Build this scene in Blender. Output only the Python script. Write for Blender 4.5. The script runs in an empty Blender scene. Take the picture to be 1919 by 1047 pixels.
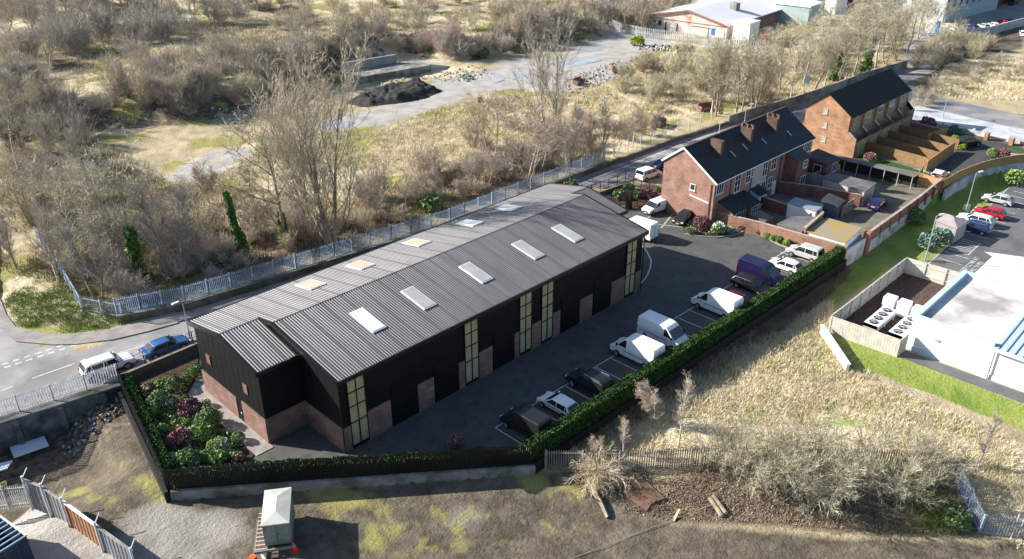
import bpy, math, random
import numpy as np
from mathutils import Vector, Matrix
random.seed(7); rng = np.random.default_rng(7)
S = bpy.context.scene; C = S.collection
# ---------------------------------------------------------------- camera, sky, sun, exposure
cam_d = bpy.data.cameras.new('camera'); cam = bpy.data.objects.new('camera', cam_d); C.objects.link(cam)
FOC, YAW, PIT = 1562.7, 0.790, 0.483
CAMP = np.array([-29.57, -49.01, 45.57])
cam.location = CAMP; cam.rotation_euler = (math.pi/2 - PIT, 0, -YAW)
cam_d.sensor_width = 36; cam_d.lens = FOC/1919*36; cam_d.clip_end = 8000; cam_d.clip_start = 1
S.camera = cam
SUN_EL = math.radians(27.5); SUN_DIR = Vector((-0.54*math.cos(SUN_EL), 0.8417*math.cos(SUN_EL), math.sin(SUN_EL))).normalized()
w = bpy.data.worlds.new('World'); S.world = w; w.use_nodes = True
nt = w.node_tree; bg = nt.nodes['Background']; sky = nt.nodes.new('ShaderNodeTexSky')
sky.sky_type = 'NISHITA'; sky.sun_disc = False; sky.sun_elevation = SUN_EL
sky.sun_rotation = math.atan2(SUN_DIR.x, SUN_DIR.y); sky.air_density = 1.0; sky.dust_density = 1.0; sky.ozone_density = 2.5
nt.links.new(sky.outputs[0], bg.inputs[0]); bg.inputs[1].default_value = 0.082
sl = bpy.data.lights.new('sun', 'SUN'); sl.energy = 5.0; sl.angle = math.radians(0.5); sl.color = (1.0, 0.945, 0.86)
so = bpy.data.objects.new('sun', sl); C.objects.link(so); so.rotation_euler = (-SUN_DIR).to_track_quat('-Z', 'Y').to_euler()
S.view_settings.view_transform = 'Standard'; S.view_settings.look = 'None'; S.view_settings.exposure = 1.16; S.view_settings.gamma = 1
# ---------------------------------------------------------------- geometry of the view, used to read ground positions off the survey photo
_F = np.array([math.sin(YAW)*math.cos(PIT), math.cos(YAW)*math.cos(PIT), -math.sin(PIT)])
_R = np.array([math.cos(YAW), -math.sin(YAW), 0.]); _U = np.cross(_R, _F)
def G(u, v, z=0.):
    d = _F + _R*(u-959.5)/FOC - _U*(v-523.5)/FOC
    return CAMP + d*((z-CAMP[2])/d[2])
def g2(u, v, z=0.):
    p = G(u, v, z); return (float(p[0]), float(p[1]))
def PX(pts, z=0.): return [g2(u, v, z) for u, v in pts]
def hgt(u, v, v2, z=0.):
    p = G(u, v, z); lo, hi = 0., 60.
    for _ in range(30):
        m = (lo+hi)/2; d = np.array([p[0], p[1], z+m])-CAMP
        if 523.5-FOC*(d@_U)/(d@_F) > v2: lo = m
        else: hi = m
    return lo
# ---------------------------------------------------------------- materials
MATS = {}
def M(name, c, c2=None, s=1.0, det=4.0, rough=0.8, bump=0.0, bs=None, metal=0.0, spec=0.3, lo=0.4, hi=0.6, rnd=0.0, coord='P', trans=0.0, c3=None, s3=0.1, str3=(0.45, 0.62), scl=None, alpha=1.0):
    if name in MATS: return MATS[name]
    m = bpy.data.materials.new(name); m.use_nodes = True; t = m.node_tree; N = t.nodes; L = t.links
    b = N['Principled BSDF']; b.inputs['Roughness'].default_value = rough; b.inputs['Metallic'].default_value = metal
    b.inputs['Specular IOR Level'].default_value = spec
    b.inputs['Base Color'].default_value = (*c, 1)
    vec = None
    def V():
        nonlocal vec
        if vec is None:
            if coord == 'P': g = N.new('ShaderNodeNewGeometry'); vec = g.outputs['Position']
            else: g = N.new('ShaderNodeTexCoord'); vec = g.outputs['Object']
            if scl:
                mp = N.new('ShaderNodeMapping'); mp.inputs['Scale'].default_value = scl; L.new(vec, mp.inputs['Vector']); vec = mp.outputs[0]
        return vec
    col = None
    def noise(sc, dt):
        n = N.new('ShaderNodeTexNoise'); n.inputs['Scale'].default_value = sc; n.inputs['Detail'].default_value = dt; n.inputs['Roughness'].default_value = 0.6
        L.new(V(), n.inputs['Vector']); return n.outputs[0]
    def ramp(src, a, bb):
        r = N.new('ShaderNodeMapRange'); r.inputs[1].default_value = a; r.inputs[2].default_value = bb; L.new(src, r.inputs[0]); return r.outputs[0]
    def mix(f, a, bb, mode='MIX'):
        x = N.new('ShaderNodeMix'); x.data_type = 'RGBA'; x.blend_type = mode
        if isinstance(f, float): x.inputs[0].default_value = f
        else: L.new(f, x.inputs[0])
        for k, q in ((6, a), (7, bb)):
            if isinstance(q, tuple): x.inputs[k].default_value = (*q, 1)
            else: L.new(q, x.inputs[k])
        return x.outputs[2]
    if c2: col = mix(ramp(noise(s, det), lo, hi), c, c2)
    if c3: col = mix(ramp(noise(s3, 5.0), *str3), col if col else c, c3)
    if rnd:
        o = N.new('ShaderNodeObjectInfo'); r = ramp(o.outputs['Random'], 0, 1)
        h = N.new('ShaderNodeHueSaturation'); mr = N.new('ShaderNodeMapRange'); mr.inputs[3].default_value = 1-rnd; mr.inputs[4].default_value = 1+rnd
        L.new(r, mr.inputs[0]); L.new(mr.outputs[0], h.inputs['Value'])
        if col: L.new(col, h.inputs['Color'])
        else: h.inputs['Color'].default_value = (*c, 1)
        col = h.outputs[0]
    if col: L.new(col, b.inputs['Base Color'])
    if bump:
        bn = N.new('ShaderNodeBump'); bn.inputs['Strength'].default_value = bump; bn.inputs['Distance'].default_value = 0.1
        L.new(noise(bs or s*3, 5.0), bn.inputs['Height']); L.new(bn.outputs[0], b.inputs['Normal'])
    if trans: b.inputs['Transmission Weight'].default_value = trans
    if alpha < 1: b.inputs['Alpha'].default_value = alpha
    MATS[name] = m; return m
def MBrick(name, c1, c2, mort, bw=0.45, bh=0.15, ms=0.02, rough=0.9, stain=None):
    if name in MATS: return MATS[name]
    m = bpy.data.materials.new(name); m.use_nodes = True; t = m.node_tree; N = t.nodes; L = t.links; b = N['Principled BSDF']
    b.inputs['Roughness'].default_value = rough; b.inputs['Specular IOR Level'].default_value = 0.2
    g = N.new('ShaderNodeNewGeometry'); s = N.new('ShaderNodeSeparateXYZ'); L.new(g.outputs['Position'], s.inputs[0])
    a = N.new('ShaderNodeMath'); a.operation = 'ADD'; L.new(s.outputs[0], a.inputs[0]); L.new(s.outputs[1], a.inputs[1])
    cx = N.new('ShaderNodeCombineXYZ'); L.new(a.outputs[0], cx.inputs[0]); L.new(s.outputs[2], cx.inputs[1])
    br = N.new('ShaderNodeTexBrick'); L.new(cx.outputs[0], br.inputs['Vector']); br.inputs['Scale'].default_value = 1
    br.inputs['Color1'].default_value = (*c1, 1); br.inputs['Color2'].default_value = (*c2, 1); br.inputs['Mortar'].default_value = (*mort, 1)
    br.inputs['Brick Width'].default_value = bw; br.inputs['Row Height'].default_value = bh; br.inputs['Mortar Size'].default_value = ms
    n = N.new('ShaderNodeTexNoise'); n.inputs['Scale'].default_value = 0.7; n.inputs['Detail'].default_value = 6; L.new(g.outputs['Position'], n.inputs['Vector'])
    r = N.new('ShaderNodeMapRange'); r.inputs[1].default_value = .3; r.inputs[2].default_value = .7; r.inputs[3].default_value = .72; r.inputs[4].default_value = 1.25; L.new(n.outputs[0], r.inputs[0])
    h = N.new('ShaderNodeHueSaturation'); L.new(br.outputs[0], h.inputs['Color']); L.new(r.outputs[0], h.inputs['Value']); L.new(h.outputs[0], b.inputs['Base Color'])
    MATS[name] = m; return m
# ---------------------------------------------------------------- mesh builder
class MB:
    def __init__(s): s.v = []; s.f = []; s.m = []
    def add(s, vs, fs, mi=0):
        o = len(s.v); s.v += [tuple(map(float, p)) for p in vs]; s.f += [tuple(o+i for i in f) for f in fs]; s.m += [mi]*len(fs); return s
    def box(s, x0, y0, z0, x1, y1, z1, mi=0):
        if x0 > x1: x0, x1 = x1, x0
        if y0 > y1: y0, y1 = y1, y0
        if z0 > z1: z0, z1 = z1, z0
        return s.add([(x0,y0,z0),(x1,y0,z0),(x1,y1,z0),(x0,y1,z0),(x0,y0,z1),(x1,y0,z1),(x1,y1,z1),(x0,y1,z1)],
                     [(3,2,1,0),(4,5,6,7),(0,1,5,4),(1,2,6,5),(2,3,7,6),(3,0,4,7)], mi)
    def cbox(s, cx, cy, cz, lx, ly, lz, rz=0, mi=0, base=False):
        c, n = math.cos(rz), math.sin(rz); z0 = cz if base else cz-lz/2
        P = [(cx+c*x-n*y, cy+n*x+c*y) for x, y in ((-lx/2,-ly/2),(lx/2,-ly/2),(lx/2,ly/2),(-lx/2,ly/2))]
        return s.prism(P, z0, z0+lz, mi)
    def prism(s, P, z0, z1, mi=0):
        n = len(P); a = sum(P[i][0]*P[(i+1)%n][1]-P[(i+1)%n][0]*P[i][1] for i in range(n))
        if a < 0: P = P[::-1]
        Z0 = z0 if hasattr(z0, '__len__') else [z0]*n; Z1 = z1 if hasattr(z1, '__len__') else [z1]*n
        return s.add([(p[0],p[1],z) for p, z in zip(P, Z0)]+[(p[0],p[1],z) for p, z in zip(P, Z1)],
                     [tuple(range(n))[::-1], tuple(range(n, 2*n))]+[(i,(i+1)%n,n+(i+1)%n,n+i) for i in range(n)], mi)
    def ext(s, prof, axis, a0, a1, mi=0):
        # profile in the plane across an axis ('x': prof=(y,z); 'y': prof=(x,z)) swept from a0 to a1
        n = len(prof)
        if axis == 'x': A = [(a0,p[0],p[1]) for p in prof]+[(a1,p[0],p[1]) for p in prof]
        else: A = [(p[0],a0,p[1]) for p in prof]+[(p[0],a1,p[1]) for p in prof]
        s.add(A, [tuple(range(n))[::-1], tuple(range(n, 2*n))]+[(i,(i+1)%n,n+(i+1)%n,n+i) for i in range(n)], mi); s.fix = True; return s
    def bar(s, p, q, w, h=None, mi=0):
        h = h or w; p = Vector(p); q = Vector(q); d = (q-p).normalized(); u = d.cross(Vector((0,0,1)))
        if u.length < 1e-3: u = Vector((1,0,0))
        u.normalize(); k = u.cross(d).normalized(); u = u*(w/2); k = k*(h/2)
        return s.add([p-u-k,p+u-k,p+u+k,p-u+k,q-u-k,q+u-k,q+u+k,q-u+k],[(0,1,2,3),(7,6,5,4),(0,4,5,1),(1,5,6,2),(2,6,7,3),(3,7,4,0)], mi)
    def cyl(s, p, q, r0, r1=None, n=12, mi=0, cap=True):
        r1 = r0 if r1 is None else r1; p = Vector(p); q = Vector(q); d = (q-p).normalized(); u = d.cross(Vector((0,0,1)))
        if u.length < 1e-3: u = Vector((1,0,0))
        u.normalize(); k = d.cross(u)
        A = [p+(u*math.cos(t)+k*math.sin(t))*r0 for t in [2*math.pi*i/n for i in range(n)]]; B = [q+(u*math.cos(t)+k*math.sin(t))*r1 for t in [2*math.pi*i/n for i in range(n)]]
        return s.add(A+B, [(i,(i+1)%n,n+(i+1)%n,n+i) for i in range(n)]+([tuple(range(n))[::-1], tuple(range(n,2*n))] if cap else []), mi)
    def quad(s, a, b, c, d, mi=0): return s.add([a,b,c,d],[(0,1,2,3)], mi)
    def build(s, name, mat, parent=None, bevel=0, smooth=False, local=False):
        me = bpy.data.meshes.new(name); v = s.v
        if parent is not None and not local:
            L = root_loc(parent); v = [(a-L[0], b-L[1], c-L[2]) for a, b, c in v]
        me.from_pydata(v, [], s.f)
        ms = mat if isinstance(mat, (list, tuple)) else [mat]
        for x in ms: me.materials.append(x)
        if len(ms) > 1: me.polygons.foreach_set('material_index', s.m)
        if getattr(s, 'fix', False):
            import bmesh
            b = bmesh.new(); b.from_mesh(me); bmesh.ops.recalc_face_normals(b, faces=b.faces); b.to_mesh(me); b.free()
        me.update(); o = bpy.data.objects.new(name, me); C.objects.link(o)
        if parent is not None: o.parent = parent
        if bevel:
            d = o.modifiers.new('bevel', 'BEVEL'); d.width = bevel; d.segments = 2; d.limit_method = 'ANGLE'; d.angle_limit = math.radians(25)
        if smooth:
            for p in me.polygons: p.use_smooth = True
        return o
def root_loc(p):
    x = Vector(p.location)
    while p.parent: p = p.parent; x = x+p.location
    return x
def fastmesh(name, V, F, mats, midx=None, smooth=False):
    me = bpy.data.meshes.new(name); V = np.asarray(V, dtype=np.float32); F = np.asarray(F, dtype=np.int32); k = F.shape[1]
    me.vertices.add(len(V)); me.vertices.foreach_set('co', V.ravel()); me.loops.add(F.size); me.loops.foreach_set('vertex_index', F.ravel())
    me.polygons.add(len(F)); me.polygons.foreach_set('loop_start', np.arange(0, F.size, k, dtype=np.int32)); me.polygons.foreach_set('loop_total', np.full(len(F), k, dtype=np.int32))
    for m in (mats if isinstance(mats, (list, tuple)) else [mats]): me.materials.append(m)
    if midx is not None: me.polygons.foreach_set('material_index', np.asarray(midx, dtype=np.int32))
    if smooth: me.polygons.foreach_set('use_smooth', np.ones(len(F), dtype=bool))
    me.update(calc_edges=True); me.validate(); return me
def link(name, me, parent=None, loc=(0,0,0), rz=0, sc=1):
    o = bpy.data.objects.new(name, me); C.objects.link(o); o.location = loc; o.rotation_euler[2] = rz
    o.scale = (sc,sc,sc) if not hasattr(sc, '__len__') else sc
    if parent is not None: o.parent = parent
    return o
def thing(name, label, cat, loc=(0,0,0), rz=0, group=None):
    o = bpy.data.objects.new(name, None); C.objects.link(o); o.location = loc; o.rotation_euler = (0,0,rz); o.empty_display_size = .3
    o['label'] = label; o['category'] = cat
    if group: o['group'] = group
    return o
def tag(o, label, cat, group=None):
    o['label'] = label; o['category'] = cat
    if group: o['group'] = group
    return o
def struct(o, kind='structure'): o['kind'] = kind; return o
def dup(root, loc=None, rz=None, label=None, group=None, sc=None):
    r = root.copy(); C.objects.link(r)
    if loc is not None: r.location = loc
    if rz is not None: r.rotation_euler[2] = rz
    if sc is not None: r.scale = (sc,sc,sc) if not hasattr(sc, '__len__') else sc
    if label: r['label'] = label
    if group: r['group'] = group
    for ch in list(root.children):
        c = ch.copy(); C.objects.link(c); c.parent = r
        for g in list(ch.children):
            d = g.copy(); C.objects.link(d); d.parent = c
    return r
# ---------------------------------------------------------------- value noise
def vnoise(x, y, seed=0):
    xi = np.floor(x).astype(np.int64); yi = np.floor(y).astype(np.int64); fx = x-xi; fy = y-yi
    def h(a, b):
        n = (a*374761393+b*668265263+seed*1442695041) & 0x7fffffff; n = ((n ^ (n >> 13))*1274126177) & 0x7fffffff
        return ((n ^ (n >> 16)) & 0xffff)/65535.
    ux = fx*fx*(3-2*fx); uy = fy*fy*(3-2*fy)
    return (h(xi,yi)*(1-ux)+h(xi+1,yi)*ux)*(1-uy)+(h(xi,yi+1)*(1-ux)+h(xi+1,yi+1)*ux)*uy
def fbm(x, y, o=4, seed=0):
    r = np.zeros_like(np.asarray(x, dtype=float)); a = .5; t = 0
    for i in range(o): r = r+a*vnoise(x*2**i, y*2**i, seed+i*17); t += a; a *= .55
    return r/t
def sdist(P, X, Y):
    # signed distance to polygon, positive inside
    X = np.asarray(X, dtype=float); Y = np.asarray(Y, dtype=float); d = np.full(X.shape, 1e18); ins = np.zeros(X.shape, bool); n = len(P)
    for i in range(n):
        ax, ay = P[i]; bx, by = P[(i+1)%n]; ex, ey = bx-ax, by-ay; L = ex*ex+ey*ey+1e-12
        t = np.clip(((X-ax)*ex+(Y-ay)*ey)/L, 0, 1); d = np.minimum(d, (X-ax-t*ex)**2+(Y-ay-t*ey)**2)
        c = ((ay > Y) != (by > Y)) & (X < (bx-ax)*(Y-ay)/((by-ay) if abs(by-ay) > 1e-9 else 1e-9)+ax); ins ^= c
    return np.sqrt(d)*np.where(ins, 1, -1)
def sstep(a, b, x): t = np.clip((x-a)/(b-a), 0, 1); return t*t*(3-2*t)
def pline(P, X, Y):
    X = np.asarray(X, dtype=float); Y = np.asarray(Y, dtype=float); d = np.full(X.shape, 1e18)
    for (ax, ay), (bx, by) in zip(P, P[1:]):
        ex, ey = bx-ax, by-ay; t = np.clip(((X-ax)*ex+(Y-ay)*ey)/(ex*ex+ey*ey+1e-12), 0, 1); d = np.minimum(d, (X-ax-t*ex)**2+(Y-ay-t*ey)**2)
    return np.sqrt(d)
# ================================================================ TERRAIN
PLAT = [(-9.05,23.6),(-12.45,6.3),(10.1,-12.15),(64.6,-13.3),(97,-13.1),(104,-13.9),(112,-15.9),(121,-19.3),(128,-27),(150,-70),(3000,-400),(3000,3000),(-3000,3000),(-3000,300),(-80,37.5),(-20,25.6)]
BANK = [(-60,150),g2(170,242),g2(330,236),g2(480,206),g2(560,185),g2(625,165),g2(648,128),g2(780,103),g2(850,118),g2(940,108),g2(1020,86),g2(1150,62),g2(1160,30),g2(1300,-30)]
BPOLY = BANK+[(900,900),(-400,900),(-400,150)]
def zt(X, Y):
    X = np.asarray(X, dtype=float); Y = np.asarray(Y, dtype=float)
    lowz = -1.0-0.3*sstep(38, 47, X)-2.2*sstep(9, 17, Y)*sstep(-11.5, -16, X)
    p = sstep(0., .45, sdist(PLAT, X, Y))
    z = lowz*(1-p)
    b = sdist(BPOLY, X, Y); n = fbm(X/14, Y/14, 4, 3)
    z = z+sstep(0, 9, b+(n-.5)*6)*(3.2+2.2*(n-.4)+2.5*sstep(60, 160, b))
    # grass roughness
    rw = sstep(31, 35, Y-0*X)*sstep(-14, -6, X+(Y-40)*.15)*(1-.8*TRK(X, Y))
    rl = sstep(-13.6, -14.8, Y-0*X)*(1-RET(X, Y))*.6
    m = np.clip(rw+rl, 0, 1)
    z = z+m*((fbm(X/5, Y/5, 4, 11)-.5)*.9+(fbm(X/1.1, Y/1.1, 3, 5)-.45)*.28)
    return z
_trk = [PX(p) for p in ([(560,232),(640,220),(740,192),(820,150),(900,137),(960,108),(1050,103),(1145,60),(1235,62),(1262,84),(1185,112),(1150,148),(1060,172),(960,165),(880,178),(800,207),(720,234),(600,250)],
                        [(300,340),(350,300),(430,275),(480,280),(440,312),(360,345)])]
def TRK(X, Y): return np.maximum(sstep(-1.5, 1, sdist(_trk[0], X, Y)), .8*sstep(-1.5, 1.5, sdist(_trk[1], X, Y)))
_ret = [(49.8,-25.6),(49.3,-18.9),(69,-18.9),(72,-19.8),(200,-16),(400,-60),(60,-120),(50,-60)]
def RET(X, Y): return sstep(-2, -.3, sdist(_ret, X, Y))
def zi(x, y): return float(zt(np.array([x]), np.array([y]))[0])
def GT(u, v):
    z = 0.
    for _ in range(12):
        p = G(u, v, z); z = .5*z+.5*zi(p[0], p[1])
    return (float(p[0]), float(p[1]), zi(p[0], p[1]))
def patch(px, X, Y, z=0., f=1.5): return sstep(-f, f, sdist(PX(px, z), X, Y))
def ax(*seg):
    out = []
    for a, b, s in seg: out += list(np.arange(a, b, s))
    return np.array(out)
xs = ax((-3000,-400,700),(-400,-80,60),(-80,-30,2),(-30,110,.5),(110,230,1.2),(230,420,3),(420,700,30),(700,3001,700))
ys = ax((-3000,-400,700),(-400,-70,60),(-70,-46,1.5),(-46,-14,.5),(-14,-11.5,.2),(-11.5,34,.75),(34,80,.5),(80,180,.9),(180,330,2),(330,700,30),(700,3001,700))
X, Y = np.meshgrid(xs, ys); Z = zt(X, Y); nx, ny = len(xs), len(ys)
sheet = (Y > 23)*1
Z = np.where(Z > -.02, np.where((Y < 31.5) & (sdist(PLAT, X, Y) > .1), Z-.02, Z), Z)
idx = np.arange(nx*ny).reshape(ny, nx); F = np.stack([idx[:-1,:-1], idx[:-1,1:], idx[1:,1:], idx[1:,:-1]], -1).reshape(-1, 4)
n1 = fbm(X/18, Y/18, 5, 31); n2 = fbm(X/6, Y/6, 4, 41); n3 = fbm(X/3, Y/3, 4, 51)
waste = (Y > 31)*1.
conc = TRK(X, Y)*np.clip(.15+1.35*fbm(X/9, Y/5, 5, 207), 0, 1)
low = (Y < -11)*(1-(sdist(PLAT, X, Y) > 0))
yard = patch([(300,925),(620,905),(660,960),(900,920),(1000,960),(1100,975),(1250,1000),(1919,1047),(1919,1200),(0,1200),(0,1000),(200,960)], X, Y, -1, 2)
conc = np.maximum(conc, (.12+.62*fbm(X/3,Y/3,4,88))*patch([(300,930),(470,960),(480,1047),(300,1120),(150,1050),(230,960)], X, Y, -1, 1.5))
conc = np.maximum(conc, .22*patch([(760,920),(960,910),(1060,960),(900,1010),(700,1000)], X, Y, -1, 2))
conc = np.maximum(conc, .9*patch([(0,960),(60,900),(120,930),(230,1047),(100,1200),(-200,1200)], X, Y, -1, .6))
moss = sstep(.57, .68, n2)*waste*.8
for q in ([(205,850),(262,838),(285,880),(330,925),(335,955),(300,950),(240,900)], [(60,880),(230,830),(240,850),(150,900),(40,930)], [(560,905),(700,900),(760,925),(700,950),(600,960)], [(960,880),(1090,890),(1110,950),(1000,950)], [(1230,920),(1330,920),(1330,990),(1240,980)], [(1690,900),(1760,900),(1790,1000),(1700,990)], [(620,960),(760,985),(720,1040),(620,1010)], [(160,900),(230,930),(220,960),(160,930)]):
    moss = np.maximum(moss, .9*patch(q, X, Y, -1, 1.2)*sstep(.3, .6, n3))
for q in ([(520,250),(640,228),(800,205),(900,180),(960,190),(820,235),(640,275),(540,290)], [(340,260),(430,245),(460,270),(380,290)], [(120,110),(260,100),(280,140),(160,140)], [(260,50),(430,40),(420,70),(280,90)], [(620,10),(760,10),(720,40),(620,40)]):
    moss = np.maximum(moss, .75*patch(q, X, Y, 0, 3)*sstep(.35, .6, n2))
dark = np.zeros_like(X)
bb = sdist(BPOLY, X, Y)
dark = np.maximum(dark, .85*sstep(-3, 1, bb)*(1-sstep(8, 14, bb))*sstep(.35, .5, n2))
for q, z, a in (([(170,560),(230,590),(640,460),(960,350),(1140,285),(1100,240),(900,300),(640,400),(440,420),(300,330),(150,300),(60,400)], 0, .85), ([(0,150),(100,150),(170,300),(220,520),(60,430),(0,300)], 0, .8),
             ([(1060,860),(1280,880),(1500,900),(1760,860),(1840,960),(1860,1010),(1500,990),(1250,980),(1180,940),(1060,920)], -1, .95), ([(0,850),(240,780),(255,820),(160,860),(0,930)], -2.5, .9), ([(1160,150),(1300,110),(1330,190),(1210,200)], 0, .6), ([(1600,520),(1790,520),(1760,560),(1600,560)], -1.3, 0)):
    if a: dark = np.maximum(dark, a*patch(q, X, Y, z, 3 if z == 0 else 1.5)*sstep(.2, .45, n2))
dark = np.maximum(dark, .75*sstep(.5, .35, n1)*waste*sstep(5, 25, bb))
dark = np.maximum(dark, .8*sstep(-7,-9,X)*sstep(10,13,Y)*sstep(26,24,Y))  # ground darkened below the left retaining wall to paint in its shade
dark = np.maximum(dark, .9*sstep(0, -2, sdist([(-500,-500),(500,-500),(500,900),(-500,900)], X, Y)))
green = np.zeros_like(X)
green = np.maximum(green, patch([(1548,626),(1600,640),(1680,668),(1919,758),(1960,830),(1919,806),(1780,750),(1640,700),(1590,690),(1570,660)], X, Y, -1.3, .4))
green = np.maximum(green, .9*patch([(1590,480),(1700,395),(1800,340),(1870,320),(1919,320),(1890,350),(1790,440),(1740,495),(1690,485),(1560,580),(1560,540)], X, Y, -1.3, 1.2)*sstep(.15,.4,n2+.15))
green = np.maximum(green, .6*sstep(.62, .74, n1)*waste)
green = np.maximum(green, .55*patch([(1330,690),(1560,560),(1560,640),(1650,720),(1919,830),(1919,980),(1500,850),(1200,840)], X, Y, -1, 1.5)*sstep(.5,.62,fbm(X/3,Y/3,4,99)))
green = np.maximum(green, .6*patch([(0,600),(40,618),(130,628),(240,608),(200,603),(90,612),(30,600)], X, Y, 0, .7))
green = np.maximum(green, .8*patch([(1640,395),(1700,360),(1720,400),(1660,430)], X, Y, 0, .5))
straw = np.maximum(.9*patch([(1200,800),(1330,690),(1420,620),(1480,560),(1560,640),(1650,720),(1919,830),(1919,1010),(1780,870),(1500,850),(1150,860)], X, Y, -1, 1.5), waste*sstep(.45, .62, n1)*.9)
straw = np.maximum(straw, .8*patch([(1760,120),(1919,100),(1919,190),(1740,180)], X, Y, 0, 3))
low_y = patch([(330,935),(1000,885),(1100,885),(1250,985),(1500,1000),(1850,1020),(1950,1020),(1919,1300),(-200,1300),(-200,960),(0,880),(240,800)], X, Y, -1, 1.0)
mud = np.maximum(yard*(.7+.3*n3), low_y*.85)
dark = np.maximum(dark, .55*patch([(540,925),(900,905),(1100,885),(1090,930),(1000,950),(760,950),(600,960)], X, Y, -1, 1.5)*sstep(.35,.55,n2))  # soil darkened in a band to stand for the front fence's shadow
dark = np.maximum(dark, .75*patch([(1000,868),(1345,655),(1590,492),(1602,525),(1440,640),(1290,740),(1180,800),(1080,862)], X, Y, -1, 1.2))  # brown bank, darkened further to widen the long hedge's shadow
moss = np.maximum(moss, .5*patch([(560,930),(900,935),(1100,900),(1100,1000),(800,1047),(560,1047)], X, Y, -1, 2)*sstep(.52,.62,fbm(X/1.6,Y/2.4,4,123)))
dark = np.maximum(dark, .6*patch([(900,985),(1150,975),(1500,1010),(1919,1030),(1919,1200),(850,1200)], X, Y, -1, 3)*sstep(.35,.6,fbm(X/2.5,Y/6,4,77)))
mud = np.maximum(mud, .8*patch([(1660,180),(1740,60),(1919,40),(1919,90),(1780,120),(1720,200)], X, Y, 0, 2))
mud = np.maximum(mud, .95*patch([(1700,195),(1919,215),(1919,290),(1700,245)], X, Y, 0, 1))
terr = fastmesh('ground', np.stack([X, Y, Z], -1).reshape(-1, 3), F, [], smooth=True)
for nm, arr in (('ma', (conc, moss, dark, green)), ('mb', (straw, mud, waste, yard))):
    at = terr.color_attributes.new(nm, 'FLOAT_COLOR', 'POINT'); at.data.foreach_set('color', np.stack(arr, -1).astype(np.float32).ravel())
def ground_mat():
    m = bpy.data.materials.new('ground_cover'); m.use_nodes = True; t = m.node_tree; N = t.nodes; L = t.links; b = N['Principled BSDF']
    b.inputs['Roughness'].default_value = .95; b.inputs['Specular IOR Level'].default_value = .15
    g = N.new('ShaderNodeNewGeometry').outputs['Position']
    def noise(s, d=5, r=.6):
        n = N.new('ShaderNodeTexNoise'); n.inputs['Scale'].default_value = s; n.inputs['Detail'].default_value = d; n.inputs['Roughness'].default_value = r; L.new(g, n.inputs['Vector']); return n.outputs[0]
    def rng_(x, a, bb, c=0, d=1):
        r = N.new('ShaderNodeMapRange'); r.inputs[1].default_value = a; r.inputs[2].default_value = bb; r.inputs[3].default_value = c; r.inputs[4].default_value = d; L.new(x, r.inputs[0]); return r.outputs[0]
    def mix(f, a, bb):
        x = N.new('ShaderNodeMix'); x.data_type = 'RGBA'; L.new(f, x.inputs[0])
        for k, q in ((6, a), (7, bb)):
            if isinstance(q, tuple): x.inputs[k].default_value = (*q, 1)
            else: L.new(q, x.inputs[k])
        return x.outputs[2]
    a = N.new('ShaderNodeAttribute'); a.attribute_name = 'ma'; b2 = N.new('ShaderNodeAttribute'); b2.attribute_name = 'mb'
    sa = N.new('ShaderNodeSeparateColor'); L.new(a.outputs['Color'], sa.inputs[0]); sb = N.new('ShaderNodeSeparateColor'); L.new(b2.outputs['Color'], sb.inputs[0])
    nf = noise(1.7); nm = noise(.35); nff = noise(7, 3); nl = noise(.08)
    def edge(msk, n, k=.7):
        x = N.new('ShaderNodeMath'); x.operation = 'MULTIPLY_ADD'; L.new(n, x.inputs[0]); x.inputs[1].default_value = k; L.new(msk, x.inputs[2]); return rng_(x.outputs[0], .5*k+.22, .5*k+.62)
    base = mix(rng_(nm, .35, .65), (.48,.40,.255), (.34,.28,.175))
    base = mix(edge(sb.outputs[0], nf), base, mix(rng_(nf, .35, .65), (.66,.57,.40), (.50,.42,.28)))
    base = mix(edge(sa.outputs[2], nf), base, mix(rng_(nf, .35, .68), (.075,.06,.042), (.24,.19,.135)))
    base = mix(edge(sb.outputs[1], nm), base, mix(rng_(noise(.55, 8, .68), .38, .62), (.175,.148,.11), (.085,.07,.052)))
    base = mix(edge(sa.outputs[1], nf), base, mix(rng_(nf, .3, .7), (.33,.31,.11), (.24,.22,.08)))
    base = mix(edge(a.outputs['Alpha'], nf, .5), base, mix(rng_(nm, .3, .7), (.17,.25,.04), (.30,.33,.09)))
    base = mix(edge(sa.outputs[0], nm, .8), base, mix(rng_(nm, .35, .65), (.46,.435,.40), (.31,.29,.265)))
    h = N.new('ShaderNodeHueSaturation'); L.new(base, h.inputs['Color']); L.new(rng_(nff, .3, .7, .78, 1.22), h.inputs['Value']); L.new(h.outputs[0], b.inputs['Base Color'])
    bp = N.new('ShaderNodeBump'); bp.inputs['Strength'].default_value = .9; bp.inputs['Distance'].default_value = .25; L.new(noise(2.6, 6, .7), bp.inputs['Height']); L.new(bp.outputs[0], b.inputs['Normal'])
    return m
terr.materials.append(ground_mat()); struct(link('ground', terr))
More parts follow.
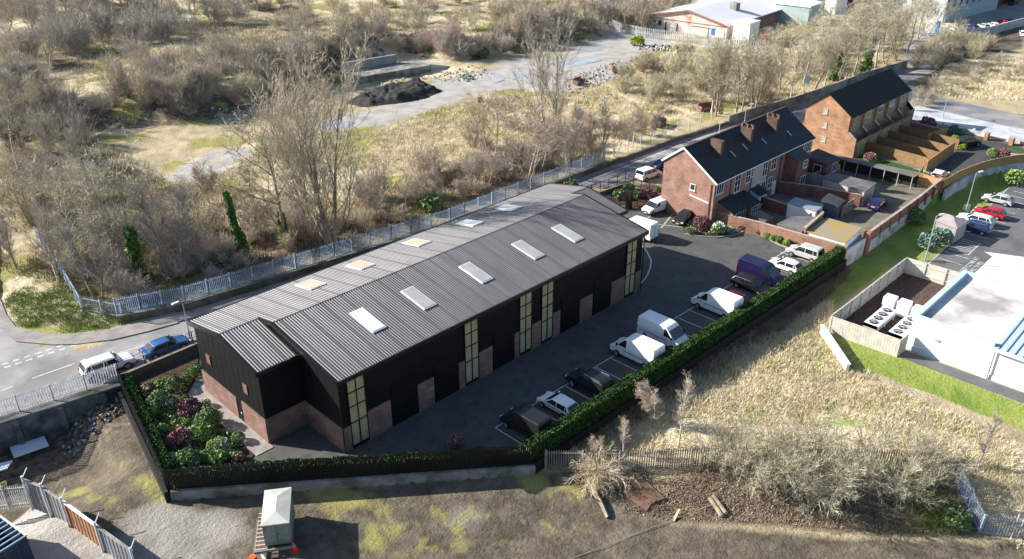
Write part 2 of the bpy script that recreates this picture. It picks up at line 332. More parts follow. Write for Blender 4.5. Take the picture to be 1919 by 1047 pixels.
# ---------------------------------------------------------------- paved sheets
asph = M('asphalt_new', (.076,.077,.073), (.094,.094,.087), .35, 8, .9, .25, 30, c3=(.064,.064,.062), s3=.9, str3=(.55,.62))
road_m = M('asphalt_road', (.25,.245,.24), (.33,.32,.31), .35, 8, .9, .2, 25, c3=(.18,.18,.18), s3=.12)
ret_m = M('asphalt_carpark', (.10,.10,.105), (.14,.14,.14), .4, 8, .9, .2, 25)
pave = M('paving_slabs', (.33,.30,.27), (.25,.22,.20), 1.2, 6, .9, .2, 12)
kerb_m = M('kerb_stone', (.34,.33,.31), (.25,.24,.22), 2, 4, .9)
paint = M('road_paint', (.62,.62,.60), (.42,.42,.40), 3, 5, .8)
conc_m = M('concrete', (.30,.29,.27), (.20,.19,.17), .8, 8, .9, .3, 10, c3=(.10,.11,.08), s3=.35)
soil = M('garden_soil', (.045,.028,.018), (.08,.05,.03), 3, 5, 1, .6, 12)
def sheet_(name, P, z, mat, kind='structure', sub=0):
    a = sum(P[i][0]*P[(i+1)%len(P)][1]-P[(i+1)%len(P)][0]*P[i][1] for i in range(len(P)))
    if a < 0: P = P[::-1]
    b = MB(); b.add([(x, y, z) for x, y in P], [tuple(range(len(P)))]); o = b.build(name, mat)
    me = o.data; import bmesh; bm = bmesh.new(); bm.from_mesh(me); bmesh.ops.triangulate(bm, faces=bm.faces); bm.to_mesh(me); bm.free()
    o['kind'] = kind; return o
sheet_('car_park', [(-8.9,23.5),(-12.2,6.5),(10.1,-11.95),(64.2,-13.0),(63.6,3.9),(61.5,4.2),(62.2,12.3),(60.5,20.6),(54,24.2)], .004, asph)
sheet_('road', [(-95,42),(-20,26.1),(-9,24.1),(54,24.45),(61,24.4),(100,21.5),(121,18.6),(152,16.6),(165,15.4),(175,16),(208,30),(214,36),(207,40),(198,34),(169,20.9),(152,22.9),(136,23.2),(121,24.2),(103,26.0),(88,27.0),(60,27.3),(37,26.9),(20,28.5),(5,29.9),(-.5,30.6),(-6,31.6),(-10.2,34.4),(-13,38.2),(-13.8,43),(-11.5,52),(-7.4,67),(-4.5,78),(0,90),(-22,90),(-30,60),(-40,55),(-95,62)], .004, road_m)
pv = PX([(0,560),(12,590),(30,614),(83,627),(133,627),(217,617),(250,606),(330,585),(334,606),(277,622),(214,637),(144,646),(100,647),(30,641),(-12,605)])
b = MB(); b.prism(pv, 0, .12); struct(b.build('pavement', M('pavement_tarmac', (.30,.28,.26), (.22,.20,.19), .6, 6, .9, .2, 20)))
b = MB(); b.prism([(-.3,30.6),(-.3,32.4),(5,31.5),(20,30.0),(37,28.0),(60,28.3),(74,28.2),(88,27.9),(103,26.7),(103,26.0),(88,27.0),(60,27.3),(37,26.9),(20,28.5),(5,29.9)], 0, .11); struct(b.build('pavement', MATS['pavement_tarmac']))
b = MB(); b.prism([(62.6,22.3),(62.6,24.3),(100,22.3),(128,20.0),(128,17.6),(100,20.4)], 0, .12); struct(b.build('pavement', MATS['pavement_tarmac']))
b = MB(); b.prism([(-20,25.7),(-20,27.1),(-9,25.1),(54,25.3),(61,25.2),(61,24.4),(54,24.0),(-9,23.8)], 0.0, .12); struct(b.build('pavement', MATS['pavement_tarmac']))
b = MB(); b.prism(PX([(0,400),(0,560),(-14,600),(-20,560),(-14,400)]), 0, .1); struct(b.build('pavement', MATS['pavement_tarmac']))
# retail car park and yard
RZ = -1.3
sheet_('retail_car_park', [(71,-20.3),(111,-18.6),(150,-30),(150,-120),(69,-120),(69,-26)], RZ+.03, ret_m)
sheet_('loading_apron', [(66.3,-26.0),(72.5,-25.3),(81.5,-25.25),(82.3,-24.0),(85,-30),(84,-60),(66.3,-60)], RZ+.045, M('apron_concrete', (.62,.60,.56), (.55,.53,.50), .5, 5, .9))
sheet_('yard_floor', [(49.3,-19.1),(69.2,-19.1),(69,-26),(50,-26)], RZ+.03, M('bark_litter', (.06,.035,.03), (.11,.07,.06), 3, 5, 1, .6, 10))
sheet_('footpath', [(49.7,-26.2),(51.4,-26.2),(52.6,-60),(50.4,-60)], RZ+.035, ret_m)
# markings ---------------------------------------------------------
def stripe(p, q, wd=.1, z=.012, name='bay_line', m=None):
    p = Vector((p[0],p[1],0)); q = Vector((q[0],q[1],0)); d = (q-p).normalized(); n = Vector((-d.y,d.x,0))*wd/2
    return [(p+n), (p-n), (q-n), (q+n)]
def marks(name, L_, wd, z):
    b = MB()
    for p, q in L_:
        s = stripe(p, q, wd); b.add([(v.x, v.y, z) for v in s], [(3,2,1,0)])
    return struct(b.build(name, paint))
bx = [11.2+2.27*i for i in range(24)]
skip = {5, 8}
marks('parking_bay_lines', [((x,-6.55),(x,-10.9)) for x in bx[:24]]+[((11.2,-6.55),(63.5,-6.9))], .11, .010)
marks('parking_bay_lines', [((54.6,14.4),(59.0,6.4)),((53.0,13.9),(60.4,16.3)),((55.2,11.0),(61.8,12.6)),((56.6,8.4),(62.0,10.2))], .12, .011)
def arcs(cx, cy, r, a0, a1, n, wd, z, name):
    P = [(cx+r*math.cos(a0+(a1-a0)*i/n), cy+r*math.sin(a0+(a1-a0)*i/n)) for i in range(n+1)]
    return marks(name, list(zip(P, P[1:])), wd, z)
Pc = PX([(1199,459),(1207,464),(1214,474),(1220,487),(1219,500),(1214,514),(1207,524),(1201,531)])
marks('path_edge_line', list(zip(Pc, Pc[1:])), .18, .013)
gw = []
for i in range(9):
    p = g2(8+i*20.5, 689-i*6.6); q = g2(20+i*20.5, 685.5-i*6.6); gw.append((p, q))
    p = g2(4+i*20.5, 683-i*6.6); q = g2(16+i*20.5, 679.5-i*6.6); gw.append((p, q))
marks('give_way_line', gw, .25, .014)
cl = [(g2(0,733), g2(24,724)), (g2(60,709), g2(140,681)), (g2(225,660), g2(278,645))]
cl += [((x,27.2-min(1.4,max(0,x-4)*.05)-max(0,x-70)*.07),(x+4,27.2-min(1.4,max(0,x)*.05)-max(0,x-66)*.07)) for x in range(4, 130, 7)]
marks('centre_line', cl, .15, .015)
marks('edge_line', [((62,24.9),(100,23.0)), ((50,26.75),(96,26.1)), ((50,27.0),(96,26.35))], .1, .013)
rl = []
z = RZ
for k in range(19):
    x = 84.4+2.35*k
    if k in (5,): pass
    if x < 111: rl.append(((x,-20.6+(x-84)*.035),(x+.1,-23.0+(x-84)*.01)))
for x in (73.6, 76.2, 78.6): rl.append(((x,-20.5),(x+.1,-23.3)))
rl += [((71.5,-20.35),(110,-18.8)), ((79.8,-22.9),(84.5,-22.8)), ((79.8,-22.9),(80,-20.4))]
for k in range(6): rl.append(((80.1+k*.75,-20.6),(80.0+k*.55+.9,-22.85)))
marks('parking_bay_lines', rl, .12, RZ+.04)
# lettering on the tarmac
def text_obj(name, s, size, loc, rot, mat, ext=.002, parent=None, align='CENTER'):
    cu = bpy.data.curves.new(name, 'FONT'); cu.body = s; cu.size = size; cu.extrude = ext; cu.align_x = align; cu.resolution_u = 2
    o = bpy.data.objects.new(name, cu); C.objects.link(o); dg = bpy.context.evaluated_depsgraph_get(); me = bpy.data.meshes.new_from_object(o.evaluated_get(dg))
    bpy.data.objects.remove(o); me.materials.clear(); me.materials.append(mat); o = bpy.data.objects.new(name, me); C.objects.link(o)
    o.location = loc; o.rotation_euler = rot
    if parent: o.parent = parent
    return o
for s, yy in (('KEEP CLEAR AT', -24.3), ('ALL TIMES', -25.12)):
    struct(text_obj('road_lettering', s, .82, (77.0, yy, RZ+.05), (0,0,math.radians(0)), paint))
# beds ---------------------------------------------------------------
b = MB(); b.prism([(-8.6,23.0),(-11.9,6.9),(-7.6,3.5),(-5.7,5.2),(-5.7,17.4),(-3,20.3),(-1.6,23.0)], 0, .10); struct(b.build('planting_bed', soil))
b = MB(); b.prism([(-5.55,4.9),(-3.93,4.9),(-3.93,16.9),(-1,19.2),(0,20.3),(-2.6,20.3),(-5.55,17.2)], 0, .06); struct(b.build('paved_path', pave))
BED2 = PX([(1395,432),(1372,440),(1340,444),(1310,441),(1283,437),(1280,430),(1300,400),(1262,390),(1250,380),(1262,372),(1335,386),(1400,418),(1480,443),(1575,470),(1590,478),(1545,480),(1460,458),(1430,442)])
b = MB(); b.prism(BED2, 0, .12); struct(b.build('planting_bed', soil))
K = PX([(1283,439),(1310,443),(1340,446),(1372,442),(1395,434),(1432,444),(1462,460),(1480,466)])
b = MB()
for p, q in zip(K, K[1:]): b.bar((*p,.07), (*q,.07), .16, .16)
struct(b.build('kerb', kerb_m))
b = MB(); b.prism([(55.5,19.9),(58.2,21.6),(65.2,21.0),(64.0,13.4),(60.2,14.6),(60,16.8)], 0, .1); struct(b.build('planting_bed', soil))
# front kerb under the railing
b = MB(); b.bar((-12.55,6.15,-.55), (10.15,-12.35,-.55), .35, .9); pass
tag(b.build('retaining_kerb', conc_m), 'low grey concrete retaining kerb under the front railings', 'retaining wall')
dkk = M('dark_retaining_edge', (.008,.008,.008), (.014,.013,.012), 2, 4, .8)
b = MB(); b.bar((10.1,-12.3,-.6), (64.7,-13.45,-.6), .25, 1.5); tag(b.build('retaining_edge', dkk), 'retaining edge under the long side hedge, coloured dark for the shade there', 'retaining wall')  # near-black colour stands in for the shade at the hedge foot
b = MB(); b.bar((-12.9,6.0,-.7),(-9.57,23.4,-.9),.3,1.5); tag(b.build('retaining_edge', dkk), 'dark boarded retaining edge left of the shrub garden', 'retaining wall')

struct(sheet_('cobbled_lane', [(129.3,3.5),(129.6,-9),(129.8,-30),(139,-30),(138,-9),(139.5,4),(142,18),(134,20)], .02, M('pale_cobbles', (.50,.52,.54), (.36,.37,.39), .35, 6, .85, .3, 6)))
struct(sheet_('back_road', [(139.6,4),(138.1,-9),(139,-30),(150,-30),(147,-9),(149,6),(156,17),(143,19)], .016, M('shadow_toned_road', (.17,.18,.20), (.30,.28,.26), .2, 6, .6)))  # road coloured darker to stand for the shadow lying on it
pm = M('puddle_water', (.34,.37,.40), (.44,.45,.46), .3, 3, .15, spec=.8)
for P in ([(1040,118),(1075,108),(1110,106),(1130,112),(1090,122),(1060,128)],[(950,140),(975,130),(1000,128),(990,140),(960,150)],[(920,146),(940,140),(946,150),(925,156)],[(1080,92),(1120,84),(1150,86),(1110,97)],[(612,232),(640,226),(668,230),(640,240),(618,243)]): struct(sheet_('puddle', PX(P), .05, pm))
# ================================================================ INDUSTRIAL UNIT
clad = M('black_cladding', (.0045,.005,.006), (.006,.0065,.0075), 1, 3, .6, spec=.2)
trim = M('black_trim', (.008,.008,.009), rough=.4, spec=.4)
roof_m = M('ribbed_roof_sheet', (.102,.098,.108), (.128,.122,.125), .6, 7, .5, metal=.1, spec=.4, scl=(1.6,.25,1), c3=(.09,.087,.094), s3=.5)
brick_u = MBrick('brick_brown', (.27,.155,.12), (.20,.11,.085), (.15,.11,.095), .75, .25, .035)
pane_m = M('tinted_pane', (.42,.36,.22), (.36,.30,.18), .5, 2, .25, spec=.5)
frame_k = M('black_frame', (.01,.01,.01), rough=.4)
sky_w = M('skylight_pane', (.44,.44,.43), (.38,.38,.37), .8, 4, .35, coord='P')
sky_c = M('skylight_pane_warm', (.50,.42,.31), (.44,.36,.27), 1, 4, .35)
alu = M('white_metal_frame', (.72,.72,.70), rough=.4)
U = thing('industrial_unit', 'long black clad industrial unit with brick base panels and ribbed grey twin slope roof', 'industrial building', (20,8.4,0))
LB, WB, HE, HR, YR = 40.6, 16.8, 7.35, 8.95, 9.0
I1, S1, I2, S2 = 5.7, 3.9, 5.2, 3.0
def rz_(y): return HE+(HR-HE)*(y/YR) if y < YR else HR-(HR-HE-.05)*((y-YR)/(WB-YR))
hb = rz_(WB)
slp = (HR-hb)/(WB-YR)
def hs(i): return (i+WB)/2, hb+slp*(WB-i)/2
b = MB()
b.ext([(0,0),(WB,0),(WB,hb),(YR,HR),(0,HE)], 'x', 0, LB)
y1, z1 = hs(I1); b.ext([(I1,0),(WB-.003,0),(WB-.003,hb-.01),(y1,z1),(I1,hb)], 'x', -S1, 0)
y2, z2 = hs(I2); b.ext([(I2,0),(WB-.003,0),(WB-.003,hb-.01),(y2,z2),(I2,hb)], 'x', LB, LB+S2)
# vertical seams of the cladding
for x in np.arange(.6, LB, 1.0): b.box(x-.012, -.012, .1, x+.012, -.001, HE-.2, 1)
for y in np.arange(1, I1, 1.0): b.box(-.012, y-.012, 2.9, 0, y+.02, rz_(y)-.1)
for y in np.arange(I1+.6, WB, 1.0): b.box(-S1-.012, y-.012, 2.4, -S1, y+.02, hb-.1)
b.build('wall', [clad, M('seam_black', (.007,.0075,.009), rough=.6)], U)
# ribbed roofs: a trapezoid profile swept up each slope
def rib_slope(x0, x1, ya, za, yb, zb, th=.10, pitch=.26):
    P = []; x = x0; k = 0
    while x < x1-1e-3:
        for dx, h in ((0,0),(.07,.045),(.17,.045),(.24,0)):
            if x+dx*pitch/.333 <= x1: P.append((x+dx*pitch/.333, h))
        x += pitch
    P.append((x1, 0)); n = len(P); d = Vector((0,yb-ya,zb-za)).normalized(); nr = Vector((0,-d.z,d.y)); 
    if nr.z < 0: nr = -nr
    V = []
    for (yy, zz) in ((ya,za),(yb,zb)):
        for (x, h) in P: q = Vector((x,yy,zz))+nr*(h+th); V.append(tuple(q))
    lo = [(x0,ya,za),(x1,ya,za),(x0,yb,zb),(x1,yb,zb)]
    Fs = [(i,i+1,n+i+1,n+i) if yb > ya else (i,n+i,n+i+1,i+1) for i in range(n-1)]
    return V, Fs
def roof(name, x0, x1, L_):
    b = MB()
    for (ya,za,yb,zb) in L_:
        V, Fs = rib_slope(x0, x1, ya, za, yb, zb); o9 = len(b.v); b.add(V, Fs); n9 = len(Fs); b.m[-n9:] = [1 if (i//4) % 8 == 3 and i % 4 != 1 else 0 for i in range(n9)]
    return b.build(name, [roof_m, M('roof_sheet_lap', (.07,.07,.078), rough=.6)], U)
o_ = .33
zf = HE-(HR-HE)/YR*o_
zbk = hb-slp*o_
roof('roof', -o_, LB+o_, [(-o_,zf,YR,HR),(WB+o_,zbk,YR,HR)])
roof('roof', -S1-o_, -o_, [(I1-o_,hb-slp*o_,y1,z1),(WB+o_,zbk,y1,z1)])
roof('roof', LB+o_, LB+S2+o_, [(I2-o_,hb-slp*o_,y2,z2),(WB+o_,zbk,y2,z2)])
b = MB()
def fas(p, q, h=.34, w=.14): b.bar(p, q, w, h)
def verge(x, pts):
    for p, q in zip(pts, pts[1:]): fas((x,p[0],p[1]+.0), (x,q[0],q[1]+.0), .42)
verge(-o_, [(-o_-.06,zf),(YR,HR),(y1+ (0), HR-slp*(y1-YR))]) ; verge(LB+o_, [(-o_-.06,zf),(YR,HR),(y2,HR-slp*(y2-YR))])
fas((-o_-.07,-o_-.08,zf-.03),(LB+o_+.07,-o_-.08,zf-.03),.38,.16)
fas((-S1-o_,WB+o_+.08,zbk-.03),(LB+S2+o_,WB+o_+.08,zbk-.03),.38)
verge(-S1-o_, [(I1-o_-.06,hb-slp*o_),(y1,z1),(WB+o_,zbk)]); fas((-S1-o_-.07,I1-o_-.08,zbk-.03),(-.1,I1-o_-.08,zbk-.03),.38,.16)
verge(LB+S2+o_, [(I2-o_-.06,hb-slp*o_),(y2,z2),(WB+o_,zbk)]); fas((LB+.1,I2-o_-.08,zbk-.03),(LB+S2+o_+.07,I2-o_-.08,zbk-.03),.38,.16)
b.build('fascia', trim, U)
b = MB(); b.bar((-o_,YR,HR+.12),(LB+o_,YR,HR+.12),.12,.04); b.bar((-S1-o_,y1,z1+.12),(-o_,y1,z1+.12),.12,.04); b.bar((LB+o_,y2,z2+.12),(LB+S2+o_,y2,z2+.12),.12,.04)
b.build('ridge_cap', roof_m, U)
# brick panels on the front (x ranges from the photo)
def bp(x0, x1, z1=2.95): MB().box(x0, -.09, 0, x1, .0, z1).build('brick_panel', brick_u, U)
bp(.0,.68,2.5); bp(2.45,4.9); bp(7.95,9.8); bp(12.85,13.6); bp(15.35,17.15); bp(20.2,20.85); bp(22.6,24.0); bp(25.75,26.9); bp(30.05,32.1,2.85); bp(35.3,37.7); bp(39.5,LB+.09,2.6)
b = MB(); b.box(-.09,-.09,0,0,I1,2.5); b.build('brick_panel', brick_u, U); b = MB(); b.box(LB, 0, 0, LB+.09, I2, 2.5); b.build('brick_panel', brick_u, U); b = MB()
b.box(-S1-.09,I1-.09,0,-.09,I1,2.5)
b.box(-S1-.09,I1,0,-S1,9.55,2.5); b.box(-S1-.09,10.55,0,-S1,WB+.05,2.3)
b.build('brick_panel', brick_u, U)
# tall windows
def tall(x0, x1, z0=.3, z1=6.95):
    g = MB(); rows = [z0, z0+2.35, z0+3.95, z0+5.35, z1]; xm = (x0+x1)/2
    f = MB(); f.box(x0, -.14, z0, x0+.07, -.0, z1); f.box(x1-.07, -.14, z0, x1, 0, z1)
    for z in rows: f.box(x0+.07, -.138, z-.04, x1-.07, 0, z+.04)
    f.box(xm-.05, -.142, z0+.04, xm+.05, -.001, rows[1]-.04)
    for r in range(1, 4): f.box(xm-.035, -.14, rows[r]+.04, xm+.035, 0, rows[r+1]-.04)
    w_ = f.build('window', frame_k, U); w_['label'] = 'tall two column window with black frame and warm tinted panes'
    g = MB(); g.box(x0+.07, -.07, z0+.04, x1-.07, -.004, z1-.04); g.build('pane', pane_m, w_)
for x0, x1 in ((.68,2.45),(13.6,15.35),(20.85,22.6),(24.0,25.75),(37.7,39.5)): tall(x0, x1)
# roller doors, gable windows and door
for x0, x1 in ((5.0,7.9),(9.9,12.7),(17.3,20.1),(27.1,29.9),(32.3,35.2)):
    f = MB(); f.box(x0, -.05, .02, x1, -.0, 4.2)
    for z in np.arange(.3, 4.1, .3): f.box(x0+.05, -.066, z, x1-.05, -.05, z+.22)
    f.build('roller_door', M('door_black', (.0035,.004,.005), rough=.55), U)
for y, z in ((14.9,4.3),(8.4,4.3)):
    f = MB(); f.box(-S1-.05, y-.42, z-.55, -S1, y+.42, z+.55); w_ = f.build('window', frame_k, U)
    f = MB(); f.box(-S1-.065, y-.35, z-.48, -S1-.01, y+.35, z+.48); f.build('pane', M('window_pane_brown', (.20,.12,.09), rough=.3), w_)
f = MB(); f.box(-S1-.04, 9.58, 0, -S1, 10.52, 2.3); f.build('door', MATS['door_black'], U); 
f = MB(); f.cyl((-S1-.12,9.75,1.05),(-S1-.12,9.95,1.05),.02); f.bar((-S1-.12,9.85,1.05),(-S1-.03,9.85,1.05),.02); f.build('door_handle', alu, U)
# skylights: positions on both slopes (centre x, y)
def on_slope(u, v, back):
    lo = np.array([0.,1.]); z = 8.
    for _ in range(20):
        p = G(u, v, z); z = .4*z+.6*(rz_(min(max(p[1],0),WB))+.15)
    return p
def skyl(u, v, back, L=2.9, W=1.25, warm=False):
    p = on_slope(u, v, back); sl_ = math.atan2((HR-HE), YR) if not back else -math.atan2(slp, 1)
    f = MB(); f.cbox(0,0,.03, W+.14, L+.14, .14); f.cbox(0,0,0,W,L,.1)
    m = bpy.data.meshes.new('skylight')
    o = f.build('skylight', alu, None); o.parent = U; o.location = Vector(p)-U.location+Vector((0,0,-.02)); o.rotation_euler[0] = sl_
    g = MB(); g.cbox(0,0,.06,W-.08,L-.08,.1); q = g.build('pane', sky_c if warm else (alu if u in (689, 953.5, 880.5) else sky_w), None); q.parent = o; q.location.z = .02
for u, v, bk, wm in ((689,600,0,0),(784,558.5,0,0),(891.5,511,0,0),(989,468,0,0),(1063,437,0,0),(582,533.5,1,1),(675.5,497,1,1),(781,454.5,1,1),(880.5,418,1,0),(953.5,389.5,1,0)): skyl(u, v, bk, L=3.3 if not bk else 2.8, W=1.35 if not bk else 1.6, warm=wm)
for x, y in ((-.12,-.12),(LB+.15,-.12)): f = MB(); f.cyl((x,y,.05),(x,y,HE-.3),.06); f.build('downpipe', trim, U)
# ================================================================ RAILINGS AND HEDGES
def leafmat(name, c1, c2, rnd=.12, s=1.3): return M(name, c1, c2, s, 3, .7, spec=.2, rnd=rnd, lo=.35, hi=.65)
hedge_m = leafmat('hedge_leaf', (.022,.055,.013), (.055,.11,.025), 0, 2.5)
def leaf_cloud(n, sampler, size, seed=0, jit=.6):
    r = np.random.default_rng(seed); P = sampler(r, n); n = len(P)
    a = r.normal(size=(n,3)); a /= np.linalg.norm(a, axis=1)[:,None]; b_ = r.normal(size=(n,3)); b_ -= (b_*a).sum(1)[:,None]*a; b_ /= np.linalg.norm(b_, axis=1)[:,None]
    s = size*(1+jit*(r.random(n)-.5))[:,None]; V = np.stack([P-a*s-b_*s*.5, P+a*s-b_*s*.5, P+a*s*.7+b_*s*.6, P-a*s*.7+b_*s*.6], 1).reshape(-1,3)
    return V, np.arange(4*n).reshape(n,4)
def hedge(name, label, p, q, w_, z0, z1, n, seed, lf=.11):
    p = np.array(p, float); q = np.array(q, float); L = np.linalg.norm(q-p); d = (q-p)/L; nn = np.array([-d[1], d[0]])
    def smp(r, n):
        u = r.random(n)*L; f = r.random(n); s = r.random(n)*2-1; h = r.random(n)
        top = f < .45; off = np.where(top, s*w_/2, np.sign(s)*w_/2*(1-.12*r.random(n))); hz = np.where(top, z1-.12*r.random(n), z0+(z1-z0)*h)
        bmp = .10*(vnoise(u*1.3, hz*1.5, seed)-.4)+.16*(vnoise(u*.45, hz*.2, seed+3)-.5); off = off*(1+bmp*2); hz = hz+np.where(top, bmp*1.5, 0)
        return np.stack([p[0]+d[0]*u+nn[0]*off, p[1]+d[1]*u+nn[1]*off, hz], 1)
    V, F_ = leaf_cloud(n, smp, lf, seed)
    c = nn*(w_/2-.12); bx_ = [(p+c),(q+c),(q-c),(p-c)]; m = len(V)
    core = np.array([(x,y,z) for z in (z0,z1-.12) for x,y in bx_]); CF = np.array([(0,1,2,3),(7,6,5,4),(0,4,5,1),(1,5,6,2),(2,6,7,3),(3,7,4,0)])+m
    me = fastmesh(name, np.concatenate([V,core]), np.concatenate([F_,CF]), hedge_m); o = link(name, me); tag(o, label, 'hedge'); return o
hedge('hedge', 'long clipped green hedge along the back of the car park bays', (10.0,-11.6), (64.2,-12.85), .95, -.1, 1.75, 60000, 1)
hedge('hedge', 'clipped green hedge behind the black front railings', (-11.9,6.6), (9.9,-11.3), .9, 0, 1.15, 26000, 2)
hedge('hedge', 'narrow clipped hedge on the left edge of the shrub garden', (-8.75,22.9), (-12.0,7.2), .8, 0, 1.3, 16000, 3)
rail_m = M('black_railing', (.012,.012,.014), rough=.45)
def railing(name, label, p, q, z0, z1, step=.13, post=2.75, th=.035, mat=rail_m, rails=(.12,.55,.92), cat='fence', group=None, mb=None, pale=False, wd=.035, zq=None):
    t = thing(name, label, cat, (*((np.array(p)+np.array(q))/2), z0), 0, group); b = MB(); p = np.array(p, float); q = np.array(q, float); L = np.linalg.norm(q-p); d = (q-p)/L; a = math.atan2(d[1], d[0])
    dz = (zq-z0) if zq is not None else 0
    for k in range(int(L/step)):
        x = p+d*(k+.5)*step; zz = z0+dz*(k*step/L); b.cbox(x[0], x[1], zz+.05, wd, th, z1-z0-.05+(.0 if not pale else 0), a, base=True)
        if pale: b.add([(x[0]-d[0]*wd/2, x[1]-d[1]*wd/2, zz+z1-z0), (x[0]+d[0]*wd/2, x[1]+d[1]*wd/2, zz+z1-z0), (x[0], x[1], zz+z1-z0+.14)], [(0,1,2)])
    b.build('pales' if pale else 'bars', mat, t)
    off = np.array([-d[1],d[0]])*.05
    b = MB()
    for r in rails: z = z0+(z1-z0)*r; b.bar((p[0]+off[0],p[1]+off[1],z),(q[0]+off[0],q[1]+off[1],z+dz),.05)
    b.build('rails', mat, t)
    for k in range(int(L/post)+1):
        x = p+d*min(k*post, L)+off*1.6; zz = z0+dz*(k*post/L); g = MB(); g.cbox(x[0], x[1], zz-.2, .09, .09, z1-z0+.25, a, base=True); g.build('post', mat, t)
    return t
railing('railings', 'black vertical bar railings along the front of the site before the hedge', (-12.6,6.35), (10.15,-12.25), -.45, 1.95, .17, wd=.095)
railing('railings', 'black railings beside the narrow hedge of the shrub garden, left end of the site', (-9.25,23.6), (-12.6,6.5), -.3, 1.7, .17, wd=.07)
def meshfence(name, label, P, z0, z1, post=2.5):
    t = thing(name, label, 'fence', (*P[0], z0)); b = MB(); mat = rail_m
    for p, q in zip(P, P[1:]):
        p = np.array(p, float); q = np.array(q, float); L = np.linalg.norm(q-p); d = (q-p)/L
        for z in (z0+.06, (z0+z1)/2, z1-.04): b.bar((*p,z),(*q,z),.03)
        for k in range(int(L/.12)): x = p+d*k*.12; b.bar((*x,z0),(*x,z1),.009)
        n = max(1, round(L/post))
        for k in range(n+1): x = p+d*L*k/n; g = MB(); g.cbox(x[0],x[1],z0,.07,.07,z1-z0+.05,base=True); g.build('post', mat, t)
    b.build('mesh_panel', mat, t); return t
meshfence('mesh_fence', 'black wire mesh fence on the low brick wall between shrub garden and road', [(-9.0,23.7),(6,24.15),(40,24.3)], .9, 2.3)
brick_r = MBrick('brick_red', (.33,.135,.085), (.25,.10,.065), (.22,.16,.13), .45, .15, .02)
brick_t = MBrick('brick_tan_wall', (.36,.19,.12), (.28,.14,.09), (.22,.17,.14), .45, .15, .02)
cope = M('coping_stone', (.42,.36,.30), (.30,.25,.20), 2, 4, .9)
def wall(name, label, P, z0, z1, th, mat, cp=True, cpm=None, parent=None):
    t = thing(name, label, 'wall', (*P[0], z0)); b = MB(); c = MB()
    for i, (p, q) in enumerate(zip(P, P[1:])):
        p = np.array(p, float); q = np.array(q, float); L = np.linalg.norm(q-p); a = math.atan2(*(q-p)[::-1]); m = (p+q)/2
        b.cbox(m[0], m[1], z0, L+th*.9-i*.006, th-i*.004, z1-z0+i*.003, a, base=True)
        if cp: c.cbox(m[0], m[1], z1+i*.003+.003, L+th, th+.07, .06, a, base=True)
    b.build('brickwork', mat, t)
    if cp: c.build('coping', cpm or cope, t)
    return t
wall('brick_wall', 'low dark brick wall under the mesh fence at the back of the shrub garden', [(-8.9,23.6),(6,24.0),(54,24.2)], 0, .85, .22, brick_u)
meshfence('mesh_fence', 'pale framed mesh fence around the planted corner beside the end terrace', [(55.0,20.4),(58.4,22.0),(65.4,21.3),(64.2,13.2)], .5, 2.0, 1.6)
wall('brick_wall', 'low brick wall around the planted corner beside the sliding gate', [(55.0,20.2),(58.3,21.8),(65.2,21.1),(64.1,13.4)], 0, .55, .2, brick_u)
g_ = thing('sliding_gate', 'black sliding gate frame with a thick gatepost behind the small white van', 'gate', (57.5,16,0))
b = MB(); b.cbox(58.9,15.6,0,.55,.7,2.6,base=True); b.build('gatepost', rail_m, g_)
b = MB()
for p, q in (((56.2,18.2),(58.9,15.6)),((58.9,15.6),(62.2,13.6))):
    for z in (.15,2.1): b.bar((*p,z),(*q,z),.08)
    for k in range(4): x = np.array(p)+(np.array(q)-p)*(k/3); b.bar((*x,.1),(*x,2.1),.07)
    for k in range(24): x = np.array(p)+(np.array(q)-p)*(k/24); b.bar((*x,.1),(*x,2.1),.018)
b.build('gate_frame', rail_m, g_)
for (x, y), l in (((63.4,10.6),'short black marker post nearest the small white van'),((63.9,8.6),'short black marker post behind the parked black car')):
    t = thing('bollard', l, 'bollard', (x,y,0)); b = MB(); b.cyl((x,y,0),(x,y,1.3),.16,n=16); b.build('post', rail_m, t); b = MB(); b.cyl((x,y,1.3),(x,y,1.42),.18,.1,n=16); b.build('cap', rail_m, t)
# ================================================================ OLD TERRACE
brick_o = MBrick('brick_weathered', (.34,.175,.13), (.25,.125,.095), (.24,.19,.16), .45, .16, .02)
brick_s = MBrick('brick_dark_red', (.24,.09,.065), (.18,.07,.05), (.15,.11,.1), .45, .16, .02)
slate = M('slate_roof', (.010,.012,.017), (.018,.021,.027), 1.5, 5, .6, .3, 6, spec=.35)
felt = M('felt_roof', (.16,.155,.155), (.10,.10,.10), .6, 6, .9, .2, 10)
felt_d = M('felt_roof_dark', (.045,.048,.055), (.07,.07,.075), .8, 5, .8)
render_g = M('grey_render', (.42,.38,.35), (.35,.31,.29), 1, 4, .9)
upvc = M('white_frame', (.75,.76,.77), rough=.4, spec=.4)
glass_d = M('dark_glass', (.03,.035,.045), rough=.08, spec=.8)
lead = M('lead_flashing', (.30,.31,.33), rough=.5)
terra = M('terracotta_pot', (.30,.15,.09), (.20,.11,.07), 3, 3, .8)
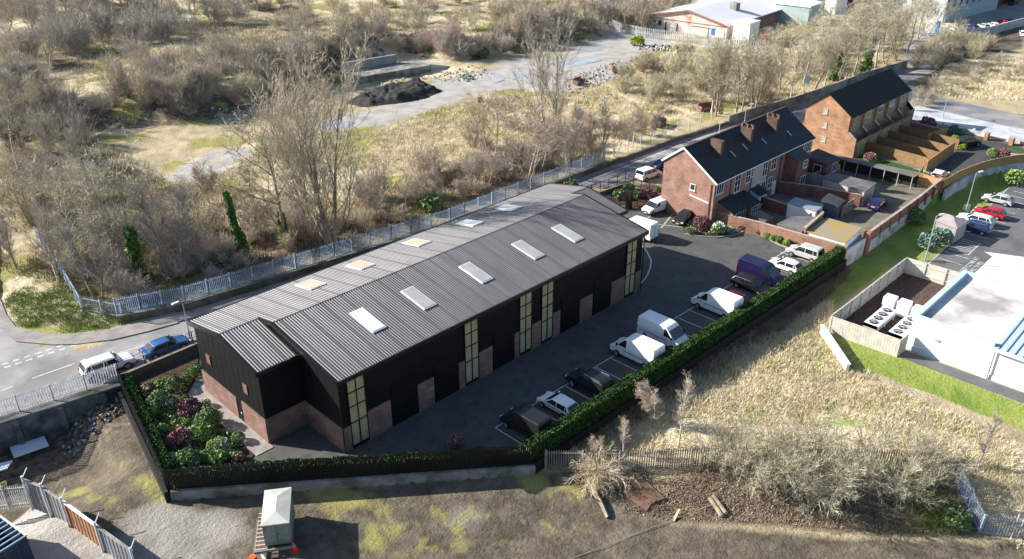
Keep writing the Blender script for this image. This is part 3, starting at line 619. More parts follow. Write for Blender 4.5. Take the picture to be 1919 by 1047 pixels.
def win(parent, ax_, a0, a1, c, z0, z1, out=-1, cols=2, rows=2, sill=True, fm=None, gm=None, name='window', fw=.07):
    # window in a wall plane: ax_='y' plane y=c spanning x a0..a1; ax_='x' plane x=c spanning y a0..a1
    fm = fm or upvc; gm = gm or glass_d
    def bx(b, p0, p1, q0, q1, d0, d1):
        if ax_ == 'y': b.box(p0, c+out*d0, q0, p1, c+out*d1, q1)
        else: b.box(c+out*d0, p0, q0, c+out*d1, p1, q1)
    f = MB()
    bx(f, a0, a1, z0, z0+fw, .002, .09); bx(f, a0, a1, z1-fw, z1, .002, .09); bx(f, a0, a0+fw, z0+fw, z1-fw, .002, .087); bx(f, a1-fw, a1, z0+fw, z1-fw, .002, .087)
    for k in range(1, cols): x = a0+(a1-a0)*k/cols; bx(f, x-fw*.4, x+fw*.4, z0+fw, z1-fw, .002, .08)
    for k in range(1, rows): z = z0+(z1-z0)*k/rows; bx(f, a0+fw, a1-fw, z-fw*.35, z+fw*.35, .002, .076)
    o = f.build(name, fm, parent)
    g = MB(); bx(g, a0+fw*.5, a1-fw*.5, z0+fw*.5, z1-fw*.5, .001, .045); g.build('pane', gm, o)
    if sill: s = MB(); bx(s, a0-.08, a1+.08, z0-.1, z0-.004, .0, .16); s.build('sill', M('stone_sill', (.45,.42,.38), rough=.8), o)
    return o
T = thing('terraced_houses', 'old red brick terrace with dark slate roof, three chimney stacks and rear outriggers', 'terrace', (75,8,0))
x0, x1, yr_, yf, yrid, ze, zr, zef = 61.6, 88.4, 4.0, 12.2, 9.2, 6.3, 9.75, 7.45
b = MB(); b.ext([(yr_,-.2),(yf,-.2),(yf,zef),(yrid,zr-.05),(yr_,ze)], 'x', x0, x1); b.build('wall', brick_o, T)
b = MB(); b.box(71.0, yr_-.03, -.1, 75.4, yr_, ze-.05); b.build('rendered_wall', render_g, T)
b = MB(); sl1 = (zr-ze)/(yrid-yr_); sl2 = (zr-zef)/(yf-yrid)
b.ext([(yr_-.35,ze-sl1*.35+.02),(yrid,zr),(yf+.3,zef-sl2*.3+.02),(yf+.3,zef-sl2*.3+.14),(yrid,zr+.12),(yr_-.35,ze-sl1*.35+.14)], 'x', x0-.15, x1+.1); b.build('roof', slate, T)
b = MB()
for p, q in (((yr_-.38,ze-sl1*.38+.05),(yrid,zr+.06)),((yf+.33,zef-sl2*.33+.05),(yrid,zr+.06))): b.bar((x0-.17,*p),(x0-.17,*q),.07,.24)
b.bar((x0-.1,yr_-.38,ze-.18),(x1+.1,yr_-.38,ze-.18),.1,.1); b.build('bargeboard', upvc, T)
b = MB(); b.bar((x0-.1,yrid,zr+.14),(x1,yrid,zr+.14),.3,.1); b.build('ridge_tiles', M('ridge_tile', (.06,.05,.05), rough=.8), T)
for cx, pots, pale in ((66.6,0,0),(74.3,5,1),(81.4,5,1)):
    c = MB(); c.box(cx-.32, 6.5, 7.2, cx+.32, 8.2, 10.0); c.box(cx-.38, 6.44, 10.0, cx+.38, 8.26, 10.14); s = c.build('chimney', MBrick('brick_sooty', (.13,.07,.05), (.085,.05,.038), (.12,.1,.085), .45, .16, .02), T)
    if pots:
        g = MB()
        for k in range(pots): y = 6.45+k*(1.7/(pots-1)); g.cyl((cx+.15*(k%2*2-1),y,10.14),(cx+.15*(k%2*2-1),y,10.65),.13,.10,10)
        g.build('chimney_pot', terra, s)
    g = MB(); g.box(cx-.5, 5.75, 7.35, cx+.5, 6.19, 7.45); g.build('flashing', lead, s)
for x, y in ((68.9,6.1),(77.0,6.0),(72.3,6.3),(83.6,5.6)): z = ze+sl1*(y-yr_)+.2; b = MB(); b.bar((x,y-.45,z-.3+.02),(x,y+.45,z+.3+.02),.3,.06); b.build('rooflight', lead, T)
b = MB(); b.bar((66.6,7.3,11),(66.6,7.3,12.6),.04); b.bar((66.2,7.3,12.5),(67.4,7.0,12.5),.03)
for k in range(5): b.bar((66.4+k*.2,7.0,12.5),(66.4+k*.2,7.5,12.5),.015)
b.build('aerial', alu, T)
for a in ((62.0,63.7,4.4,5.9,3,1),(66.5,68.0,3.4,6.0,2,3),(69.3,70.6,4.0,6.0,2,2),(70.7,71.2,4.6,5.5,1,1),(73.8,75.1,3.8,5.9,2,2),(76.2,77.6,4.1,6.0,2,2),(72.2,73.4,1.9,3.2,2,1),(74.0,75.2,1.3,3.0,2,1),(75.9,77.2,1.3,3.1,2,2),(83.9,85.6,4.4,5.9,3,1),(86.3,87.9,4.3,5.9,3,1)): win(T, 'y', a[0], a[1], yr_-.03 if 71 < a[0] < 75.3 else yr_, a[2], a[3], -1, a[4], a[5])
f = MB(); f.box(77.5, yr_-.06, 0, 78.4, yr_, 2.1); f.build('door', upvc, T)
win(T, 'x', 6.9, 7.7, x0, 4.3, 5.2, -1, 1, 1)
PB_ = M('pipe_black', (.02,.02,.022), rough=.4)
for x in (65.5, 71.0, 75.4, 79.0): b = MB(); b.cyl((x,yr_-.07,0),(x,yr_-.07,ze-.2),.05,n=8); b.build('downpipe', PB_, T)
b = MB(); b.cyl((x0-.08,yr_+.5,0),(x0-.08,yr_+.5,5.9),.05,n=8); b.build('downpipe', M('pipe_black', (.02,.02,.022), rough=.4), T)
b = MB(); b.bar((x0-.1,4.6,3.25),(x0-.1,7.6,3.6),.1,.14); b.build('waste_pipe', upvc, T)
# two-storey outrigger, single-storey ones, lean-to, porch: parts of the terrace
def outr(x0, x1, y0, y1, z0, z1, name, rmat, wmat, windows=()):
    w_ = MB(); w_.prism([(x0,y0),(x1,y0),(x1,y1),(x0,y1)], 0, [z0,z0,z1,z1]); o = w_.build(name, wmat, T)
    r = MB(); r.prism([(x0-.15,y0-.2),(x1+.15,y0-.2),(x1+.15,y1-.002),(x0-.15,y1-.002)], [z0-.02,z0-.02,z1,z1], [z0+.1,z0+.1,z1+.12,z1+.12]); r.build('outrigger_roof', rmat, o)
    return o
o = outr(80.2, 83.6, 1.9, 4.0, 4.9, 5.9, 'outrigger', felt_d, brick_s); win(T, 'y', 81.9, 83.0, 1.9, 3.5, 4.7, -1, 2, 2); win(T, 'y', 81.7, 83.2, 1.9, .9, 2.3, -1, 2, 1)
o = outr(88.5, 92.6, 1.2, 4.9, 2.5, 3.1, 'outrigger', felt_d, brick_s); win(T, 'x', 2.0, 3.2, 88.5, .6, 2.2, -1, 1, 1); win(T, 'y', 90.4, 92.0, 1.2, .8, 2.2, -1, 3, 1)
o = outr(62.9, 66.3, 1.6, 4.0, 2.1, 3.3, 'lean_to', slate, brick_o); win(T, 'y', 63.2, 66.1, 1.6, .8, 2.0, -1, 5, 1)
o = outr(66.5, 69.3, 1.4, 4.0, 2.0, 3.0, 'lean_to', slate, brick_s); win(T, 'y', 67.3, 69.0, 1.4, .8, 1.9, -1, 3, 2)
o = outr(71.2, 73.2, 2.5, 4.0, 2.1, 2.7, 'porch', slate, M('white_panel', (.62,.68,.70), rough=.5)); win(T, 'y', 71.5, 72.3, 2.5, .7, 1.9, -1, 1, 1); win(T, 'y', 72.5, 73.1, 2.5, .9, 1.8, -1, 1, 2)
# yard walls and sheds
wall('boundary_wall', 'tan brick boundary wall with stone coping between planted bed and terrace yards', [(62.6,3.9),(63.7,-2),(64.0,-7.1),(64.6,-13.2)], 0, 1.85, .28, brick_t)
wall('yard_wall', 'brick yard wall running out from the rendered house of the terrace', [(72.2,2.4),(71.9,-3.0),(73.0,-6.0)], 0, 1.7, .24, brick_s)
wall('yard_wall', 'long brick yard wall running out from the two storey outrigger', [(79.0,3.8),(80.9,-1),(82.2,-7.0)], 0, 1.8, .24, brick_s)
wall('yard_wall', 'grey rendered yard wall beside the far single storey outrigger', [(85.6,3.8),(86.0,-.2)], 0, 1.6, .24, render_g)
wood_g = M('grey_timber', (.30,.27,.23), (.20,.18,.155), 1.4, 5, .9, .3, 8)
def box_shed(name, label, cat, P, z0, h, wm, rm, rise=0, over=.15, door=None, extra=None):
    c = (sum(p[0] for p in P)/len(P), sum(p[1] for p in P)/len(P)); t = thing(name, label, cat, (*c, z0))
    zz = [z0+h-.0, z0+h, z0+h+rise, z0+h+rise]; w_ = MB(); w_.prism(P, z0, zz if not isa(P) else zz); w_.build('wall', wm, t)
    Q = [(c[0]+(p[0]-c[0])*(1+over/3), c[1]+(p[1]-c[1])*(1+over/3)) for p in P]
    r = MB(); r.prism(Q, [z+.003 for z in zz], [z+.12 for z in zz]); r.build('roof', rm, t)
    if door:
        (ax_, a0, a1, c_, out, hh, mt) = door; d = MB()
        if ax_ == 'y': d.box(a0, c_, z0, a1, c_+out*.05, z0+hh)
        else: d.box(c_, a0, z0, c_+out*.05, a1, z0+hh)
        d.build('door', mt, t)
    return t
def isa(P): return False
wb_ = M('white_render', (.78,.79,.80), (.70,.71,.72), .5, 4, .7)
box_shed('garden_shed', 'white shed with pale blue felt roof in the middle terrace yard', 'shed', [(71.9,-5.5),(74.6,-5.2),(74.2,-1.4),(71.6,-1.6)], 0, 1.9, wb_, M('felt_pale', (.22,.27,.31), rough=.8), .15, door=('x',-4.8,-3.9,71.72,-1,1.7,upvc))
box_shed('garden_shed', 'dark timber shed with hipped roof beside the white shed', 'shed', [(75.3,-6.9),(78.2,-6.6),(78.0,-4.3),(75.2,-4.6)], 0, 1.9, M('timber_blue_grey', (.09,.11,.14), (.07,.08,.11), 3, 3, .8), felt_d, .5)
box_shed('garden_shed', 'small red brick outhouse with ridged felt roof near the lean-to', 'shed', [(64.9,-2.0),(66.9,-2.1),(66.9,-.1),(64.9,0)], 0, 1.5, brick_s, felt, .4)
box_shed('garage', 'flat roofed garage with pale grey felt roof behind the tan boundary wall', 'garage', [(64.2,-7.5),(69.9,-6.9),(67.6,-4.4),(64.1,-4.2)], 0, 2.1, brick_t, felt)
wall('parapet_wall', 'short tan brick parapet wall between the pale and the mossy garage roofs', [(64.5,-7.75),(70.3,-7.1)], 0, 2.7, .3, brick_t)
box_shed('garage', 'flat roofed garage with orange mossy roof at the corner of the tan wall', 'garage', [(64.75,-12.9),(70.3,-12.4),(70.2,-7.9),(64.6,-8.0)], 0, 2.15, wb_, M('mossy_felt', (.27,.24,.19), (.34,.24,.06), .35, 9, .95, .3, 8, lo=.38, hi=.62))
box_shed('garage', 'long grey flat roofed garage across the yards behind the outriggers', 'garage', [(82.6,-7.3),(86.9,-7.0),(86.6,-.6),(83.6,-.7)], 0, 2.2, render_g, felt)
def slatf(name, label, P, z0, z1, mat, postmat=None, board=.15, post=2.4, th=.04, cap=True, group=None, zs=None, gap=.012, inner=1):
    t = thing(name, label, 'fence', (*P[0], z0), 0, group); b = MB(); rl_ = MB(); zacc = 0
    for i, (p, q) in enumerate(zip(P, P[1:])):
        p = np.array(p, float); q = np.array(q, float); L = np.linalg.norm(q-p); d = (q-p)/L; a = math.atan2(d[1], d[0]); n = np.array([-d[1], d[0]])*inner
        k = max(1, int(L/board))
        za, zb = (zs[i], zs[i+1]) if zs else (z0, z0)
        for j in range(k):
            x = p+d*(j+.5)*L/k; zz = za+(zb-za)*(j+.5)/k; b.cbox(x[0]+n[0]*.012*(j%2), x[1]+n[1]*.012*(j%2), zz, L/k-gap, th, z1-z0+.02*((j*7)%3-1), a, base=True)
        for r in (.25, .8): rl_.bar((*(p+n*.07), za+(z1-z0)*r), (*(q+n*.07), zb+(z1-z0)*r), .06, .09)
        if cap: rl_.bar((*p, za+z1-z0+.03), (*q, zb+z1-z0+.03), .1, .05)
        m = max(1, round(L/post))
        for j in range(m+1 if i == len(P)-2 else m):
            x = p+d*L*j/m+n*.1; g = MB(); g.cbox(x[0], x[1], za+(zb-za)*j/m, .11, .11, z1-z0+.04, a, base=True); g.build('post', postmat or mat, t)
    b.build('boards', mat, t); rl_.build('rails', mat, t); return t
slatf('panel_fence', 'grey weathered timber fence between the dark shed and the grassy back yard', [(76.9,-7.0),(80.6,-6.9)], 0, 1.7, wood_g)
# two-tone boundary on the retail side: brick over white
white_w = M('white_retaining', (.60,.60,.60), (.48,.48,.47), .6, 5, .85, c3=(.33,.34,.32), s3=.6)
t = thing('retaining_wall', 'high wall of pink brick piers and panels above white render beside the retail grass', 'wall', (80,-13.2,-1.3))
b = MB(); b.prism([(70.4,-13.45),(88.5,-13.2),(98.3,-12.6),(98.3,-12.3),(88.5,-12.9),(70.4,-13.15)], -1.5, .35); b.build('rendered_base', white_w, t)
b = MB(); b.prism([(70.5,-13.38),(88.5,-13.12),(97.4,-12.65),(97.4,-12.45),(88.5,-12.92),(70.5,-13.18)], .35, 1.7); b.build('brickwork', brick_r, t)
b = MB()
for k in range(9): x = 71.5+k*3.1; b.cbox(x, -13.27+.25*k/9, -.2, .3, .42, 1.95, .01, base=True)
b.prism([(70.2,-13.7),(71.0,-13.7),(71.0,-12.9),(70.2,-12.9)], -1.4, 1.9); b.build('pier', brick_r, t)
b = MB(); b.bar((70.5,-13.28,1.74),(88.5,-13.0,1.74),.36,.08); b.bar((88.5,-13.0,1.74),(97.4,-12.55,1.74),.34,.08); b.build('coping', cope, t)
t = thing('retaining_wall', 'short pale rendered wall under the mossy garage at the end of the hedge', 'wall', (67,-13.3,-1.3))
b = MB(); b.box(64.8,-13.35,-1.5,70.15,-13.05,1.2); b.build('rendered_wall', white_w, t)
t = thing('retaining_wall', 'curved blue grey retaining wall under the tan timber fence', 'wall', (110,-15,-1.3))
Pw = [(96.5,-13.6),(101,-13.6),(105,-13.95),(109,-14.6),(112.5,-15.6),(116,-17.2),(120,-20.2),(124,-24.5),(130,-34)]
b = MB()
for p, q in zip(Pw, Pw[1:]): b.bar((*p,-.6),(*q,-.6),.35,2.0)
b.build('rendered_wall', white_w, t)
# ================================================================ NEW TOWNHOUSES
brick_n = MBrick('brick_new_orange', (.36,.205,.125), (.28,.155,.09), (.27,.165,.11), 1.1, .37, .03)
roofk = M('black_tile_roof', (.010,.011,.010), (.016,.017,.015), 1, 5, .75, .3, 4)
crm = M('cream_door_glass', (.30,.30,.12), (.26,.27,.13), .5, 2, .3)
grf = M('sage_frame', (.40,.42,.36), rough=.5)
N_ = thing('townhouses', 'new row of five three storey orange brick townhouses with black tiled roof', 'terrace', (113,8,0))
X0, X1, YA, YB, YRg, ZE, ZR = 101.4, 124.8, 4.25, 11.9, 8.4, 6.65, 9.5
b = MB(); b.ext([(2.7,-.2),(YB,-.2),(YB,ZE),(YRg,ZR-.05),(YA,ZE),(YA,3.75),(2.7,2.6)], 'x', X0, X1); b.build('wall', brick_n, N_)
sa = (ZR-ZE)/(YRg-YA); sb = (ZR-ZE)/(YB-YRg)
b = MB(); b.ext([(YA-.3,ZE-sa*.3+.01),(YRg,ZR),(YB+.3,ZE-sb*.3+.01),(YB+.3,ZE-sb*.3+.15),(YRg,ZR+.14),(YA-.3,ZE-sa*.3+.15)], 'x', X0-.12, X1+.12); b.build('roof', roofk, N_)
b = MB()
for p, q in (((YA-.3,ZE-sa*.3+.06),(YRg,ZR+.05)),((YB+.3,ZE-sb*.3+.06),(YRg,ZR+.05))): b.bar((X0-.14,*p),(X0-.14,*q),.06,.14)
b.bar((X0,YA-.34,ZE-.22),(X1,YA-.34,ZE-.22),.12,.12); b.build('bargeboard', trim, N_)
b = MB(); b.box(X0+.02, 2.72, 2.62, X1-.02, YA-.01, 2.72); b.build('balcony_deck', M('deck_dark', (.03,.028,.025), rough=.8), N_)
W5 = (X1-X0)/5
for i in range(5):
    xa = X0+i*W5
    win(N_, 'y', xa+1.2, xa+3.3, YA, 4.95, 6.15, -1, 3 if i else 3, 1, fm=upvc if i else grf, gm=crm if i < 2 else glass_d, name='window')
    win(N_, 'y', xa+.9, xa+3.6, YA, 2.85, 4.6, -1, 4, 1, sill=False, fm=grf, gm=crm, name='balcony_door')
    win(N_, 'y', xa+1.1, xa+3.7, 2.7, .1, 2.15, -1, 4, 1, sill=False, fm=grf, gm=crm, name='patio_door')
    d = MB(); d.ext([(2.7,2.62),(YA,2.62),(YA,4.0),(3.9,4.0),(2.7,3.0)], 'x', xa-.1 if i else xa+.003, xa+.1 if i else xa+.16); d.build('party_screen', brick_n if i else brick_n, N_)
    d = MB(); d.bar((xa+.05,2.66,3.05),(xa+.05,YA-.25,4.05),.28,.05); d.build('screen_coping', M('pale_coping', (.55,.56,.52), rough=.6), N_)
    d = MB(); d.box(xa+.2, 2.66, 2.72, xa+W5-.15, 2.69, 3.55); d.build('balcony_railing', M('dark_balustrade', (.035,.022,.018), rough=.4), N_)
    d = MB(); d.cyl((xa+.1 if i else xa+.1,YA-.08,2.8),(xa+.1,YA-.08,6.3),.05,n=8); d.build('downpipe', MATS['pipe_black'], N_)
d = MB(); d.ext([(2.7,2.62),(YA,2.62),(YA,4.6),(2.7,3.2)], 'x', X1-.02, X1+.16); d.build('party_screen', trim, N_)
for (y, z) in ((8.2,6.2),(7.9,3.9),(7.7,1.6)): win(N_, 'x', y, y+.7, X0, z, z+.85, -1, 1, 2, fm=grf, gm=M('obscured_glass', (.35,.35,.35), rough=.3))
wood_t = M('tan_timber', (.42,.27,.12), (.35,.22,.10), 1.5, 5, .85, .2, 8)
wood_b = M('brown_timber', (.27,.165,.08), (.20,.125,.06), 1.5, 5, .85, .2, 8)
slatf('timber_fence', 'long tan timber panel fence between the terrace garages and the new gardens', [(95.3,5.0),(95.8,-3.5),(96.4,-10.3),(95.9,-12.9)], .3, 1.95, wood_t, post=1.9)
slatf('timber_fence', 'curving tan timber fence along the top of the retaining wall by the retail grass', [(95.9,-12.9),(98.2,-13.2),(101.5,-13.3),(105.3,-13.8),(109,-14.5),(112.3,-15.5),(116,-17.1),(120,-20.1),(124,-24.4)], .35, 1.75, wood_t, post=1.9)
for k, xx in enumerate((102.0+W5, 102.0+2*W5-.6, 102.0+3*W5-.8, 102.0+4*W5-1.0)):
    slatf('garden_fence', ['brown timber fence nearest the grassed end garden', 'second brown timber garden fence from the grassed end garden', 'third brown timber garden fence from the grassed end garden', 'fourth brown timber garden fence, nearest the red shrub and rear lawn'][k], [(xx-.6,2.6),(xx-1.8,-7.8)], 0, 1.7, wood_b)
slatf('garden_fence', 'brown timber fence closing the ends of the new gardens along the drive', [(103.6,-8.2),(110.5,-7.9),(116.2,-7.8)], 0, 1.75, wood_t)
slatf('garden_fence', 'short tan timber fence closing the grassed end garden', [(98.5,-9.0),(102.0,-8.2)], 0, 1.7, wood_t)
slatf('garden_fence', 'brown timber side fence by the far garden with the pink shrub', [(117.5,-3.0),(123.3,-4.0)], 0, 1.7, wood_t)
wall('garden_wall', 'low brick wall behind the pink flowering shrub in the far garden', [(124.6,2.2),(124.2,-3.5)], 0, 1.0, .25, brick_n)
struct(sheet_('lawn', [(97,2.3),(105.2,2.3),(103.2,-7.8),(97.2,-9.4)], .03, M('lawn_turf', (.022,.07,.016), (.035,.10,.022), 3, 5, .95, .5, 25)))
struct(sheet_('lawn', [(119.8,2.2),(124.3,2.2),(124.1,-3.5),(119.0,-3.0)], .03, MATS['lawn_turf']))
struct(sheet_('lawn', [(124.6,-4.5),(126.9,-4.7),(127,-9.2),(124.5,-8.8)], .03, MATS['lawn_turf']))
struct(sheet_('lawn', [(127.2,-13),(127.4,-22),(124,-22),(123,-17),(125.4,-13.2)], .03, MATS['lawn_turf']))
struct(sheet_('driveway', [(97,-10.5),(103.8,-8.6),(116.4,-8.2),(119,-4.5),(124,-5),(124.3,-9.2),(127,-9.8),(127,-12.8),(125.2,-13),(122.5,-17),(124,-22),(120,-19.6),(112,-15.2),(104,-13.4),(97,-12.8)], .02, M('asphalt_drive', (.05,.052,.055), (.065,.066,.068), .8, 5, .9)))
struct(sheet_('garden_ground', [(102.5,2.5),(124,2.4),(119,-7.7),(104,-8.0)], .015, M('patio_slabs', (.14,.13,.11), (.18,.17,.14), 1.2, 4, .9)))
struct(sheet_('yard_ground', [(64.2,3.9),(95,3.9),(96,-12.6),(64.8,-12.9)], .012, M('yard_paving', (.20,.17,.15), (.11,.12,.08), .45, 6, .95, .2, 8)))
wall('gate_pier', 'brick gate pier nearer the parked dark car at the drive entrance', [(126.7,-9.4),(127.3,-9.4)], 0, 1.2, .6, brick_n)
wall('gate_pier', 'brick gate pier farther right at the drive entrance', [(126.6,-13.4),(127.2,-13.4)], 0, 1.2, .6, brick_n)
t = thing('boundary_wall', 'low white wall along the cobbled lane behind the townhouses', 'wall', (128,-8,0))
b = MB()
for p, q in (((127.6,2.5),(128.3,-8.8)),((128.3,-13.4),(129.5,-26))): b.bar((*p,.4),(*q,.4),.25,.8)
b.build('rendered_wall', white_w, t); b = MB()
for k in range(9): b.cbox(128+.1*k, 1-2.6*k-(3 if k > 3 else 0), 0, .4, .4, 1.05, base=True)
b.build('pier', white_w, t)
# garages under the tan fence
t = thing('carport', 'row of open dark garages with white posts under the tan timber fence', 'carport', (92,-3,0))
b = MB(); b.prism([(93.6,3.0),(95.2,3.2),(95.7,-9.9),(94.0,-9.8)], 2.0, 2.12); b.build('roof', felt, t)
b = MB(); b.prism([(95.0,3.0),(95.15,3.0),(95.6,-9.8),(95.45,-9.8)], 0, 2.0); b.build('back_wall', M('dark_timber', (.02,.025,.02), rough=.9), t)
for k in range(7): g = MB(); g.cbox(93.7+.06*k, 2.8-2.05*k, 0, .1, .1, 2.0, base=True); g.build('post', render_g, t)
wall('yard_wall', 'low red brick yard wall facing the open garages', [(86.6,2.4),(92.8,2.2)], 0, 1.2, .24, brick_s)
# ================================================================ RETAIL SIDE
R_ = thing('retail_unit', 'white walled retail building with sunken flat roof and pale blue ribbed roof', 'shop', (62,-34,RZ))
white = M('white_wall_panel', (.74,.76,.78), (.70,.72,.74), .3, 3, .5)
bluew = M('pale_blue_trim', (.50,.63,.72), (.46,.60,.69), 1, 3, .4)
b = MB(); b.box(51.9,-34.0,RZ-.1,66.0,-26.25,2.2); b.build('wall', white, R_)
b = MB(); b.box(52.05,-70,RZ-.1,90,-34.02,1.9); b.build('wall', white, R_)
b = MB()
for a in ((51.8,-34.0,66.1,-26.15),): 
    b.box(51.8,-26.7,2.2,66.1,-26.15,2.75); b.box(51.8,-34.0,2.2,52.3,-26.7,2.75); b.box(65.6,-34,2.2,66.1,-26.7,2.75)
b.build('parapet', bluew, R_)
b = MB(); b.box(52.3,-34,2.203,65.6,-26.7,2.25); b.build('flat_roof', M('sand_felt', (.58,.57,.55), (.50,.49,.47), .35, 8, .9, c3=(.30,.27,.26), s3=.16), R_)
b = MB(); b.prism([(51.7,-70),(90,-70),(90,-34.05),(51.7,-34.05)], 1.9, [2.35,4.6,4.6,2.35]); b.build('roof', M('blue_ribbed_roof', (.42,.53,.62), (.38,.49,.58), .4, 3, .45), R_)
b = MB()
for k in range(34): y = -34.4-k*.72; b.prism([(51.68,y-.05),(90,y-.05),(90,y+.05),(51.68,y+.05)], [2.34,4.59,4.59,2.34], [2.43,4.68,4.68,2.43])
b.build('roof_seams', M('seam_blue', (.22,.30,.37), rough=.5), R_)
b = MB(); b.cyl((51.6,-70,2.1),(51.6,-34.1,2.1),.11,n=10); b.cyl((51.82,-34.15,RZ),(51.82,-34.15,2.1),.07,n=8); b.build('gutter', M('pale_gutter', (.6,.62,.63), rough=.4), R_)
b = MB(); b.cbox(51.8,-28.9,.9,.12,.5,.16); b.build('wall_light', M('grey_fitting', (.35,.36,.38), rough=.5), R_)
b = MB(); b.cbox(51.5,-38.4,1.8,.35,.3,.25); b.build('wall_light', MATS['grey_fitting'], R_)
b = MB(); b.box(51.85,-34.0,RZ,51.9,-26.2,RZ+.55); b.box(51.99,-70,RZ,52.05,-34.05,RZ+.5); b.build('plinth', bluew, R_)
slatf('timber_fence', 'tall weathered grey timber fence around the air conditioning compound', [(51.4,-26.35),(49.5,-26.3),(49.1,-19.0),(69.0,-19.0),(69.4,-26.0)], RZ, RZ+2.05, M('silver_timber', (.60,.56,.49), (.47,.44,.38), 1.2, 5, .9, .2, 8), post=2.4, inner=-1)
whm = M('white_plant_metal', (.78,.79,.79), rough=.45); fanb = M('fan_black', (.03,.03,.035), rough=.6); coil = M('coil_grey', (.16,.19,.22), (.11,.13,.16), 6, 2, .6)
def condenser(x, y, lab):
    t = thing('condenser_unit', lab, 'air conditioner', (x, y, RZ)); b = MB()
    b.box(x, y-.75, RZ+.75, x+5.0, y+.75, RZ+1.15); b.box(x, y-.75, RZ+1.15-.45, x+.06, y+.75, RZ+1.15); b.build('casing', whm, t)
    b = MB(); b.box(x+.08, y-.6, RZ+.15, x+4.9, y+.6, RZ+.75); b.build('coil', coil, t)
    b = MB()
    for k in range(3):
        for s in (-.68,.68): b.cbox(x+.3+k*2.2, y+s, RZ, .1, .1, .75, base=True)
    b.bar((x,y-.7,RZ+.45),(x+5,y-.7,RZ+.45),.06); b.build('stand', whm, t)
    for k in range(4):
        cx = x+.75+k*1.18; f = MB(); f.cyl((cx,y,RZ+1.15),(cx,y,RZ+1.24),.47,.45,18); o = f.build('fan_housing', fanb, t)
        g = MB(); g.cyl((cx,y,RZ+1.24),(cx,y,RZ+1.28),.12,n=10)
        for a in range(5): th = a*2*math.pi/5; g.cbox(cx+.25*math.cos(th), y+.25*math.sin(th), RZ+1.255, .36, .14, .02, th)
        g.build('fan_blades', M('blade_grey', (.25,.27,.29), rough=.5), o)
    return t
condenser(52.0,-22.2,'long white four fan condenser nearer the timber fence')
condenser(51.9,-24.9,'long white four fan condenser nearer the white wall')
for k, (u, v) in enumerate(((1673,560),(1698,567),(1727,575))):
    x, y = [(58.4,-21.6),(58.4,-23.2),(58.1,-24.9)][k]
    t = thing('plant_cabinet', ['white upright cabinet, nearest the timber fence', 'white upright cabinet between the other two in the compound', 'white upright cabinet against the retail building wall'][k], 'plant cabinet', (x,y,RZ))
    b = MB(); b.cbox(x,y,RZ+.1,1.25,1.25,1.75,.02,base=True); b.build('casing', whm, t, bevel=.05); b = MB(); b.cbox(x,y,RZ,1.1,1.1,.1,base=True); b.build('plinth', fanb, t)
    b = MB(); b.cbox(x-.64,y+.1,RZ+.9,.03,.5,.9,.0); b.build('vent', M('vent_grey', (.5,.51,.52), rough=.5), t)
# lying white slab wall at the lawn corner
t = thing('slab_wall', 'broken off end of a low white rendered wall on the lawn corner', 'wall', (45,-21.5,-1.2)); b = MB(); b.bar((48.4,-18.6,-.75),(43.2,-23.9,-.75),.32,.95); b.build('rendered_wall', wb_, t); b = MB(); b.bar((48.5,-18.5,-.25),(43.1,-24.0,-.25),.40,.07); b.build('coping', wb_, t)
# substation kiosk
t = thing('kiosk', 'grey brick kiosk with shallow pyramid roof at the end of the parking bays', 'kiosk', (83.6,-18.9,RZ))
P4 = [(82.0,-20.2),(85.3,-20.4),(85.7,-17.6),(82.6,-17.4)]
b = MB(); b.prism(P4, RZ, RZ+2.2); b.build('wall', M('grey_kiosk', (.30,.29,.29), (.25,.24,.24), 2, 3, .8), t)
cx_, cy_ = 83.9,-18.9; b = MB(); Q = [(cx_+(x-cx_)*1.1, cy_+(y-cy_)*1.1) for x, y in P4]
b.add([(x,y,RZ+2.2) for x,y in Q]+[(cx_+(x-cx_)*1.1, cy_+(y-cy_)*1.1, RZ+2.32) for x,y in P4]+[(cx_,cy_,RZ+3.0)], [(3,2,1,0)]+[(i,(i+1)%4,4+(i+1)%4,4+i) for i in range(4)]+[(4+i,4+(i+1)%4,8) for i in range(4)]); b.build('roof', M('pink_grey_roof', (.34,.29,.29), (.28,.24,.24), 1, 4, .8), t)
b = MB(); b.box(82.85,-20.32,RZ,83.75,-20.26,RZ+1.95); b.build('door', M('kiosk_door', (.30,.31,.33), rough=.5), t)
b = MB(); b.cbox(82.2,-18.9,RZ+1.5,.06,1.2,.4,.2); b.build('sign', M('kiosk_sign', (.6,.6,.6), rough=.5), t)
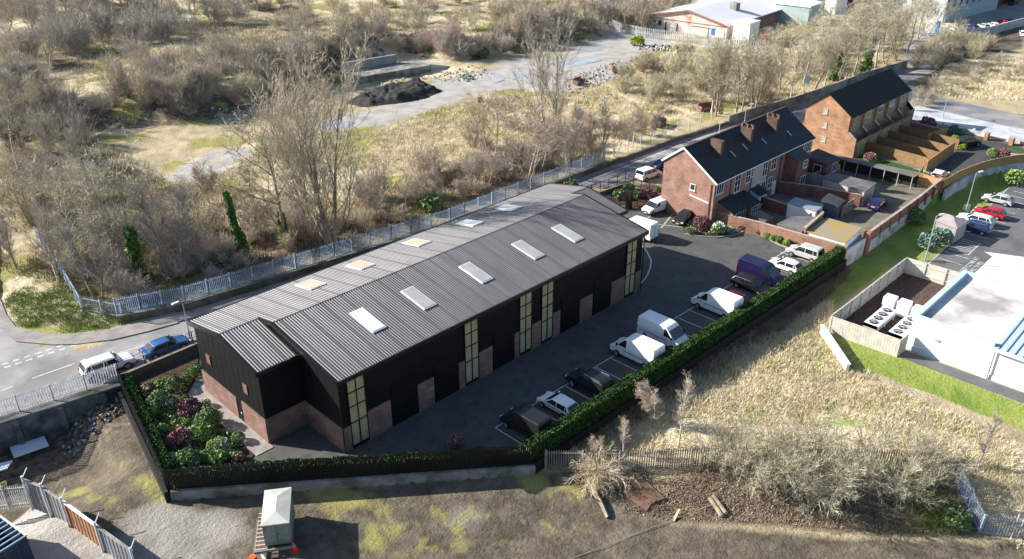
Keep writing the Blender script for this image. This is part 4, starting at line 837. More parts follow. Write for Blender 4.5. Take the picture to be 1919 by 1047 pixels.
# lamp posts
lampm = M('galvanised_steel', (.50,.52,.53), rough=.35, metal=.6)
def lamp(label, x, y, z, h, arm=(1.1,0), basecage=True):
    t = thing('street_lamp', label, 'street lamp', (x,y,z)); b = MB(); b.cyl((x,y,z),(x,y,z+1.2),.11,n=10); b.cyl((x,y,z+1.2),(x,y,z+h),.075,.05,10); b.build('pole', lampm, t)
    b = MB(); b.bar((x,y,z+h),(x+arm[0]*.6,y+arm[1]*.6,z+h+.12),.06); b.build('arm', lampm, t)
    b = MB(); a = math.atan2(arm[1],arm[0]); b.cbox(x+arm[0]*.85,y+arm[1]*.85,z+h+.12,.75,.28,.12,a); o = b.build('lamp_head', M('lamp_grey', (.62,.64,.66), rough=.4), t)
    b = MB(); b.cbox(x+arm[0]*.85,y+arm[1]*.85,z+h+.045,.5,.2,.03,a); b.build('lens', M('lamp_lens', (.8,.8,.78), rough=.2), o)
    if basecage:
        b = MB()
        for sx in (-.35,.35): b.bar((x+sx,y-.3,z),(x+sx,y-.3,z+1.1),.05); b.bar((x+sx,y+.3,z),(x+sx,y+.3,z+1.1),.05); b.bar((x+sx,y-.3,z+1.1),(x+sx,y+.3,z+1.1),.05)
        b.bar((x-.35,y-.3,z+1.1),(x+.35,y-.3,z+1.1),.05); b.build('guard', lampm, t)
    return t
lamp('galvanised lamp post with base guard beside the grey kiosk', 74.3,-19.6,RZ,6.1,(1.0,-.4))
lamp('galvanised lamp post with base guard behind the dark blue parked car', 94.3,-17.6,RZ,5.9,(1.0,-.4))
lamp('tall thin lamp post on the cobbled lane behind the townhouses', *g2(1766,222),0,hgt(1766,222,178),(.6,0),False)
lamp('slim lamp post on the kerb at the left end of the black unit', *g2(357,637),0,4.6,(-.9,-.1),False)
lamp('slim lamp post over the street behind the terrace chimneys', *g2(1394,238),0,hgt(1394,238,212)+1.5,(1,-.6),False)
# ================================================================ VEHICLES
tyre_m = M('tyre_rubber', (.012,.012,.013), rough=.85); rim_m = M('alloy_rim', (.45,.46,.48), rough=.3, metal=.7)
cg = M('car_glass', (.015,.018,.022), rough=.06, spec=.9); hl = M('headlight_lens', (.65,.67,.7), rough=.1, spec=.8); tl = M('tail_light_lens', (.35,.015,.015), rough=.15, spec=.6)
plast = M('black_bumper_plastic', (.02,.02,.022), rough=.6)
def paint_m(nm, c, r=.28): return M('car_paint_'+nm, c, rough=r, spec=.6, metal=.0)
PW = paint_m('white', (.78,.79,.80)); PK = paint_m('black', (.010,.011,.012), .42); PB = paint_m('navy', (.010,.008,.042)); PG = paint_m('silver', (.46,.46,.45)); PR = paint_m('red', (.42,.012,.025)); PS = paint_m('blue', (.03,.10,.27)); PD = paint_m('dark_blue', (.012,.02,.10)); PP = paint_m('pale_blue', (.55,.66,.76))
SPEC = {
 'hatch': dict(L=4.0, W=1.74, belt=.93, low=[(2.0,.32),(1.98,.62),(1.75,.76),(1.02,.93),(-1.9,.96),(-2.0,.75),(-1.98,.32)], up=[(1.05,.92),(.28,1.38),(-.1,1.46),(-1.0,1.44),(-1.5,1.31),(-1.95,.97)], r=.33, wb=(1.27,-1.25), tw=.72),
 'saloon': dict(L=4.7, W=1.82, belt=.92, low=[(2.35,.3),(2.33,.6),(2.1,.74),(1.1,.92),(-1.75,.96),(-2.3,.9),(-2.36,.7),(-2.33,.3)], up=[(1.1,.91),(.3,1.38),(-.1,1.42),(-.9,1.4),(-1.25,1.32),(-1.85,.96)], r=.33, wb=(1.42,-1.4), tw=.74),
 'suv': dict(L=4.55, W=1.86, belt=1.08, low=[(2.27,.38),(2.25,.75),(2.1,.95),(1.05,1.1),(-2.15,1.12),(-2.27,.9),(-2.25,.38)], up=[(1.05,1.08),(.55,1.68),(.2,1.76),(-1.6,1.76),(-1.95,1.7),(-2.2,1.1)], r=.38, wb=(1.4,-1.38), tw=.84),
 'pickup': dict(L=5.2, W=1.88, belt=1.1, low=[(2.6,.42),(2.58,.8),(2.4,1.0),(1.35,1.12),(-2.5,1.14),(-2.6,.95),(-2.58,.42)], up=[(1.3,1.1),(.75,1.68),(.45,1.75),(-.75,1.75),(-.95,1.68),(-1.1,1.12)], r=.39, wb=(1.65,-1.55), tw=.84),
 'estate': dict(L=4.6, W=1.82, belt=.93, low=[(2.3,.31),(2.27,.6),(2.05,.75),(1.15,.93),(-2.2,.97),(-2.3,.78),(-2.27,.31)], up=[(1.15,.92),(.45,1.4),(.1,1.46),(-1.6,1.44),(-1.9,1.36),(-2.22,.96)], r=.33, wb=(1.4,-1.4), tw=.77),
 'mpv': dict(L=4.35, W=1.8, belt=1.08, low=[(2.17,.34),(2.15,.72),(1.9,.92),(1.25,1.07),(-2.1,1.1),(-2.17,.8),(-2.15,.34)], up=[(1.3,1.06),(.55,1.68),(.2,1.78),(-1.75,1.8),(-2.0,1.72),(-2.12,1.09)], r=.34, wb=(1.32,-1.38), tw=.88),
 'smallvan': dict(L=4.1, W=1.75, belt=1.08, low=[(2.05,.34),(2.03,.75),(1.8,.92),(1.25,1.07),(-2.0,1.1),(-2.05,.8),(-2.05,.34)], up=[(1.3,1.06),(.6,1.66),(.3,1.78),(-1.8,1.82),(-1.95,1.76),(-2.03,1.09)], r=.33, wb=(1.3,-1.3), tw=.9, van=1),
 'van': dict(L=5.4, W=2.02, belt=1.3, low=[(2.7,.36),(2.68,.9),(2.45,1.1),(1.95,1.28),(-2.68,1.32),(-2.7,.9),(-2.7,.36)], up=[(2.0,1.26),(1.15,2.14),(.85,2.36),(.4,2.44),(-2.5,2.46),(-2.62,2.38),(-2.68,1.31)], r=.35, wb=(1.75,-1.65), tw=.90, van=1),
}
def lerp_edge(up, i, t): return (up[i][0]*(1-t)+up[i+1][0]*t, up[i][1]*(1-t)+up[i+1][1]*t)
def vehicle(kind, paint, label, loc, rz, name, cat, group=None, lights=True, roofbars=False, dark_low=False, arches=False):
    s = SPEC[kind]; t = thing(name, label, cat, loc, rz, group); W = s['W']; hw = W/2; tw = s['tw']*hw; belt = s['belt']; H = max(p[1] for p in s['up'])
    def yw(z): return hw*.985-(hw*.985-tw)*max(0, min(1, (z-belt)/(H-belt)))
    b = MB(); lo = s['low']; n = len(lo)
    # lower hull, slightly narrower at nose and tail
    def ylo(x): e = abs(x)/(s['L']/2); return hw*(1-.10*max(0, e-.82)/.18)
    V = [(x, -ylo(x), z) for x, z in lo]+[(x, ylo(x), z) for x, z in lo]
    b.add(V, [tuple(range(n)), tuple(range(n,2*n))[::-1]]+[((i+1)%n, i, n+i, n+(i+1)%n) for i in range(n)])
    up = s['up']; m = len(up); V = [(x, -yw(z), z-.02) for x, z in up]+[(x, yw(z), z-.02) for x, z in up]
    b.add(V, [tuple(range(m)), tuple(range(m,2*m))[::-1]]+[((i+1)%m, i, m+i, m+(i+1)%m) for i in range(m)]); b.fix = True
    o = b.build('body', paint, t, bevel=.11, local=True, smooth=False)
    # glass
    def panel(p0, p1, inset, nm, e=.012):
        (xa, za), (xb, zb) = p0, p1; d = Vector((xb-xa, 0, zb-za)).normalized(); nr = Vector((-d.z, 0, d.x)); 
        if nr.z < 0 or (abs(nr.z) < .05 and nr.x*xa < 0): nr = -nr
        g = MB(); q = [Vector((xa,-yw(za)+inset,za)), Vector((xa,yw(za)-inset,za)), Vector((xb,yw(zb)-inset,zb)), Vector((xb,-yw(zb)+inset,zb))]
        q = [v+nr*e for v in q]; r_ = [v-nr*.03 for v in q]; g.add(q+r_, [(0,1,2,3),(7,6,5,4),(0,4,5,1),(1,5,6,2),(2,6,7,3),(3,7,4,0)]); g.fix = True
        return g.build(nm, cg, t, local=True)
    a, c = up[0], up[1]; z_ = lambda f, i=0: lerp_edge(up, i, f)
    panel(z_(.06), z_(.94), .09, 'windscreen')
    if not s.get('van'): panel(lerp_edge(up, m-2, .08), lerp_edge(up, m-2, .9), .12, 'rear_window')
    elif kind == 'smallvan': panel(lerp_edge(up, m-2, .12), lerp_edge(up, m-2, .62), .35, 'rear_window')
    zt_, zb = belt+(H-belt)*.80, belt+(H-belt)*.10
    def xf(z):
        for i in range(m//2+1):
            if up[i][1] <= z <= up[i+1][1]: f = (z-up[i][1])/(up[i+1][1]-up[i][1]); return up[i][0]*(1-f)+up[i+1][0]*f
        return up[1][0]
    def xr(z):
        (xa, za), (xb, zb_) = up[m-1], up[m-2]; f = min(1, max(0, (z-za)/(zb_-za))); return xa*(1-f)+xb*f
    fb, ft = xf(zb)-.18, xf(zt_)-.12; rb, rt = xr(zb)+.2, xr(zt_)+.2
    if s.get('van'): segs = [(fb, fb-1.0, ft, fb-1.0)] if kind == 'van' else [(fb, fb-.95, ft, fb-.95)]
    else:
        mid = (fb+rb)/2+.1; segs = [(fb, mid+.05, ft, mid+.05), (mid-.05, mid-1.0 if kind != 'pickup' else rb, mid-.05, mid-.95 if kind != 'pickup' else rt)]
        if kind in ('suv','estate','mpv','hatch'): segs.append((mid-1.08, rb, mid-1.03, rt))
        elif kind == 'saloon': segs[1] = (mid-.05, rb+.1, mid-.05, rt)
    for sd in (-1, 1):
        g = MB()
        for (x0, x1, x2, x3) in segs:
            if x0-x1 < .12: continue
            q = [(x0, sd*(yw(zb)+.012), zb-.02), (x1, sd*(yw(zb)+.012), zb-.02), (x3, sd*(yw(zt_)+.012), zt_-.02), (x2, sd*(yw(zt_)+.012), zt_-.02)]
            r_ = [(x, y-sd*.04, z) for x, y, z in q]; g.add(q+r_, [(0,1,2,3),(7,6,5,4),(0,4,5,1),(1,5,6,2),(2,6,7,3),(3,7,4,0)])
        g.fix = True; g.build('side_window', cg, t, local=True)
    # wheels
    r = s['r']
    for xw in s['wb']:
        for sd in (-1, 1):
            g = MB(); g.cyl((xw, sd*(hw+.015), r), (xw, sd*(hw-.2), r), r, n=20); wv = g.build('wheel', tyre_m, t, local=True)
            g = MB(); g.cyl((xw, sd*(hw+.03), r), (xw, sd*(hw-.02), r), r*.62, n=14)
            g.build('rim', rim_m, wv, local=True)
    if arches or dark_low:
        g = MB(); g.box(-s['L']/2+.35, -hw-.012, .3, s['L']/2-.4, hw+.012, .5 if not arches else .42); g.build('sill_trim', plast, t, local=True)
    g = MB(); g.box(s['L']/2-.12, -hw*.9, .3, s['L']/2+.03, hw*.9, .52); g.box(-s['L']/2-.03, -hw*.9, .3, -s['L']/2+.12, hw*.9, .5); g.build('bumper', plast if s.get('van') or kind == 'suv' else paint, t, local=True, bevel=.03)
    xh, zh = lo[1][0], lo[1][1]; x2, z2 = lo[2]
    for sd in (-1, 1):
        g = MB(); g.add([(xh+.01, sd*hw*.52, zh-.08),(xh-.02, sd*hw*.93, zh-.08),(x2-.05, sd*hw*.95, z2-.01),(x2+.1, sd*hw*.55, z2-.03)], [(0,1,2,3) if sd < 0 else (3,2,1,0)]); 
        g = MB(); g.cbox(xh-.08, sd*hw*.72, zh+.0, .22, hw*.38, .14); g.build('headlight', hl, t, local=True, bevel=.03)
        zt2 = belt-.12; g = MB()
        if s.get('van'): g.box(-s['L']/2-.015, sd*hw*.97-.06*(sd > 0)-.0*(sd < 0), zt2-.2, -s['L']/2+.1, sd*hw*.97+.06*(sd < 0), zt2+.3)
        else: g.cbox(-s['L']/2+.06, sd*hw*.78, zt2-.02, .2, hw*.34, .17)
        g.build('tail_light', tl, t, local=True, bevel=.02)
        g = MB(); g.cbox(fb+.05, sd*(hw+.1), zb+.08, .13, .2, .16 if kind != 'van' else .3); g.build('mirror', paint if not s.get('van') else plast, t, local=True, bevel=.03)
    g = MB(); g.box(s['L']/2-.06, -hw*.45, zh-.22, s['L']/2+.012, hw*.45, zh-.06); g.build('grille', plast, t, local=True)
    g = MB(); g.box(-s['L']/2-.04, -.26, .62, -s['L']/2+.02, .26, .73); g.box(s['L']/2-.0, -.26, .38, s['L']/2+.045, .26, .49); g.build('number_plate', M('number_plate_yellow', (.6,.55,.25), rough=.4), t, local=True)
    if roofbars:
        g = MB()
        for sd in (-1, 1): g.bar((.2, sd*tw*.92, H+.03), (-1.6 if kind != 'mpv' else -1.6, sd*tw*.92, H+.03), .04)
        g.build('roof_bars', rim_m, t, local=True)
    if kind == 'van':
        g = MB()
        for sd in (-1, 1):
            g.box(.95, sd*hw*.985-.0, .45, .97, sd*(hw*.985+.006), 1.28); g.box(-.35, sd*hw*.985, .45, -.33, sd*(hw*.985+.006), 1.28)
            g.box(-2.3, sd*hw*.985, .98, .9, sd*(hw*.985+.012), 1.04)
        g.box(-2.715, -.012, .5, -2.69, .012, 2.2); g.build('panel_seams', M('seam_grey', (.12,.12,.13) if paint is not PK else (.03,.03,.03), rough=.5) if paint is PW else plast, t, local=True)
    if kind == 'pickup':
        g = MB(); g.box(-2.45, -hw+.12, 1.13, -1.15, hw-.12, 1.17); g.build('load_bed', plast, t, local=True)
    return t
PI2 = math.pi/2
def near(fpx, rpx, W, z=0.):
    # centre and heading from the wheel contacts of the side the photo shows
    f = np.array(g2(*fpx, z)); r = np.array(g2(*rpx, z)); d = f-r; a = math.atan2(d[1], d[0]); u = d/np.linalg.norm(d); n = np.array([-u[1], u[0]]); m = (f+r)/2
    if n@(m-CAMP[:2]) < 0: n = -n
    c = m+n*W/2; return (float(c[0]), float(c[1]), z), a
def put(kind, paint, label, fpx, rpx, name, cat, z=0., snap=None, **k):
    l, a = near(fpx, rpx, SPEC[kind]['W'], z)
    if snap is not None: a = snap
    return vehicle(kind, paint, label, (l[0], l[1], z+.012), a, name, cat, **k)
V = lambda *a, **k: vehicle(*a, **k)
VG = 'vehicles parked in the hedge side bays'
V('van', PK, 'matt black panel van nearest the front railings, nosed in to the building side', (12.75,-8.75,.012), PI2+.02, 'parked_van', 'van').scale = (.86,.92,.92)
put('hatch', PW, 'white three door hatchback between the black van and the black off-roader', (1014.9,764.8), (1054.7,786.4), 'parked_car', 'car', snap=PI2)
put('suv', PK, 'black off-road estate with grey roof bars beside the white hatchback', (1072,727.7), (1117.6,748.5), 'parked_car', 'car', snap=PI2, roofbars=True, arches=True).scale = (1.03,1,1.1)
put('van', PW, 'white panel van nosed away from the hedge, nearer the black off-roader', (1157.6,671), (1208,691), 'parked_van', 'van', snap=PI2)
V('van', PW, 'white high roof van nosed into the hedge beside another white van', (33.3,-8.55,.012), -PI2, 'parked_van', 'van')
put('van', PW, 'white panel van alone among empty bays, hiding a red car', (1309,582), (1358.7,598), 'parked_van', 'van', snap=PI2)
V('hatch', PR, 'red hatchback almost hidden behind the lone white van', (45.4,-9.0,.012), PI2, 'parked_car', 'car')
put('estate', PK, 'black hatchback nosed into the hedge in front of the navy van', (1418.8,554.4), (1380,539.7), 'parked_car', 'car', snap=-PI2)
V('van', PB, 'navy blue panel van nosed into the hedge between black and white cars', (52.3,-8.75,.012), -PI2, 'parked_van', 'van')
put('hatch', PW, 'white five door hatchback between the navy van and the silver people carrier', (1441,501), (1482.8,517.6), 'parked_car', 'car', snap=PI2)
put('mpv', PG, 'silver people carrier with white roof in the last bay by the brick wall', (1480,481), (1522.7,493.5), 'parked_car', 'car', snap=PI2)
V('van', PW, 'large white van driving past the far corner of the black unit', (52.4,9.25,.012), math.radians(92), 'white_van', 'van')
put('smallvan', PW, 'small white van parked by the sliding gate and planted corner', (1224,405), (1250,396), 'parked_van', 'van')
l_, a_ = near((1268,430),(1296,409),0); V('hatch', PK, 'glossy black car parked beside the purple shrub bed', (l_[0]+.6, l_[1]+.5, .012), a_, 'parked_car', 'car')
put('suv', PW, 'white four by four with roof bars on the road behind the palisade fence', (241,697), (170,712), 'road_car', 'car', snap=math.radians(-4), arches=True, roofbars=True).scale = (1.08,1,1)
put('saloon', PS, 'blue saloon on the road behind the mesh fence at the end of the black unit', (348,655), (286,675), 'road_car', 'car', snap=math.radians(-2))
put('mpv', PW, 'white hatchback parked on the street beside the end terrace gable', (1233,333), (1213,340), 'road_car', 'car')
put('saloon', PD, 'dark blue car on the street half hidden by the end terrace gable', (1262,313), (1243,320), 'road_car', 'car')
zr_ = RZ+.03
V('hatch', PG, 'silver car in the retail bays nearest the lamp post and farthest along the row', (*g2(1868,380,zr_),zr_), PI2+.05, 'parked_car', 'car')
V('hatch', PR, 'bright red car in the retail bays between silver and pale blue cars', (*g2(1852,405,zr_),zr_), PI2+.05, 'parked_car', 'car')
V('estate', PP, 'pale blue car in the retail bays mostly hidden by the dark blue one', (*g2(1826,418,zr_),zr_), PI2+.05, 'parked_car', 'car')
V('estate', PD, 'dark blue car in the retail bay nearest the grey kiosk', (*g2(1822,432,zr_),zr_), PI2+.05, 'parked_car', 'car', roofbars=True)
V('hatch', PD, 'dark car in the grassy yard behind the terrace garages', (*g2(1643,388),.012), 0.1, 'parked_car', 'car')
V('hatch', PW, 'white hatchback on the new drive behind the curved timber fence', (*g2(1759,335),.012), .0, 'parked_car', 'car')
V('suv', PK, 'dark car at the end of the fenced gardens by the drive entrance', (*g2(1812,274),.012), -.4, 'parked_car', 'car')
for k, (u, v, pn, lb) in enumerate(((1792,60,PP,'pale blue car nearest the blue gate post in the far yard'),(1822,55,PD,'dark blue car behind the wall between pale cars in the far yard'),(1842,53,PG,'silver car behind the wall in the middle of the far yard row'),(1860,51,PW,'white car behind the wall beside the red one in the far yard'),(1878,46,PR,'red car behind the wall in the far yard'),(1893,44,PD,'dark car behind the wall just beyond the red one in the far yard'))):
    V('hatch', pn, lb, (*g2(u, v),.02), math.radians(50), 'distant_car', 'car')
V('hatch', PW, 'white car at the right edge on the pale far track', (*g2(1916,67),.02), .3, 'distant_car', 'car')
V('hatch', PR, 'red car beside the old factory annexe behind the tall trees', (*g2(1436,74),.02), .2, 'distant_car', 'car')
V('van', PK, 'black van by the dark far building at the top right corner', (*g2(1898,8),.02), 0, 'distant_car', 'van')
# ================================================================ BARE TREES AND SCRUB
bark = M('bark_grey', (.38,.33,.25), (.26,.22,.16), 3, 4, .9, rnd=.2)
bark_w = M('bark_pale', (.52,.49,.44), (.36,.33,.29), 3, 4, .85, rnd=.1)
tw_b = M('twigs_beige', (.55,.48,.365), (.38,.325,.245), .4, 3, .9, rnd=.18)
tw_r = M('twigs_reddish', (.49,.40,.325), (.34,.27,.215), .4, 3, .9, rnd=.18)
tw_o = M('twigs_olive', (.52,.485,.34), (.37,.34,.23), .4, 3, .9, rnd=.18)
tw_g = M('twigs_grey', (.46,.42,.365), (.31,.28,.24), .4, 3, .9, rnd=.18)
ivy_m = leafmat('ivy_leaf', (.06,.14,.03), (.13,.23,.05), .1, 2)
class Grow:
    def __init__(s, seed): s.r = np.random.default_rng(seed); s.seg = []; s.tw = []; s.tr = []
    def rd(s, k=1.): return s.r.normal(size=3)*k
    def branch(s, p, d, L, r, lv, P):
        n = P['n'][lv]; st = L/n; r0 = r; pts = []
        for i in range(n):
            d = d+s.rd(P['wig'][lv])+np.array([0,0,P['up'][lv]]); d /= np.linalg.norm(d)
            q = p+d*st; r1 = r*(1-(i+1)/n*P['tap'][lv]); (s.tr if lv == 0 else s.seg).append((p, q, r0, r1)); r0 = r1; p = q; pts.append((p.copy(), d.copy(), (i+1)/n))
        if lv < P['max']:
            k = P['kids'][lv]; f0 = P['from'][lv]
            for j in range(k):
                f = f0+(1-f0)*(j+s.r.random()*.8)/k; i = min(n-1, int(f*n)); q, dd, _ = pts[i]; q = q-dd*st*s.r.random()
                a = P['ang'][lv]*(.7+.6*s.r.random()); az = s.r.random()*6.283; u = np.cross(dd, [0.3,.2,.9]); u /= np.linalg.norm(u)+1e-9; v = np.cross(dd, u)
                nd = dd*math.cos(a)+(u*math.cos(az)+v*math.sin(az))*math.sin(a)
                s.branch(q, nd, L*P['lr'][lv]*(1-.45*f)*(.75+.5*s.r.random()), max(r*.45*(1-.5*f), .012), lv+1, P)
        if lv >= P['max']-1 or lv == P['max']:
            k = P['tw']
            for j in range(k):
                i = s.r.integers(0, n); q, dd, _ = pts[i]; nd = dd+s.rd(P['tws'])+np.array([0,0,P['twu']]); nd /= np.linalg.norm(nd)
                s.tw.append((q-dd*st*s.r.random(), nd, P['twl']*(.5+s.r.random())))
    def meshes(s, name, tww, bm, tm):
        def tubes(seg):
            if not seg: return np.zeros((0,3)), np.zeros((0,3), int)
            A = np.array([x[0] for x in seg]); B = np.array([x[1] for x in seg]); r0 = np.array([x[2] for x in seg]); r1 = np.array([x[3] for x in seg]); d = B-A; d /= np.linalg.norm(d,axis=1)[:,None]+1e-9
            u = np.cross(d, [0.13,.31,.9]); u /= np.linalg.norm(u,axis=1)[:,None]+1e-9; v = np.cross(d, u); V = []
            K = 4
            for P_, R_ in ((A,r0),(B,r1)):
                for k in range(K): t = 2*math.pi*k/K; V.append(P_+(u*math.cos(t)+v*math.sin(t))*R_[:,None])
            V = np.stack(V, 1).reshape(-1,3); b0 = np.arange(len(seg))*2*K; F = []
            for k in range(K):
                a, b_, c, d_ = k, (k+1)%K, K+(k+1)%K, K+k; F += [np.stack([b0+a,b0+b_,b0+c],-1), np.stack([b0+a,b0+c,b0+d_],-1)]
            return V, np.concatenate(F)
        V1, F1 = tubes(s.tr); V2, F2 = tubes(s.seg)
        if s.tw:
            P_ = np.array([x[0] for x in s.tw]); D = np.array([x[1] for x in s.tw]); L = np.array([x[2] for x in s.tw])[:,None]; u = np.cross(D, s.r.normal(size=D.shape)); u /= np.linalg.norm(u,axis=1)[:,None]+1e-9
            # each twig: main spine plus two side shoots
            T = [P_-u*tww/2, P_+u*tww/2, P_+D*L]; VV = [np.stack(T,1)]
            for f, sg in ((.35,1),(.55,-1),(.75,1)):
                q = P_+D*L*f; dd = D+u*sg*.7+s.r.normal(size=D.shape)*.25; dd /= np.linalg.norm(dd,axis=1)[:,None]; w_ = np.cross(dd, s.r.normal(size=D.shape)); w_ /= np.linalg.norm(w_,axis=1)[:,None]+1e-9
                VV.append(np.stack([q-w_*tww*.35, q+w_*tww*.35, q+dd*L*.45],1))
            V3 = np.concatenate(VV).reshape(-1,3); F3 = np.arange(len(V3)).reshape(-1,3)
        else: V3 = np.zeros((0,3)); F3 = np.zeros((0,3), int)
        return (V1,F1),(V2,F2),(V3,F3)
    def mk(s, name, tww, bm, tm):
        (V1,F1),(V2,F2),(V3,F3) = s.meshes(name, tww, bm, tm)
        tr = fastmesh(name+'_trunk', V1, F1, bm, smooth=True) if len(V1) else None
        cr = fastmesh(name+'_crown', np.concatenate([V2,V3]), np.concatenate([F2,F3+len(V2)]), [bm,tm], np.concatenate([np.zeros(len(F2)),np.ones(len(F3))]))
        return tr, cr
PT = {
 'poplar': dict(n=[7,6,4,3], wig=[.05,.09,.13,.2], up=[.05,.16,.12,.08], tap=[.75,.8,.85,.9], max=3, kids=[12,7,3], **{'from':[.12,.12,.15]}, ang=[.50,.5,.6], lr=[.60,.45,.5], tw=2, tws=.28, twu=.5, twl=.75),
 'spread': dict(n=[6,6,5,3], wig=[.07,.12,.16,.22], up=[.02,.05,.04,.03], tap=[.6,.8,.85,.9], max=3, kids=[11,6,4], **{'from':[.32,.2,.2]}, ang=[.85,.75,.7], lr=[.62,.55,.5], tw=3, tws=.35, twu=.15, twl=.6),
 'slim': dict(n=[8,4,3], wig=[.05,.12,.18], up=[.04,.10,.05], tap=[.8,.85,.9], max=2, kids=[22,6], **{'from':[.25,.2]}, ang=[.6,.6], lr=[.28,.5], tw=4, tws=.35, twu=.3, twl=.6),
}
TREES = {}
def tree_proto(key, kind, H, seed, bm, tm, stems=1, tww=.034, lean=.12, r0=None):
    g = Grow(seed); P = PT[kind]
    for k in range(stems):
        a = g.r.random()*6.283; d = np.array([math.cos(a)*lean*(stems > 1), math.sin(a)*lean*(stems > 1), 1.]); d /= np.linalg.norm(d)
        g.branch(np.array([math.cos(a)*.25*(stems > 1), math.sin(a)*.25*(stems > 1), -.3]), d, (H*.86)*(1-.15*g.r.random()*(stems > 1)), r0 or H*.016/(stems**.4), 0, P)
    TREES[key] = (H,)+g.mk(key, tww, bm, tm)
tree_proto('poplar_a', 'poplar', 12, 1, bark, tw_b, 4, lean=.26, tww=.022)
tree_proto('poplar_b', 'poplar', 12, 2, bark, tw_g, 2, lean=.2)
tree_proto('spread_a', 'spread', 10, 3, bark, tw_o)
tree_proto('spread_b', 'spread', 10, 4, bark, tw_b, 2, lean=.25)
tree_proto('spread_r', 'spread', 10, 5, bark, tw_r, 2, lean=.3)
tree_proto('slim_a', 'slim', 9, 6, bark_w, tw_b, 1, tww=.04)
tree_proto('slim_r', 'slim', 8, 7, bark_w, tw_r, 3, tww=.04, lean=.25)
tree_proto('slim_g', 'slim', 9, 8, bark, tw_g, 2, tww=.045, lean=.2)
def ivy_mesh(key, H, R, n, seed):
    def smp(r, n): z = H*(.02+.95*r.random(n)**1.1); a = r.random(n)*6.283; rr = R*(1.15-.6*z/H)*(.5+.5*r.random(n)); rr *= .45+1.1*vnoise(a*1.2+5, z*1.3, seed); return np.stack([rr*np.cos(a), rr*np.sin(a), z], 1)
    V_, F_ = leaf_cloud(n, smp, .17, seed); return fastmesh(key, V_, F_, ivy_m)
IVY = ivy_mesh('ivy', 5.5, .5, 600, 3); IVYT = ivy_mesh('ivy_column', 9, .7, 2300, 4)
def tree(u, v, vt, key, label, group=None, w_=1., ivy=0, z=None, rz=None, name='bare_tree'):
    p = GT(u, v) if z is None else (*g2(u, v, z), z); h = hgt(u, v, vt, p[2]); H, tr, cr = TREES[key]; sc = h/H
    t = thing(name, label, 'tree', p, rz if rz is not None else (u*7.3) % 6.28, group); t.scale = (sc*w_, sc*w_, sc)
    link('trunk', tr, t); link('crown', cr, t)
    if ivy: link('ivy', IVY, t, sc=(ivy/sc*1.5, ivy/sc*1.5, ivy/sc*1.1))
    return t
# the trees that stand out
tree(628,462,98,'poplar_a','tallest bare poplar with fanning stems behind the palisade fence, left of centre',w_=1.15)
tree(535,462,208,'spread_a','bare spreading tree with ivy at its foot between the ivy pole and the tall poplar',ivy=.8,w_=1.1)
tree(1040,312,48,'poplar_b','tall narrow bare poplar behind the far end of the black unit',w_=.95)
tree(985,352,188,'spread_r','bare reddish broad crowned tree just left of the tall narrow poplar',w_=1.15)
tree(925,300,160,'spread_r','smaller reddish bare tree left of the reddish broad crowned tree')
tree(585,430,170,'poplar_b','slender bare tree just behind the tallest poplar on its left',w_=.8)
tree(262,520,300,'spread_a','ivy clad tree leaning over the street corner palisade',ivy=1.1)
tree(215,500,270,'slim_g','bare pale stemmed tree at the left street corner',ivy=0)
tree(330,515,310,'slim_g','bare thin tree right of the ivy clad corner trees')
p_ = GT(460,485); t = thing('ivy_covered_pole', 'narrow column of green ivy on a dead trunk behind the palisade', 'ivy', p_); s_ = hgt(460,485,348,p_[2])/9.3
b = MB(); b.cyl((0,0,-.3),(-.9,.5,9*s_),.16,.08,8); b.build('trunk', bark, t, local=True); o = link('ivy', IVYT, t, sc=(s_*.8,s_*.8,s_)); o.rotation_euler = (-.05,-.1,0)
LB_ = [(40,330,190),(95,310,200),(60,420,260),(120,430,280),(150,520,330),(20,250,120),(80,230,120),(140,350,240),(190,420,290),(185,560,390),(300,470,330),(110,530,390),(380,440,330),(30,500,380)]
for k, (u, v, vt) in enumerate(LB_): tree(u, v, vt, ('spread_a','slim_g','spread_b','poplar_b')[k%4], 'bare grey-olive tree in the dense thicket at the left edge', 'bare trees of the left thicket', ivy=.7 if k in (4,) else 0)
MID = [(395,380,290),(480,400,300),(700,412,330),(760,392,310),(830,372,300),(880,366,280),(910,350,270),(1075,312,190),(1100,305,205),(1128,300,180),(1150,292,200),(1185,275,185),(1215,262,195),(1060,335,230),(1010,322,205)]
for k, (u, v, vt) in enumerate(MID): tree(u, v, vt, ('slim_r','slim_a','spread_r','slim_a')[k%4], 'thin bare tree in the scrub directly behind the palisade fence', 'thin bare trees behind the palisade')
ROW = [(1333,212,82),(1341,217,90),(1352,214,85),(1378,222,88),(1387,219,80),(1408,207,85),(1412,208,92),(1453,197,95),(1482,190,95),(1505,182,82),(1522,172,66)]
for k, (u, v, vt) in enumerate(ROW): tree(u, v, vt-8, ('slim_a','spread_a','poplar_a','spread_a')[k%4], 'bare pale trunked street tree behind the concrete wall opposite the terraces', 'row of bare trees opposite the terraces', w_=1.1)
ROW2 = [(1545,160,55),(1562,152,45),(1580,150,48),(1600,140,36),(1622,135,30),(1640,130,22),(1660,120,14),(1680,112,8),(1700,98,2),(1535,120,30),(1570,110,20),(1600,95,8),(1630,90,2),(1655,80,-5),(1690,75,-8),(1720,72,-5),(1500,120,40),(1470,130,60),(1550,85,10),(1590,70,-5),(1515,90,30),(1735,66,-8),(1440,120,62),(1480,100,50)]
for k, (u, v, vt) in enumerate(ROW2): tree(u, v, vt-10, ('spread_a','spread_b','poplar_a','spread_a','slim_a')[k%5], 'bare olive-brown tree in the dense belt along the street toward the gates', 'belt of bare trees along the far street', w_=1.15, ivy=1.3 if k in (1,4) else 0)
